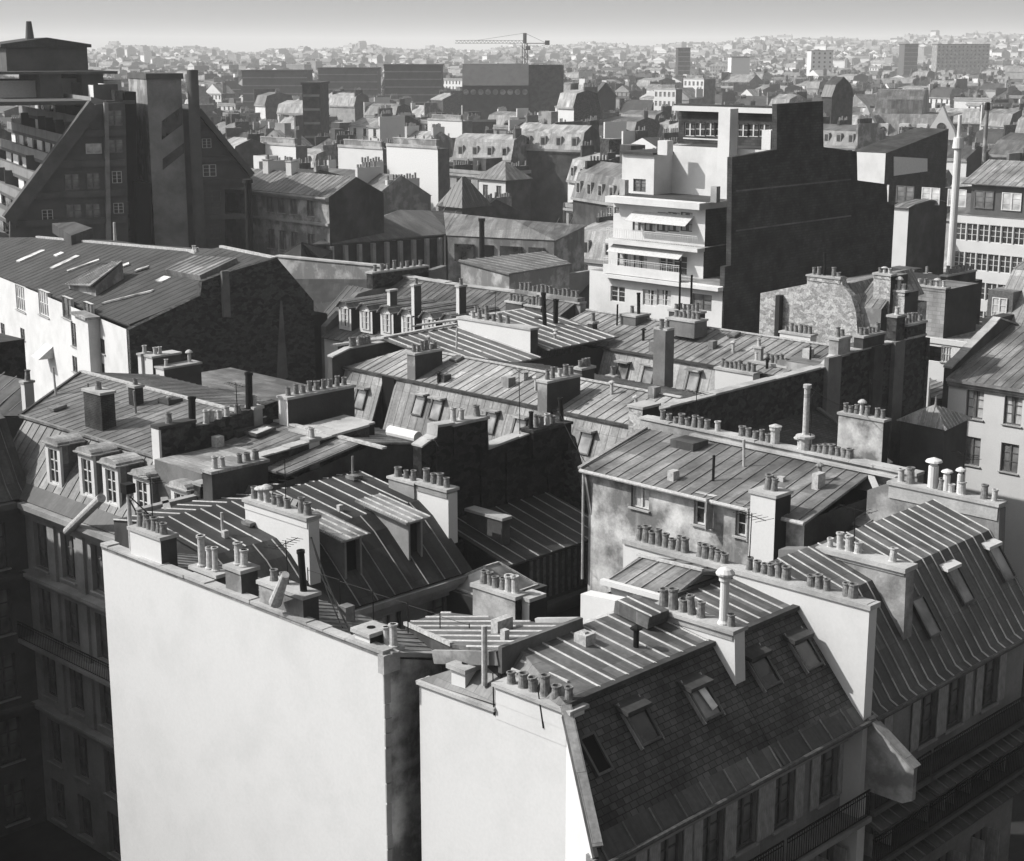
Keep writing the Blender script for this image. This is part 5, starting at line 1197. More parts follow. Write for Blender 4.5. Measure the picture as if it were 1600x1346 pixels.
    mb=MB(f); mb.prism([(x,y,z-.5) for x,y,z in C],[(C[0][0],C[0][1],C[0][2]+.28),(C[1][0],C[1][1],C[1][2]+.75),(C[2][0],C[2][1],C[2][2]+hh-.15),(C[3][0],C[3][1],C[3][2]+.6)]); mb.build('dormer','aged_render',r)
    D=[q(258,430),q(312,440),q(370,412),q(300,408)]
    mb=MB(f); plane(mb,[(x,y,z+.45) for x,y,z in D],.5,.8); mb.build('raised_roof',['zinc_mid','zinc_light'],r)
    # outshot and rear small things
    s=f.pa(150,500,A); mb=MB(f); mb.box(A-.9,A-.02,s[1]-.8,s[1]+2.2,0,s[2]+.2); mb.build('outshot','white_paint',r); bx(r,f,'outshot_roof',A-1.2,A-.02,s[1]-1.1,s[1]+2.5,s[2]+.21,s[2]+.4,'zinc_pale')
    p=f.pa(78,550,A); mb=MB(f); mb.prism([(A,p[1]-1,p[2]+.6),(A-1.3,p[1]-1,p[2]-.4),(A,p[1]-1,p[2]-.4)],[(A,p[1]+1,p[2]+.6),(A-1.3,p[1]+1,p[2]-.4),(A,p[1]+1,p[2]-.4)]); mb.build('canopy','awning_cloth',r)
    for x,y0,y1 in ((180,358,376),):
        p=q(x,y1); MB(f).cyl(p,(p[0],p[1],p[2]+1.6),.16,.12,8).build('flue_pipe','pot_pale',r)
    st=stackpx(r,f,(305,415),(305,398),(296,396),23.,.6,'pale_stone',['pale','pale'],'b',margin=.1)
    # stacks of white-ended walls in front of the gable
    g=thing('old_house','low old house with two bulky white-ended chimney blocks in front of the brick gable','house',(52,85,0))
    body(g,G,52,66,78,92,0,18.2,{'all':'stained_render'},flat_roof='zinc_mid')
    stackpx(g,G,(240,600),(240,560),(282,549),19.,1.,'soot_render',[None,'pale','pale',None,None,None],'a',margin=.1,smats={'-a':'white_render'},sink=2)
    stackpx(g,G,(222,590),(222,556),(215,553),19.3,.8,'white_render',['pale','pale'],'b',margin=.1,sink=2)
    stackpx(g,G,(258,615),(258,578),(314,570),18.5,1.,'soot_render',['pale',None,None,'cowl'],'a',margin=.2,smats={'-a':'white_render'},sink=2)
    g=thing('old_house','sooty house with dark panelled roof light cut by the left edge, above the dormer row','house',(40,95,0))
    A2=G.pz(38,530,21.5); b=G.pb(38,530,A2[1]); body(g,G,A2[0]-14,A2[0],A2[1],A2[1]+10,0,21.5,{'all':'rubble_soot'},flat_roof='felt_dark')
    mb=MB(); plane(mb,[G.pz(-30,578,20.5),G.pz(50,596,20.5),G.pz(40,650,19.),G.pz(-30,650,19.)],.1,1.2); mb.build('lean_roof',['zinc_dark','zinc_light'],g)
    mb=MB(); k=[G.pz(-30,578,20.5),G.pz(50,596,20.5),G.pz(40,650,19.),G.pz(-30,650,19.)]; mb.prism([(x,y,0) for x,y,z in k],[(x,y,z-.12) for x,y,z in k]); mb.build('lean_wall','soot_render',g)
    stackpx(g,G,(40,632),(40,600),(32,598),20.,.6,'white_render',['clay'],'b',margin=.1)
    take(60,130,34)
factory()
def tower():
    f=Fr(-20); B=175.
    r=thing('terraced_building','big dark concrete building with sloping glazed terraces and triangular ends, upper left','building',(45,B,0),f)
    P=lambda x,y,b=B:f.pb(*t1(x,y),b)
    cm='concrete_brown'
    L0=P(60,1160);L1=P(570,480)
    # left wing end wall
    def sheet(name,pts,mat,th=.6,b=B):
        v=[P(x,y,b) for x,y in pts]; lo=min(p[2] for p in v)
        mb=MB(f); mb.prism([(a,b,z) for a,_,z in v],[(a,b+th,z) for a,_,z in v]); return mb.build(name,mat,r)
    sheet('end_wall',[(60,1160),(570,470),(745,455),(770,1500),(60,1500)],cm,.6)
    sheet('pier',[(620,460),(645,460),(668,1500),(640,1500)],'facade_stone',.5,B-.5)
    mb=MB(f); a=P(50,1160,B-.6); c=P(560,475,B-.6); mb.bar(a,c,1.4,1.3,0,(0,1,0)); mb.build('raking_beam','courtyard_stone',r)
    for y0,x0 in ((650,470),(835,330),(1020,210),(1190,90)):
        a=P(x0,y0,B-.3); c=P(750,y0-12,B-.3); MB(f).box(a[0],c[0],B-.35,B-.01,a[2]-.25,a[2]+.45).build('floor_beam','courtyard_stone',r)
    for x0,x1,y0,y1,m in ((515,610,705,765,'pale_two'),(390,480,885,985,'grey_two'),(522,600,880,975,'grey_two'),(400,495,1065,1190,'grey_two'),(515,605,1062,1180,'grey_two'),(640,735,505,600,'grey_two'),(650,740,680,760,'grey_two'),(672,730,870,940,'glass_two'),(680,740,1060,1120,'glass_two'),(255,320,1100,1165,'glass_two')):
        a=P((x0+x1)/2,y1,B-.3); w=P(x1,y1,B-.3)[0]-P(x0,y1,B-.3)[0]; h=P(x0,y0,B-.3)[2]-a[2]
        window(r,f,(a[0],B-.05,a[2]),'-b',w,h,m,sill=False,dep=-.06 if 0 else 0.03)
    sheet('shaft',[(745,395),(810,395),(830,1500),(770,1500)],'hollow',20,B+1)
    sheet('shaft',[(810,930),(900,940),(912,1500),(820,1500)],'hollow',20,B-.5)
    # pale lift tower, left face lit
    x0=P(872,320,B+2);x1=P(1078,320,B+2); lf=.001
    z0=x0[2]; 
    b1_=f.pa(*t1(765,340),x0[0])[1]; body(r,f,x0[0],x1[0],B+2,b1_,0,z0,{'-a':'aged_render','-b':'facade_stone','all':cm},flat_roof='felt_dark',name='stair_tower'); bx(r,f,'roof_slab',x0[0]-.1,x1[0]+.2,B+1.8,b1_,z0,z0+.6,'concrete_brown')
    v=[P(x,y,B+1.9) for x,y in ((965,570),(1085,480),(1085,590),(965,680))]; mb=MB(f); mb.prism([(a,B+1.9,z) for a,_,z in v],[(a,B+2.01,z) for a,_,z in v]); mb.build('raking_window','glass',r)
    v=[P(x,y,B+1.9) for x,y in ((970,795),(1095,700),(1095,760),(970,860))]; mb=MB(f); mb.prism([(a,B+1.9,z) for a,_,z in v],[(a,B+2.01,z) for a,_,z in v]); mb.build('raking_window','glass',r)
    a=P(875,330,B+8);  p=P(760,330,B+14)
    if 0: body(r,f,P(752,330,B+15)[0],x0[0]-.02,B+14.5,B+20,0,P(760,325,B+15)[2],{'-b':'concrete_pale','all':'concrete_pale'},name='stair_tower')
    c=P(1145,265,B+1); MB(f).cyl((c[0],B+1,0),(c[0],B+1,c[2]),.68,.6,20).build('round_chimney','concrete_brown',r)
    # right wing
    sheet('end_wall',[(1080,500),(1180,505),(1490,885),(1490,960),(1340,975),(1340,1500),(905,1500),(905,940),(1080,940)],cm,30,B+3)
    a=P(1180,505,B+2.5);c=P(1500,890,B+2.5); MB(f).bar(a,c,.6,.8,0,(0,1,0)).build('raking_beam','concrete_brown',r)
    for y in (650,805,940,1150):
        a=P(1195,y,B+2.6);c=P(min(1500,1195+(y-500)*.8),y-6,B+2.6); MB(f).box(a[0],c[0],B+2.65,B+2.99,a[2]-.2,a[2]+.35).build('floor_beam','courtyard_stone',r)
    for x0_,x1_,y0,y1,m in ((1205,1260,675,730,'pale_two'),(1210,1290,830,900,'glass_two'),(975,1080,1000,1060,'grey_two'),(1210,1320,985,1090,'grey_two'),(985,1085,1170,1240,'grey_two'),(1205,1320,1190,1270,'grey_two')):
        a=P((x0_+x1_)/2,y1,B+2.9); w=P(x1_,y1,B+2.9)[0]-P(x0_,y1,B+2.9)[0]; h=P(x0_,y0,B+2.9)[2]-a[2]; window(r,f,(a[0],B+2.98,a[2]),'-b',w,h,m,sill=False,dep=.03)
    sheet('panel',[(905,960),(965,970),(975,1500),(915,1500)],'concrete_pale',.3,B+2.5)
    # terraces on the left slope
    n=6; fl=(L1[2]-L0[2])/n*1.0
    for k in range(-2,n+1):
        z=L0[2]+fl*k; ak=L0[0]+(L1[0]-L0[0])*k/n
        bx(r,f,'terrace_wall',ak+2.2,max(ak+3.,min(ak+16,P(742,500)[0])),B+.62,B+37.9,z+.01,z+fl-.36,'glass')  # dark glass stands in for the deep shade of the terrace recess
        bx(r,f,'terrace_slab',ak-.3,max(ak+1,min(ak+5,P(742,500)[0])),B+.7,B+37.9,z-.35,z,'concrete_brown')
        mb=MB(f); mb.prism([(ak-.35,B+.7,z+.02),(ak+1.3,B+.7,z+.02),(ak+1.3,B+.7,z+.5),(ak-.3,B+.7,z+.95)],[(ak-.35,B+37.9,z+.02),(ak+1.3,B+37.9,z+.02),(ak+1.3,B+37.9,z+.5),(ak-.3,B+37.9,z+.95)]); mb.build('planter',['concrete_pale'],r)
        y=B+3+(k%2)*2
        while y<B+36:
            w=2.4+R()*1.5; m='panel_white' if R()<.6 else ('glass_grey' if R()<.5 else 'curtain'); bx(r,f,'terrace_screen',ak+1.6,ak+1.75,y,y+w,z+.02,z+1.5+R()*.9,m); 
            if R()<.5: bx(r,f,'terrace_divider',ak+.4,ak+3.0,y-.4,y-.2,z+.01,z+2.2,'concrete_brown')
            y+=w+1.5+R()*2
    # stepped top
    T0=P(0,455,B+1)[2]; 
    def blk(x0,x1,y0,y1,b,dep,mats,name='roof_block'):
        a0=P(x0,y1,b)[0];a1=P(x1,y1,b)[0]; return body(r,f,a0,a1,b,b+dep,P(x0,y1,b)[2]-.3,P(x0,y0,b)[2],mats,flat_roof='felt_dark',name=name)
    bx(r,f,'roof_slab',P(-200,470,B+6)[0],P(740,455,B+6)[0],B+.72,B+36,T0-.4,T0,'concrete_brown')
    blk(-120,240,330,440,B+16,14,{'-b':'panel_white','all':'white_paint'}); blk(245,375,290,440,B+13,14,{'all':cm}); blk(376,492,315,440,B+16,14,{'-b':'white_paint','all':'white_paint'}); blk(494,622,290,440,B+13,14,{'all':cm}); blk(624,728,330,440,B+16,12,{'all':'panel_white'})
    bx(r,f,'roof_slab',P(-150,290,B+13)[0],P(690,285,B+13)[0],B+12.,B+34,P(0,292,B+13)[2],P(0,275,B+13)[2],'concrete_brown')
    a0=P(38,200,B+18)[0];a1=P(522,200,B+18)[0]; body(r,f,a0,a1,B+18,B+34,P(38,280,B+18)[2],P(200,112,B+18)[2],{'all':cm},name='penthouse_wall')
    zt=P(200,112,B+18)[2]; mb=MB(f); e=[(a0-.6,zt),( (a0+a1)/2,zt+.75),(a1+.4,zt)]; 
    mb.prism([(x,B+17.4,z) for x,z in e]+[(a1+.4,B+17.4,zt-.35),(a0-.6,B+17.4,zt-.35)],[(x,B+34,z) for x,z in e]+[(a1+.4,B+34,zt-.35),(a0-.6,B+34,zt-.35)]); mb.build('penthouse_roof','felt_dark',r)
    p=P(195,100,B+22); MB(f).cyl((p[0],B+22,zt),(p[0],B+22,P(195,20,B+22)[2]),.12,.05,6).build('mast','iron',r); MB(f).cyl((p[0]-.3,B+22,zt+.3),(p[0]-.3,B+22,zt+2.6),.55,.3,8).build('mast_base','concrete_brown',r)
    w=f.w((45,195,0)); take(w.x,w.y,42)
    t=thing('steel_chimney','thin black steel chimney standing alone beside the right foot of the terraced concrete building','chimney',pd(393,390,165))
    p=pd(391,390,165); top=G.za(p[0],p[1],286); MB().cyl((p[0],p[1],0),(p[0],p[1],top),.42,.38,12).build('flue_pipe','iron',t); MB().cyl((p[0],p[1],top),(p[0],p[1],top+.35),.55,.5,12).build('cap','iron',t)
tower()
def sheds():
    r=pxh('workshop','long low hall with finely ribbed roof and pale posts, beyond the patched pale wall','hall',[[(484,383,19.3),(697,366,19.3),(692,330,17.),(625,328,21.8),(560,350,17.)]],'stained_render','rib_sheet','zinc_mid',1.1,inset=.04)
    e0=G.pz(484,383,19.3);e1=G.pz(697,366,19.3); 
    for i in range(10):
        p=Vector(e0).lerp(Vector(e1),(i+.5)/10)+Vector((-.1,-.12,0)); MB().box(p.x-.22,p.x+.22,p.y-.22,p.y+.22,13,p.z-.35).build('wall_post','pale_stone',r)
    r=pxh('workshop','long low hall with smooth grey roof meeting the ribbed one at a valley, right wing','hall',[[(697,368,19.3),(868,376,19.3),(917,352,20.3),(800,343,21.3),(693,332,21.3)]],'aged_render','zinc_mid','zinc_mid',1.6,inset=.03)
    e0=Vector(G.pz(697,368,19.3));e1=Vector(G.pz(868,376,19.3)); d=(e1-e0).normalized(); n_=Vector((-abs(d.y),-abs(d.x),0))
    for k,(f0,f1,m) in enumerate(((.08,.26,'glass'),(.36,.44,'hollow'),(.5,.7,'glass'),(.76,.9,'glass'))):
        p=e0.lerp(e1,f0)+n_*.12; q=e0.lerp(e1,f1)+n_*.12; u=Vector((0,0,1)); MB().prism([p-u*2.9,q-u*2.9,q-u*2.9-n_*.6,p-u*2.9-n_*.6],[p-u*.9,q-u*.9,q-u*.9-n_*.6,p-u*.9-n_*.6]).build('window_band',m,r)
    r=pxh('workshop','small hall with coarse ribbed roof and dark windowed wall, left of the white modern building','hall',[[(795,428,19.3),(893,412,19.3),(850,393,19.7),(716,407,19.7)]],'aged_render','rib_sheet','zinc_light',1.1,inset=.04)
    t=thing('steel_chimney','thin black steel chimney rising in front of the smooth-roofed long hall','chimney',G.pz(753,400,18.3)); p=G.pz(753,398,19.3); MB().cyl((p[0],p[1],0),(p[0],p[1],G.za(p[0],p[1],346)),.3,.28,10).build('flue_pipe','iron',t)
    MB().cyl((p[0],p[1],G.za(p[0],p[1],346)),(p[0],p[1],G.za(p[0],p[1],346)+.3),.36,.36,10).build('cap','iron',t)
    t=thing('garden_wall','patched pale wall running in front of the ribbed hall, left centre','wall',G.pz(480,420,18.3)); a=G.pz(432,402,20.3);b=G.pz(598,418,20.3)
    mb=MB(); mb.prism([(a[0],a[1],0),(b[0],b[1],0),(b[0],b[1],20.3),(a[0],a[1],20.3)],[(a[0]+.5,a[1]+.4,0),(b[0]+.5,b[1]+.4,0),(b[0]+.5,b[1]+.4,20.3),(a[0]+.5,a[1]+.4,20.3)]); mb.build('wall','aged_render',t)
    mb=MB(); mb.bar((a[0]+.25,a[1]+.2,20.4),(b[0]+.25,b[1]+.2,20.4),.8,.15); mb.build('coping','cap_mortar',t)
    for i,(x,y) in enumerate(((468,400),(562,395))): pass
    pxh('shed','low black roof between the brick gable, the patched pale wall and the dormer row','shed',[[(436,436,19.2),(606,437,19.2),(560,490,17.4),(508,505,17.4),(488,470,18.)]],'soot_render','zinc_black','zinc_mid',.8)
    # row of terrace houses with white windowed front
    f=G
    r=thing('townhouse','pale three-storey house with dark windows and two white stacks, right of the terraced building','house',pd(450,340,190))
    c=pd(408,320,188); A=c[0]+.0; 
    cl=G.pa(405,300,A)[1]; cr=G.pa(500,305,A)[1]; z=G.pa(450,303,A)[2]
    cs=[G.pa(x,320,A)[1] for x in (422,440,459,485)]; zb=G.pa(440,333,A)[2]; o=wins(r,G,'-a',A,cs,zb,1.3,2.2,'grey_two',sill=True,dep=.2)+wins(r,G,'-a',A,cs,zb-4.2,1.3,2.2,'grey_two',dep=.2)
    ext(r,G,'b',cr-1.5,cl+8,[(A,z),(A+4,z+2.),(A+8,z)],[('roof','zinc_mid',.8,'zinc_light'),('roof','zinc_mid',.8)],{'-a':'aged_render','all':'stained_render'},ops={'-a':o})
    cornice(r,G,'b',A,cr-1.5,cl+8,z,.5,.5,'pale_stone'); bx(r,G,'string_course',A-.25,A+.0,cr-1.5,cl+8,zb-.9,zb-.6,'pale_stone')
    for x in (424,460):
        p=G.pa(x,283,A+4.); stack(r,G,A+3.2,A+4.,p[1]-.5,p[1]+.5,z+1,z+3.2,'white_render',1,'b')
    take(A+6,(cl+cr)/2,20)
    for l,zz,pl,m in (('low white-trimmed shed with slanted roof at the left end of the ribbed hall','w',[(480,335,19.5),(500,346,19.5),(545,340,19.5),(520,322,20.3)],'zinc_light'),('small dark pyramid roof hut in front of the pale three-storey house','w',[(430,402,18.5),(470,378,20.5),(520,392,18.5),(500,404,18.5)],'zinc_dark')):
        pxh('shed',l,'shed',[pl],'stained_render',m,'zinc_mid',.8)
    # two hip-roofed houses and a pair of dark cones beyond the halls
    def hip(name,label,xl,xc,xr,y,yt,d,m,rm,fr=G,z=None,win=False):
        P0=pd(xc,y,d,fr) ; a,b,zz=P0; b1=fr.pa(xl,y,a)[1]; a1=fr.pb(xr,y,b)[0]
        r=thing(name,label,'house',(a,b,0),fr); o=[]
        if win:
            n=max(1,int((b1-b)/3)); 
            for k in (0,1,2): o+=wins(r,fr,'-a',a,[b+(i+.5)*(b1-b)/n for i in range(n)],zz-2.9-3.2*k,1.2,1.9,'grey_two',dep=.2)
        body(r,fr,a,a1,b,b1,0,zz,{'-a':m,'all':'stained_render'},{'-a':o})
        ca,cb=(a+a1)/2,(b+b1)/2; zt=fr.za(ca,cb,yt); q=[(a-.5,b-.5,zz),(a1+.5,b-.5,zz),(a1+.5,b1+.5,zz),(a-.5,b1+.5,zz)]
        da=max(0,(a1-a)-(b1-b))/2; db=max(0,(b1-b)-(a1-a))/2; T=[(ca-da,cb-db,zt),(ca+da,cb+db,zt)]
        for i in range(4):
            mb=MB(fr); e=[q[i],q[(i+1)%4]]
            far=sorted(T,key=lambda t:(t[0]-e[0][0])**2+(t[1]-e[0][1])**2); far2=sorted(T,key=lambda t:(t[0]-e[1][0])**2+(t[1]-e[1][1])**2)
            pts=[e[0],e[1],far2[0],far[0]]
            if Vector(far2[0])==Vector(far[0]): pts=pts[:3]
            plane(mb,pts,.1,.9,.06,.05); mb.build('roof',[rm,'zinc_mid'],r)
        w=fr.w((ca,cb,0)); take(w.x,w.y,max(a1-a,b1-b)*.7+3); return r
    hip('house','house with broad dark hipped roof, first of two beyond the smooth-roofed hall',690,735,768,258,238,330,'aged_render','zinc_mid')
    hip('house','pale house with dark pyramid roof and tall windows, second of two beyond the smooth-roofed hall',748,790,826,282,252,270,'white_render','zinc_mid',win=True)
    hip('house','dark steep-roofed house like twin cones, just beyond the bend of the ribbed hall',688,722,762,325,276,240,'soot_render','zinc_dark')
    # small white-fronted dormer row beyond ribbed hall
    P0=pd(700,300,250); 
sheds()
def box(name,label,cat,xl,xc,xr,y,d,mats,roof='flat',fr=G,win=None,group=None,yt=None,rmat='zinc_mid',base=0,tk=.6):
    a,b,z=pd(xc,y,d,fr); b1=fr.pa(xl,y,a)[1]; a1=fr.pb(xr,y,b)[0]; r=thing(name,label,cat,(a,b,0),fr,group); o={}
    if win:
        for sd,(n,rows,w,h,fh,kind) in win.items():
            L0,L1=(b,b1) if sd=='-a' else (a,a1)
            for k in range(rows):
                zz=z-fh*(k+1)+ (fh-h)*.35; o[sd]=o.get(sd,[])+wins(r,fr,sd,a if sd=='-a' else b,[L0+(i+.5)*(L1-L0)/n for i in range(n)],zz,w,h,kind,sill=False)
    body(r,fr,a,a1,b,b1,base,z,mats,o,flat_roof=rmat if roof=='flat' else None)
    if roof=='mansard':
        zt=fr.za((a+a1)/2,(b+b1)/2,yt); h=zt-z
        pr=[(a-.3,z),(a+1.2,z+h*.6),((a+a1)/2,zt),(a1-1.2,z+h*.6),(a1+.3,z)]
        for i in range(4):
            mb=MB(fr); (x0,z0),(x1,z1)=pr[i],pr[i+1]; plane(mb,[(x0,b-.1,z0),(x0,b1+.1,z0),(x1,b1+.1,z1),(x1,b-.1,z1)],.1,.8); mb.build('roof',[rmat,'zinc_mid'],r)
        MB(fr).prism([(x,b,zz-.1) for x,zz in pr],[(x,b+.3,zz-.1) for x,zz in pr]).build('gable_wall',mats.get('-b',mats.get('all')),r)
    w=fr.w(((a+a1)/2,(b+b1)/2,0)); take(w.x,w.y,max(a1-a,b1-b)*tk+2)
    return r,(a,a1,b,b1,z)
def bands(r,fr,a,bl,br,z,m):
    wm='glass' if m in('aged_render','white_render','panel_white') else 'concrete_pale'
    n=max(3,int((bl-br)/3.4))
    for k in range(6):
        mb=MB(fr); zz=z-2.6-3.3*k
        if m=='panel_white': break
        if wm=='glass':
            for i in range(n): c=br+(i+.5)*(bl-br)/n; mb.box(a-.05,a+.02,c-.7,c+.7,zz,zz+1.5)
            mb.build('window_row',wm,r)['kind']='stuff'
        else: mb.box(a-.12,a+.02,br+.2,bl-.2,zz-.2,zz+.35); mb.build('floor_band',wm,r)
def landmarks():
    # right background
    r,(a,a1,b,b1,z)=box('apartment_building','pale apartment building with dark set-back top floor, at the right edge beyond the white mast','building',1492,1700,1760,352,185,{'-a':'white_render','all':'aged_render'},win={'-a':(11,4,1.3,2.0,3.3,'glass_two')},rmat='zinc_mid')
    body(r,G,a+1.5,a1,b,b1-1,z,z+3.6,{'all':'concrete_brown'},flat_roof='zinc_mid',name='attic_wall')
    for i in range(9): window(r,G,(a+1.5,b+3+i*3.4,z+.8),'-a',2.4,2.,'pale_two' if i%3 else 'grey_two',sill=False,dep=-.08)
    mb=MB(); plane(mb,[(a+.8,b-1,z+3.6),(a+.8,b1,z+3.6),(a+7,b1,z+6),(a+7,b-1,z+6)],.12,.8); plane(mb,[(a+13,b-1,z+3.6),(a+13,b1,z+3.6),(a+7,b1,z+6),(a+7,b-1,z+6)],.12,.8); mb.build('roof',['zinc_light','zinc_mid'],r)
    t=thing('flue_mast','tall pale masonry flue with collar, between the dark panelled block and the right edge apartments','chimney',pd(1487,400,160)); p=pd(1487,390,160)
    z1=G.za(p[0],p[1],232); z2=G.za(p[0],p[1],180); MB().cyl((p[0],p[1],0),(p[0],p[1],z1),.42,.34,14).build('shaft','white_paint',t); MB().cyl((p[0],p[1],z1),(p[0],p[1],z1+1),.55,.45,14).build('collar','white_paint',t); MB().cyl((p[0],p[1],z1+1),(p[0],p[1],z2),.2,.16,12).build('upper_shaft','white_paint',t)
    t=thing('flue_mast','slim pale flue with dark cap rising near the right edge below the skyline','chimney',pd(1535,260,230)); p=pd(1537,255,230); z2=G.za(p[0],p[1],172); MB().cyl((p[0],p[1],0),(p[0],p[1],z2),.35,.25,10).build('shaft','aged_render',t); MB().cyl((p[0],p[1],z2),(p[0],p[1],z2+1),.4,.3,10).build('cap','iron',t)
    r,(a,a1,b,b1,z)=box('commercial_building','dark block with one white panel high on its side, right of the great dark wall','building',1330,1384,1480,240,215,{'-a':'white_paint','all':'brick_wall_grey'})
    u=[G.pb(x,y,b-.08) for x,y in ((1397,245),(1449,248),(1449,268),(1397,275))]; mb=MB(); mb.prism([(x,b-.1,zz) for x,_,zz in u],[(x,b-.005,zz) for x,_,zz in u]); mb.build('panel','panel_white',r)
    mb=MB(); mb.prism([(a,b,z),(a1,b,z),(a1,b,z+2.6)],[(a,b1,z),(a1,b1,z),(a1,b1,z+2.6)]); mb.build('sloping_roof','brick_wall_grey',r)
    r,_=box('house','small pale house with dark arched gable shade at the foot of the dark panelled block','house',1396,1420,1480,325,190,{'-a':'white_render','all':'stained_render'},roof='mansard',yt=312)
    # grand building with two pedimented gables
    D=420; c=pd(1345,215,D); fr=Fr(-38)
    a,b,z=pd(1400,212,D,fr); 
    r=thing('grand_building','ornate building with twin white pedimented gables and a humped zinc roof, upper right','building',pd(1400,212,D))
    A=G.pz(1400,212,G.za(c[0],c[1],212)); fr=Fr(22); a0=fr.w((0,0,0))
    # frame whose a axis points straight away from the viewer there
    a,b,z=pd(1400,214,D,fr); bl=fr.pa(1335,214,a)[1]; br=fr.pa(1485,214,a)[1]
    body(r,fr,a,a+22,br,bl,0,z,{'all':'white_render'}); 
    zr=fr.za(a+4,bl,178)
    mb=MB(fr); plane(mb,[(a,br,z),(a,bl,z),(a+4,bl,zr),(a+4,br,zr)],.2,1.2); plane(mb,[(a+4,br,zr),(a+4,bl,zr),(a+22,bl,zr),(a+22,br,zr)],.2,1.5); mb.build('roof',['zinc_mid','zinc_light'],r)
    for x in (1352,1470):
        m=fr.pa(x,214,a-.6); zt=fr.pa(x,166,a-.6)[2]; w=3.9
        mb=MB(fr); pr=[(m[1]-w,z-.5),(m[1]+w,z-.5),(m[1]+w*.8,z+1.8),(m[1]+w*.35,z+(zt-z)*.62),(m[1],zt),(m[1]-w*.35,z+(zt-z)*.62),(m[1]-w*.8,z+1.8)]
        mb.prism([(a-.8,y,zz) for y,zz in pr],[(a+3,y,zz) for y,zz in pr]); mb.build('pediment','white_render',r)
        MB(fr).cyl((a-.95,m[1],z+2.6),(a-.81,m[1],z+2.6),1.1,1.1,14).build('oculus','glass',r)
    for x in (1380,1412,1440):
        m=fr.pa(x,200,a+.3); MB(fr).box(a+.2,a+3,m[1]-1.2,m[1]+1.2,z,z+3.2).build('dormer','white_render',r); MB(fr).cyl((a+.05,m[1],z+1.7),(a+.19,m[1],z+1.7),.8,.8,12).build('dormer_window','glass',r)
    zb=fr.za(a+12,0,180)
    k0=fr.pa(1442,180,a+10)[1];k1=fr.pa(1368,180,a+10)[1]; zt=fr.za(a+14,k1,140); z0=zr
    mb=MB(fr); pr=[(a+8,z0),(a+9,z0+(zt-z0)*.6),(a+12,zt),(a+18,zt),(a+21,z0)]
    for i in range(4): plane(mb,[(pr[i][0],k0,pr[i][1]),(pr[i][0],k1,pr[i][1]),(pr[i+1][0],k1,pr[i+1][1]),(pr[i+1][0],k0,pr[i+1][1])],.15,1.2)
    mb.prism([(x,k0,zz) for x,zz in pr],[(x,k1,zz) for x,zz in pr],0); mb.build('humped_roof',['zinc_light','zinc_pale'],r)
    w=fr.w((a+10,(bl+br)/2,0)); take(w.x,w.y,24)
    r,_=box('apartment_block','dark bulging-topped block standing behind the great dark wall, upper right','building',1284,1300,1333,152,380,{'all':'brick_dark','-a':'brick_dark'},roof='mansard',yt=120,rmat='zinc_dark')
    # central dark institutional block with arcade
    fr=Fr(44.2); D=560; a,b,z=pd(810,100,D,fr); bl=fr.pa(722,100,a)[1]; br=fr.pa(826,100,a)[1]; zb=fr.za(a,b,146)
    r=thing('institution','long dark roofed block with a row of small arches, under the crane','building',pd(780,140,D)); body(r,fr,a,a+25,br,bl,0,zb,{'all':'soot_render'})
    mb=MB(fr); zr=z; plane(mb,[(a-1,br,zb+2.6),(a-1,bl,zb+2.6),(a+5,bl,zr),(a+5,br,zr)],.3,0); plane(mb,[(a+5,br,zr),(a+5,bl,zr),(a+25,bl,zr-4),(a+25,br,zr-4)],.3,0); mb.build('roof',['concrete_brown','zinc_mid'],r); body(r,fr,a,a+24,br,bl,zb,zb+2.6,{'all':'soot_render'},name='arcade_wall')
    for i in range(9):
        y=br+(i+.5)*(bl-br)/9; MB(fr).cyl((a-.3,y,zb+.4),(a-.01,y,zb+.4),1.,1.,10).build('arch','aged_render',r)
    body(r,fr,a+1,a+25,br-12,br-.1,0,zr-.5,{'all':'brick_dark'},name='side_block'); w=fr.w((a+10,(bl+br)/2,0)); take(w.x,w.y,26)
    for i,(lab,x0,x1,y,d,m) in enumerate((('wide flat dark block under the skyline left of centre, nearest the terraced building',378,480,112,700,'concrete_brown'),('wide flat dark block under the skyline, middle one left of the crane',497,590,108,760,'concrete_brown'),('long low dark block left of the arcaded block under the skyline',600,690,103,720,'soot_render'),('dark windowless cube standing in pale roofs right of the terraced building',472,500,133,400,'brick_dark'),('pale slab block on the skyline far right',1465,1547,70,1500,'aged_render'),('white-fronted block on the skyline left of the pale slab',1268,1302,80,1300,'white_render'),('bright white slab wall in the haze above the modern building',1143,1172,90,1100,'panel_white'),('dark narrow tower block on the skyline right of the crane',1060,1079,76,1200,'brick_dark'),('dark pale-edged tower block on the skyline at right',1414,1435,70,1300,'concrete_brown'))):
        a,b,z=pd((x0+x1)/2,y,d,fr); bl=fr.pa(x0,y,a)[1]; br=fr.pa(x1,y,a)[1]; r=thing('block_building',lab,'building',pd((x0+x1)/2,y,d)); body(r,fr,a,a+18,br,bl,0,z,{'all':m},flat_roof='felt_dark')
        bands(r,fr,a,bl,br,z,m); mb=MB(fr); mb.box(a-.4,a+18.4,br-.3,bl+.3,z,z+.6); mb.build('roof_slab','soot_render' if m!='panel_white' else 'grey_render',r)
        w=fr.w((a+9,(bl+br)/2,0)); take(w.x,w.y,(bl-br)*.5)
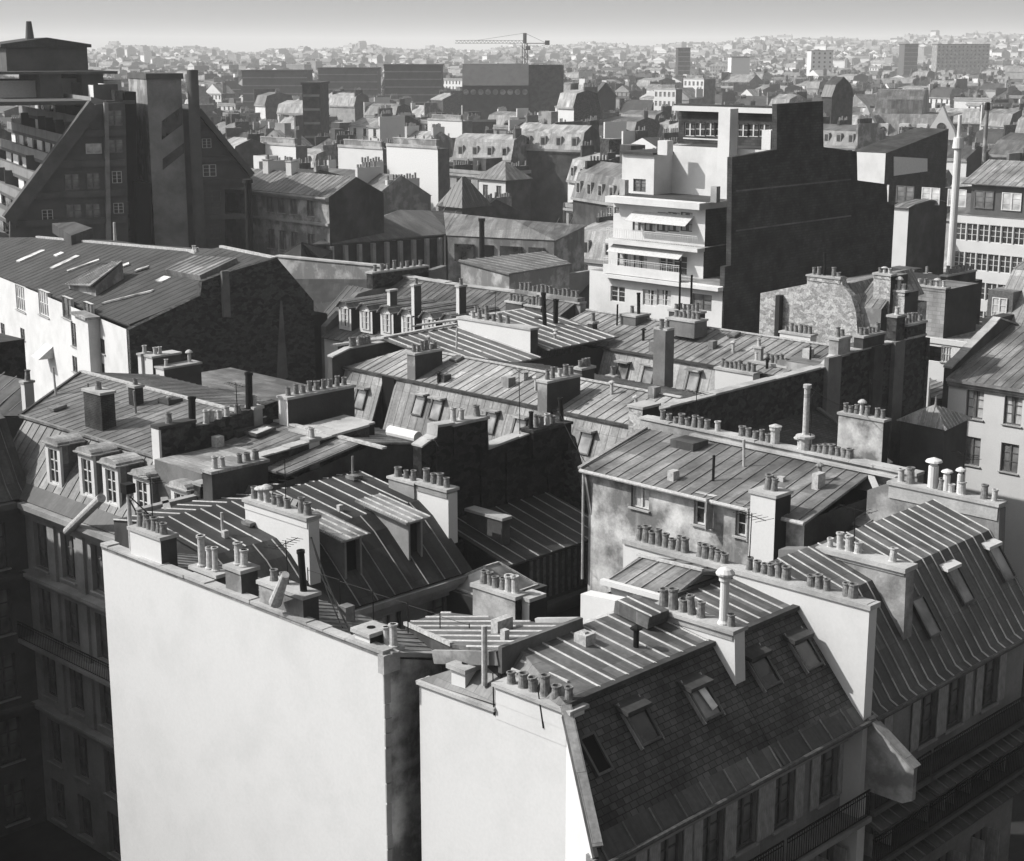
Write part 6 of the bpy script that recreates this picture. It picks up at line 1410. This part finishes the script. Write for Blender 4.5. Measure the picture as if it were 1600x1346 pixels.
    for lab,xl,xc,xr,y,d,m in (('white blank-walled house nearest the foot of the round chimney, beyond the three-storey house',398,462,480,229,305,'panel_white'),('broad white wall house just right of the slender dark cube, beyond the halls',528,598,620,234,290,'white_render'),('tall broad white wall house beyond the hipped house and the twin cones',604,684,702,233,258,'panel_white'),('small bright white wall house below the long low dark blocks',668,722,738,190,400,'panel_white'),('bright white windowed house just left of the modern building top storey',1022,1056,1066,140,560,'white_render'),('pale windowed house whose top shows over the modern building roof',1068,1100,1118,124,650,'panel_white')):
        rr,(a,a1,b,b1,z)=box('house',lab,'house',xl,xc,xr,y,d,{'-a':m,'-b':'grey_render','all':'aged_render'},rmat='zinc_mid',tk=.12,win={'-a':(5,3,1.,1.7,3.1,'glass_two')} if d>500 else None)
        bx(rr,G,'coping',a-.15,a+.35,b,b1,z+.003,z+.4,'cap_mortar'); stack(rr,G,a+.6,a+1.2,b+1,b1-1,z,z+1.3,'aged_render',5,'b')
    rr,(a,a1,b,b1,z)=box('house','building with tall alternating dark and pale vertical strips, below the crane',"building",772,800,903,153,600,{'-b':'soot_render','all':'aged_render'},rmat='zinc_mid')
    n=9
    for i in range(n):
        x=a+(i+.5)*(a1-a)/n; bx(rr,G,'buttress',x-1.1,x+1.1,b-1.3,b-.01,0,z+.5,'aged_render')
    # dark church-like gable
    a,b,z=pd(947,172,470,fr); r=thing('chapel','dark steep gable like a chapel end, between pale houses right of centre','building',pd(947,172,470)); bl=fr.pa(930,172,a)[1];br=fr.pa(962,172,a)[1]; zt=fr.pa(947,130,a)[2]; ze=fr.pa(947,150,a)[2]
    pr=[(br,0),(br,ze),((bl+br)/2,zt),(bl,ze),(bl,0)]; mb=MB(fr); mb.prism([(a,y,zz) for y,zz in pr],[(a+16,y,zz) for y,zz in pr]); mb.build('gable_wall','soot_render',r)
    for s0,s1 in ((0,1),(1,0)):
        y=(br if s0==0 else bl); mb=MB(fr); plane(mb,[(a-.4,y+(-.5 if s0==0 else .5),ze-.3),(a+16,y+(-.5 if s0==0 else .5),ze-.3),(a+16,(bl+br)/2,zt+.2),(a-.4,(bl+br)/2,zt+.2)],.2,0); mb.build('roof','zinc_dark',r)
    w=fr.w((a+8,(bl+br)/2,0)); take(w.x,w.y,12)
    # crane
    t=thing('tower_crane','tower crane on the skyline above the centre of the photo, jib pointing left','crane',pd(820,110,900)); p=pd(820,115,900); zt=G.za(p[0],p[1],52); zj=G.za(p[0],p[1],68)
    mb=MB(); s=1.
    for dx in (-s,s):
        for dy in (-s,s): mb.bar((p[0]+dx,p[1]+dy,0),(p[0]+dx,p[1]+dy,zj),.3)
    z=10
    while z<zj-2:
        mb.bar((p[0]-s,p[1]-s,z),(p[0]+s,p[1]-s,z+2.5),.25); mb.bar((p[0]+s,p[1]-s,z+2.5),(p[0]-s,p[1]-s,z+5),.25); mb.bar((p[0]-s,p[1]-s,z),(p[0]-s,p[1]+s,z+2.5),.25); z+=5
    mb.build('mast','iron',t); rt=Vector((G.rx,G.ry,0)); c=Vector((p[0],p[1],zj)); 
    mb=MB(); mb.bar(c,Vector((p[0],p[1],zt)),1.4); mb.build('apex','iron',t)
    mb=MB(); L=-rt*38; 
    for dz in (0,1.5): mb.bar(c+Vector((0,0,dz)),c+L+Vector((0,0,dz)),.2)
    for i in range(19): mb.bar(c+L*(i/19),c+L*((i+.5)/19)+Vector((0,0,1.5)),.18); mb.bar(c+L*((i+.5)/19)+Vector((0,0,1.5)),c+L*((i+1)/19),.18)
    mb.bar(Vector((p[0],p[1],zt)),c+L*.7+Vector((0,0,1.5)),.15); mb.build('jib','grey_render',t)
    mb=MB(); mb.bar(c,c+rt*13,.4); mb.bar(Vector((p[0],p[1],zt)),c+rt*12,.15); mb.build('counter_jib','iron',t); MB().bar(c+rt*11+Vector((0,0,.3)),c+rt*13.5+Vector((0,0,.3)),1.6,2.4).build('counterweight','iron',t); MB().bar(c+rt*.5+Vector((0,0,-2.5)),c+rt*3+Vector((0,0,-2.5)),2.4,2.2).build('cab','iron',t)
landmarks()
# ================================================================ the sea of roofs behind
WT=[('white','panel_white'),('white','white_render'),('white','white_render'),('white','white_paint'),('pale','aged_render'),('pale','pale_stone'),('grey','facade_stone'),('dingy','stained_render'),('cream-grey','concrete_pale'),('pale','pale_stone'),('white','white_render')]
RT=['zinc_mid','zinc_dark','zinc_light','zinc_pale','felt_dark','zinc','zinc_pale']
SLOT=['w','s','r','rl','c','g','p']
def cityhouse(mb,cx,cy,ang,wa,wb,z,base,kind,win,rng,det):
    """adds one house in world coords; material slots 0 lit walls,1 other walls,2 roof,3 pale trim,4 chimney,5 window,6 pots"""
    ca,sa=math.cos(ang),math.sin(ang)
    def T(a,b,h): return (cx+a*ca-b*sa,cy+a*sa+b*ca,h)
    ha,hb=wa/2,wb/2
    def quad(p,m): mb.face([T(*q) for q in p],m)
    def bx_(a0,a1,b0,b1,z0,z1,m,mt=None):
        for p in ([(a0,b0),(a1,b0)],[(a1,b0),(a1,b1)],[(a1,b1),(a0,b1)],[(a0,b1),(a0,b0)]):
            quad([(*p[0],z0),(*p[1],z0),(*p[1],z1),(*p[0],z1)],m)
        quad([(a0,b0,z1),(a1,b0,z1),(a1,b1,z1),(a0,b1,z1)],m if mt is None else mt)
    quad([(-ha,-hb,base),(-ha,hb,base),(-ha,hb,z),(-ha,-hb,z)],0)
    quad([(-ha,-hb,base),(ha,-hb,base),(ha,-hb,z),(-ha,-hb,z)],1)
    quad([(-ha,hb,base),(ha,hb,base),(ha,hb,z),(-ha,hb,z)],1); quad([(ha,-hb,base),(ha,hb,base),(ha,hb,z),(ha,-hb,z)],1)
    o=.3
    if kind=='gable':      # ridge along b
        h=min(4.,wa*.5*rng.uniform(.28,.65))
        quad([(-ha-o,-hb,z-.1),(-ha-o,hb,z-.1),(0,hb,z+h),(0,-hb,z+h)],2); quad([(ha+o,-hb,z-.1),(ha+o,hb,z-.1),(0,hb,z+h),(0,-hb,z+h)],2)
        for s in (-hb+.02,hb-.02): quad([(-ha,s,z),(ha,s,z),(0,s,z+h)],1)
        top=z+h; tr=lambda a:top-h*abs(a)/ha
    elif kind=='end':      # ridge along a, gable towards the viewer's left
        h=min(4.2,wb*.5*rng.uniform(.3,.75))
        quad([(-ha,-hb-o,z-.1),(ha,-hb-o,z-.1),(ha,0,z+h),(-ha,0,z+h)],2); quad([(-ha,hb+o,z-.1),(ha,hb+o,z-.1),(ha,0,z+h),(-ha,0,z+h)],2)
        quad([(-ha+.02,-hb,z),(-ha+.02,hb,z),(-ha+.02,0,z+h)],0); quad([(ha-.02,-hb,z),(ha-.02,hb,z),(ha-.02,0,z+h)],1); top=z+h; tr=lambda a:top-h*.3
    elif kind=='mansard':
        h=rng.uniform(2.6,3.6); i=.9; k=rng.uniform(.8,1.6)
        quad([(-ha-o,-hb,z-.1),(-ha-o,hb,z-.1),(-ha+i,hb,z+h),(-ha+i,-hb,z+h)],2); quad([(ha+o,-hb,z-.1),(ha+o,hb,z-.1),(ha-i,hb,z+h),(ha-i,-hb,z+h)],2)
        quad([(-ha+i,-hb,z+h),(-ha+i,hb,z+h),(0,hb,z+h+k),(0,-hb,z+h+k)],2); quad([(ha-i,-hb,z+h),(ha-i,hb,z+h),(0,hb,z+h+k),(0,-hb,z+h+k)],2)
        for s in (-hb+.02,hb-.02): mb.face([T(-ha,s,z),T(ha,s,z),T(ha-i,s,z+h),T(0,s,z+h+k),T(-ha+i,s,z+h)],1)
        if det:
            n=max(2,int(wb/2.8))
            for j in range(n):
                b=-hb+(j+.5)*wb/n; bx_(-ha-.05,-ha+1.2,b-.6,b+.6,z+.5,z+2.3,3,2); quad([(-ha-.08,b-.38,z+.7),(-ha-.08,b+.38,z+.7),(-ha-.08,b+.38,z+2.),(-ha-.08,b-.38,z+2.)],5)
        top=z+h+k; tr=lambda a:top-k*abs(a)/ha
    else:
        quad([(-ha,-hb,z),(ha,-hb,z),(ha,hb,z),(-ha,hb,z)],2); top=z+.3; tr=lambda a:z
        bx_(-ha-.1,-ha+.25,-hb,hb,z,z+.6,3); bx_(-ha,ha,-hb-.1,-hb+.25,z,z+.6,3)
        if rng.random()<.6: bx_(-1.5,2.5,-1.5,2,z,z+2.6,1,2)
    quad([(-ha-o-.1,-hb,z-.5),(-ha-o-.1,hb,z-.5),(-ha-o-.1,hb,z-.1),(-ha-o-.1,-hb,z-.1)],3)
    if win:
        for k in range(4 if det else 3):
            zz=z-2.7-3.1*k
            if zz<base+1: break
            n=max(2,int(wb/2.7))
            for j in range(n):
                b=-hb+(j+.5)*wb/n; quad([(-ha-.04,b-.5,zz),(-ha-.04,b+.5,zz),(-ha-.04,b+.5,zz+1.8),(-ha-.04,b-.5,zz+1.8)],5)
                if det: bx_(-ha-.2,-ha-.01,b-.65,b+.65,zz-.18,zz-.02,3)
            if kind in('flat','end') and rng.random()<.5:
                n=max(2,int(wa/3)); 
                for j in range(n):
                    a=-ha+(j+.5)*wa/n; quad([(a-.5,-hb-.04,zz),(a+.5,-hb-.04,zz),(a+.5,-hb-.04,zz+1.7),(a-.5,-hb-.04,zz+1.7)],5)
    if rng.random()<.55:   # tall party wall standing above the roof
        s_=rng.choice([-hb-.25,hb-.2]); e=rng.uniform(.5,2.2); a1=rng.uniform(0,ha)
        bx_(-ha-.15,a1,s_,s_+.45,base,top+e*.6,rng.choice([0,1,1]),3)
    if rng.random()<.25: # stair or lift head
        c=rng.uniform(-ha*.4,ha*.4); bx_(c,c+2.4,-1.5,1.5,z-.5,top+rng.uniform(1,2.6),rng.choice([0,1]),2)
    # flue walls with rows of pots
    for s in ([-hb+.3] if rng.random()<.4 else [-hb+.3,hb-.8] if rng.random()<.7 else [-hb+.3,0,hb-.8]):
        a0=rng.uniform(-ha*.8,0); L=rng.uniform(1.5,ha*1.1); a1=min(ha-.3,a0+L); zt=max(tr(a0),tr(a1),z)+rng.uniform(.7,1.9)
        bx_(a0,a1,s,s+.55,z-.5,zt,4,3); n=int((a1-a0)/.55)
        for j in range(n):
            if rng.random()<.8: a=a0+.3+j*.55; hgt_=rng.uniform(.45,.9); bx_(a-.12,a+.12,s+.15,s+.4,zt,zt+hgt_,6)
ORD='first second third fourth fifth sixth seventh eighth ninth tenth eleventh twelfth thirteenth fourteenth fifteenth sixteenth seventeenth eighteenth nineteenth twentieth'.split()
ORD+=['twenty-'+o for o in ORD[:9]]+['thirtieth']+['thirty-'+o for o in ORD[:9]]+['fortieth']
KN={'gable':'gabled','end':'gable-ended','mansard':'mansard','flat':'flat-roofed'}
def city():
    rng=random.Random(21); count=0; REST=[]
    ds=[168,182,197,213,230,249,269,291,315,341,369,399,432,468,508,552,600,655,716,785]
    def free(x,y,r):
        a,b=x,y
        if a<124 and b<112: return False
        if a<160 and 52<b<104 and a<150: return False
        if a<134: 
            if b<76: return False
        return all((x-p)**2+(y-q)**2>(s+r)**2 for p,q,s in TAKEN)
    for ri,d in enumerate(ds):
        sp=10.2+d*.0052; step=sp/d; az=-.335+rng.random()*step; k=0
        while az<.335:
            dd=d*(1+rng.uniform(-.03,.03)); th=AZ-az; x=dd*math.cos(th); y=dd*math.sin(th)
            wb=sp*rng.uniform(.6,1.2); wa=rng.uniform(7.5,12); az0=az; az+=step*rng.uniform(.85,1.15)
            if not free(x,y,wb*.42): continue
            if count>=296: REST.append((x,y,wb,wa)); continue
            k+=1
            if d<215: z=rng.uniform(12.5,16)
            elif d<300: z=rng.uniform(14,19.5)
            else: z=rng.gauss(16.8,3.)+(rng.random()<.1)*rng.uniform(1,4)
            kind=rng.choice(['gable','flat','end','mansard','flat','gable','mansard','gable'])
            tn,wm=rng.choice(WT); rm=rng.choice(RT); sm=rng.choice(['stained_render','rubble_dark','grey_render','aged_render','soot_render','brick_dark'])
            ang=rng.choice([0,0,0,.05,-.08,-.22,.2,-.35])+rng.uniform(-.05,.05)
            mb=MB(); cityhouse(mb,x,y,ang,wa,wb,z,HG(x,y)-1,kind,rng.random()<.7,rng,d<420)
            size='narrow' if wb<sp*.9 else ('wide' if wb>sp*1.1 else '')
            rt={'zinc_mid':'grey','zinc_dark':'dark','zinc_light':'light','felt_dark':'black','zinc':'dark','zinc_pale':'pale'}[rm]
            lab=' '.join(w for w in [size,tn,KN[kind],'house with',rt,'roof,',ORD[k-1],'from left in',ORD[ri],'far row'] if w)
            mats=[wm,sm,rm,'pale_stone',rng.choice(['grey_render','aged_render','stained_render','white_render','brick_dark']),'glass','pot_clay']
            o=mb.build('house',mats); tag(o,lab,'house','houses in the sea of roofs'); count+=1
    # beyond them nobody could count the roofs: one mass, ten tones mixed
    bx_w=0
    mb=MB(); slots=['white_render','aged_render','pale_stone','facade_stone','stained_render','zinc_mid','zinc_dark','zinc_light','soot_render','concrete_pale','grey_render','panel_white','felt_dark','glass','leaf_dark']
    class Map:
        def __init__(s,m,t): s.m=m; s.t=t
        def face(s,p,m=0): s.m.face(p,s.t[m])
    d=860.; n=0
    for x,y,wb,wa in REST:
        t=[rng.choice([0,0,1,11,2,3,9,0]),rng.choice([4,8,3,10]),rng.choice([5,6,7,12]),2,rng.choice([1,4,10]),13,4]; g=HG(x,y)
        cityhouse(Map(mb,t),x,y,rng.uniform(-.3,.2),wa,wb,g+rng.gauss(17.5,2.6),g-1,rng.choice(['gable','end','mansard','flat','flat']),True,rng,False)
    while d<4700:
        sp=9.3+d*.0036; step=sp/d; az=-.36+rng.random()*step
        while az<.36:
            dd=d*(1+rng.uniform(-.03,.03)); th=AZ-az; x=dd*math.cos(th); y=dd*math.sin(th); az+=step*rng.uniform(.8,1.3)
            if not all((x-p)**2+(y-q)**2>(s+4)**2 for p,q,s in TAKEN): continue
            wb=sp*rng.uniform(.55,1.5); wa=rng.uniform(9,18); g=HG(x,y)
            z=g+rng.uniform(13,21)+(rng.random()<.09)*rng.uniform(2,10)*(1 if d>1500 else .5)
            if rng.random()<.05: wb*=2.2
            lit=rng.choice([0,0,0,1,11,2,3,11,9,11,0,10]); t=[lit,rng.choice([4,8,3,10]),rng.choice([5,6,7,7,12,5,3]),2,rng.choice([1,4,10]),13,4]
            if rng.random()<.07:   # a clump of trees between the roofs
                for q in range(5):
                    c=Vector((x+rng.uniform(-7,7),y+rng.uniform(-7,7),z-rng.uniform(0,5))); r_=rng.uniform(2.5,5)
                    for u in range(34):
                        v=Vector((rng.gauss(0,1),rng.gauss(0,1),rng.gauss(0,.8))).normalized()*r_*rng.uniform(.6,1.1); e=Vector((rng.gauss(0,1),rng.gauss(0,1),rng.gauss(0,1)))*.9; e2=Vector((rng.gauss(0,1),rng.gauss(0,1),rng.gauss(0,1)))*.9
                        mb.face([c+v,c+v+e,c+v+e2],14)
                continue
            cityhouse(Map(mb,t),x,y,rng.choice([0,0,.1,-.2,.3,-.45])+rng.uniform(-.06,.06),wa,wb,z,g-1,rng.choice(['gable','end','mansard','flat','flat']),d<1900 and rng.random()<.6,rng,False); n+=1
        d*=1.038
    o=mb.build('distant_roofs',slots); tag(o,'pale hazy mass of countless distant roofs reaching to the skyline','rooftops',None,'stuff')
    print('city',count,n,len(mb.f))
flat('leaf_dark',.035,.9,.5,1)
city()

def extras():
    rng=random.Random(4)
    spots=[((31.1,48.5),23.1,1.9,'antenna on the potted stack at the left end of the biggest white wall'),((31.1,40.6),22.8,1.5,'antenna rising from the stack with the leaning duct'),((38.7,50.5),21.9,2.,'antenna on the white flue wall between the two dormer-lit roofs'),((46.6,49.9),21.4,2.,'antenna on the potted flue wall right of the glazed dormers'),((42.95,30.5),23.,1.8,'antenna above the long white pot-lined wall'),((47.1,29.),22.8,1.7,'antenna on the stained party wall with four pots'),((57.4,37.8),23.1,2.6,'antenna on the back wall behind the rendered house'),((57.4,44.),23.1,1.8,'antenna near the left end of the wall behind the rendered house'),((53.5,51.5),22.2,3.2,'tall antenna on the soot-black rubble party wall'),((72.5,72.),23.,2.,'antenna on the pale flue wall of the bright-seamed roof'),((44.,60.9),22.6,2.2,'antenna on the dark slab wall dividing the far left roof'),((74.,45.),20.8,2.,'antenna on the stained chimney left of the pyramid pavilion'),((55.5,29.5),23.2,1.6,'antenna beside the mushroom-capped flue at right')]
    for (a,b),z,h,l in spots: antenna(G,(a,b,z),h,'thin rooftop '+l,rng.randint(4,7),rng.uniform(-.08,.08),rng.uniform(.2,1.6))
    for i,(x,y0,y1,dx) in enumerate(((772,1118,1052,-2),(849,1138,1074,-9))):
        p=G.pa(x,y0,31.28); q=G.pa(x+dx,y1,31.28); t=MB().cyl(p,q,.025,.018,6).build('aerial_rod','iron'); tag(t,('straight thin dark rod at the left end of the front row of pots','leaning thin dark rod standing among the front row of pots')[i],'rod')
    P=[(c2(285,640),22.),(c2(440,1035),21.9)]
    a=G.pz(*c2(283,630),21.2)
    for i,(e,l) in enumerate(((c2(445,1040),'thicker sagging dark cable from the white flue wall down to the small hollow-capped box'),(c2(400,1010),'thinner sagging dark cable from the white flue wall down to the front wall coping'))):
        b=G.pa(e[0],e[1],30.9); cable('cable',l,(38.6,48.8,21.),b,.3,.035-.012*i)
    # lightning-rod stakes and hand line along the shed roof
    t=thing('roof_safety_line','line of thin stakes joined by wire along the shed roof behind the biggest white wall','safety line',(34.6,38,20.6)); pr=None; mb=MB()
    for b in (44.,42.2,40.4,38.6,37.,35.6):
        z=20.75; mb.cyl((34.6,b,z-.3),(34.6,b,z+1.),.02,.02,6)
        if pr: mb.cyl((34.6,pr,z+.9),(34.6,b,z+.95),.01,.01,5)
        pr=b
    mb.build('stake','iron',t)
    cable('cable','long thin wire crossing from the tall flue mast to the stained chimney at right',(57.45,G.pa(1258,690,57.45)[1],26.),(73,45,21.3),.25,.02)
    cable('cable','thin wire between the rubble wall stack and the rendered house corner',(56.,51.4,23.2),(51.3,45.2,22.2),.2,.018)
    # every pot sits a little differently
    for o in list(bpy.data.objects):
        if o.name.startswith('chimney_pot'):
            o.rotation_euler.x=rng.gauss(0,.035); o.rotation_euler.y=rng.gauss(0,.035); k=rng.uniform(.86,1.12); o.scale=(o.scale[0]*k,o.scale[1]*k,o.scale[2]*rng.uniform(.72,1.22))
extras()
def clutter():
    rng=random.Random(9); roots={}
    for o in bpy.data.objects:
        if o.parent is None and o.get('label'): roots[o['label'][:24]]=o
    def R0(k):
        return next((o for l,o in roots.items() if l.startswith(k)),None)
    A=[('long grey mansard',62.8,65.6,53,73,lambda a,b:21.05+(a-62.4)*.27,9),('broad pale mansard',78.8,83.2,52.5,73,lambda a,b:21.05+(a-78.3)*.235,12),('apartment house with five',41.8,47,61.5,79,lambda a,b:21.2+(a-41.3)*.155,9),('rendered house with patchy'[:24],51.8,56.4,35,45,lambda a,b:22.15+(a-51.1)*.115,5),('house with dark roof',66.5,79,69,75,lambda a,b:21.5+(b-67.6)*.13,7),('dark mansard house'[:24],36,46,51.2,54.8,lambda a,b:20.55+(b-50.8)*.13,6),('slate mansard townhouse n'[:24],33.5,37.8,28.8,31,lambda a,b:22.1+(b-28.3)*.14,2)]
    for k,a0,a1,b0,b1,z,n in A:
        r=R0(k[:24])
        if r is None: print('no root',k); continue
        for i in range(n):
            a,b=rng.uniform(a0,a1),rng.uniform(b0,b1); zz=z(a,b); t=rng.random()
            hh=.4+rng.random()*.4
            if t<.35: MB().lathe((a,b,zz-.1),[(.09,0),(.09,hh),(.2,hh+.01),(.19,hh+.06),(.02,hh+.16)],8).build('vent_pipe',rng.choice(['pot_pale','iron','pot_clay']),r)
            elif t<.6: MB().cyl((a,b,zz-.1),(a+rng.uniform(-.06,.06),b,zz+rng.uniform(.6,1.5)),.06,.06,8).build('vent_pipe',rng.choice(['iron','pole_paint','zinc_light']),r)
            elif t<.8: bx(r,G,'roof_vent',a,a+.3+rng.random()*.3,b,b+.3+rng.random()*.4,zz-.1,zz+.3+rng.random()*.3,rng.choice(['zinc_light','zinc_dark','pot_pale']))
            else:
                w=.5+rng.random()*.4; MB().bar((a,b,zz+.1),(a+w,b,z(a+w,b)+.1),.6,.14).build('skylight','glass_grey',r)
clutter()
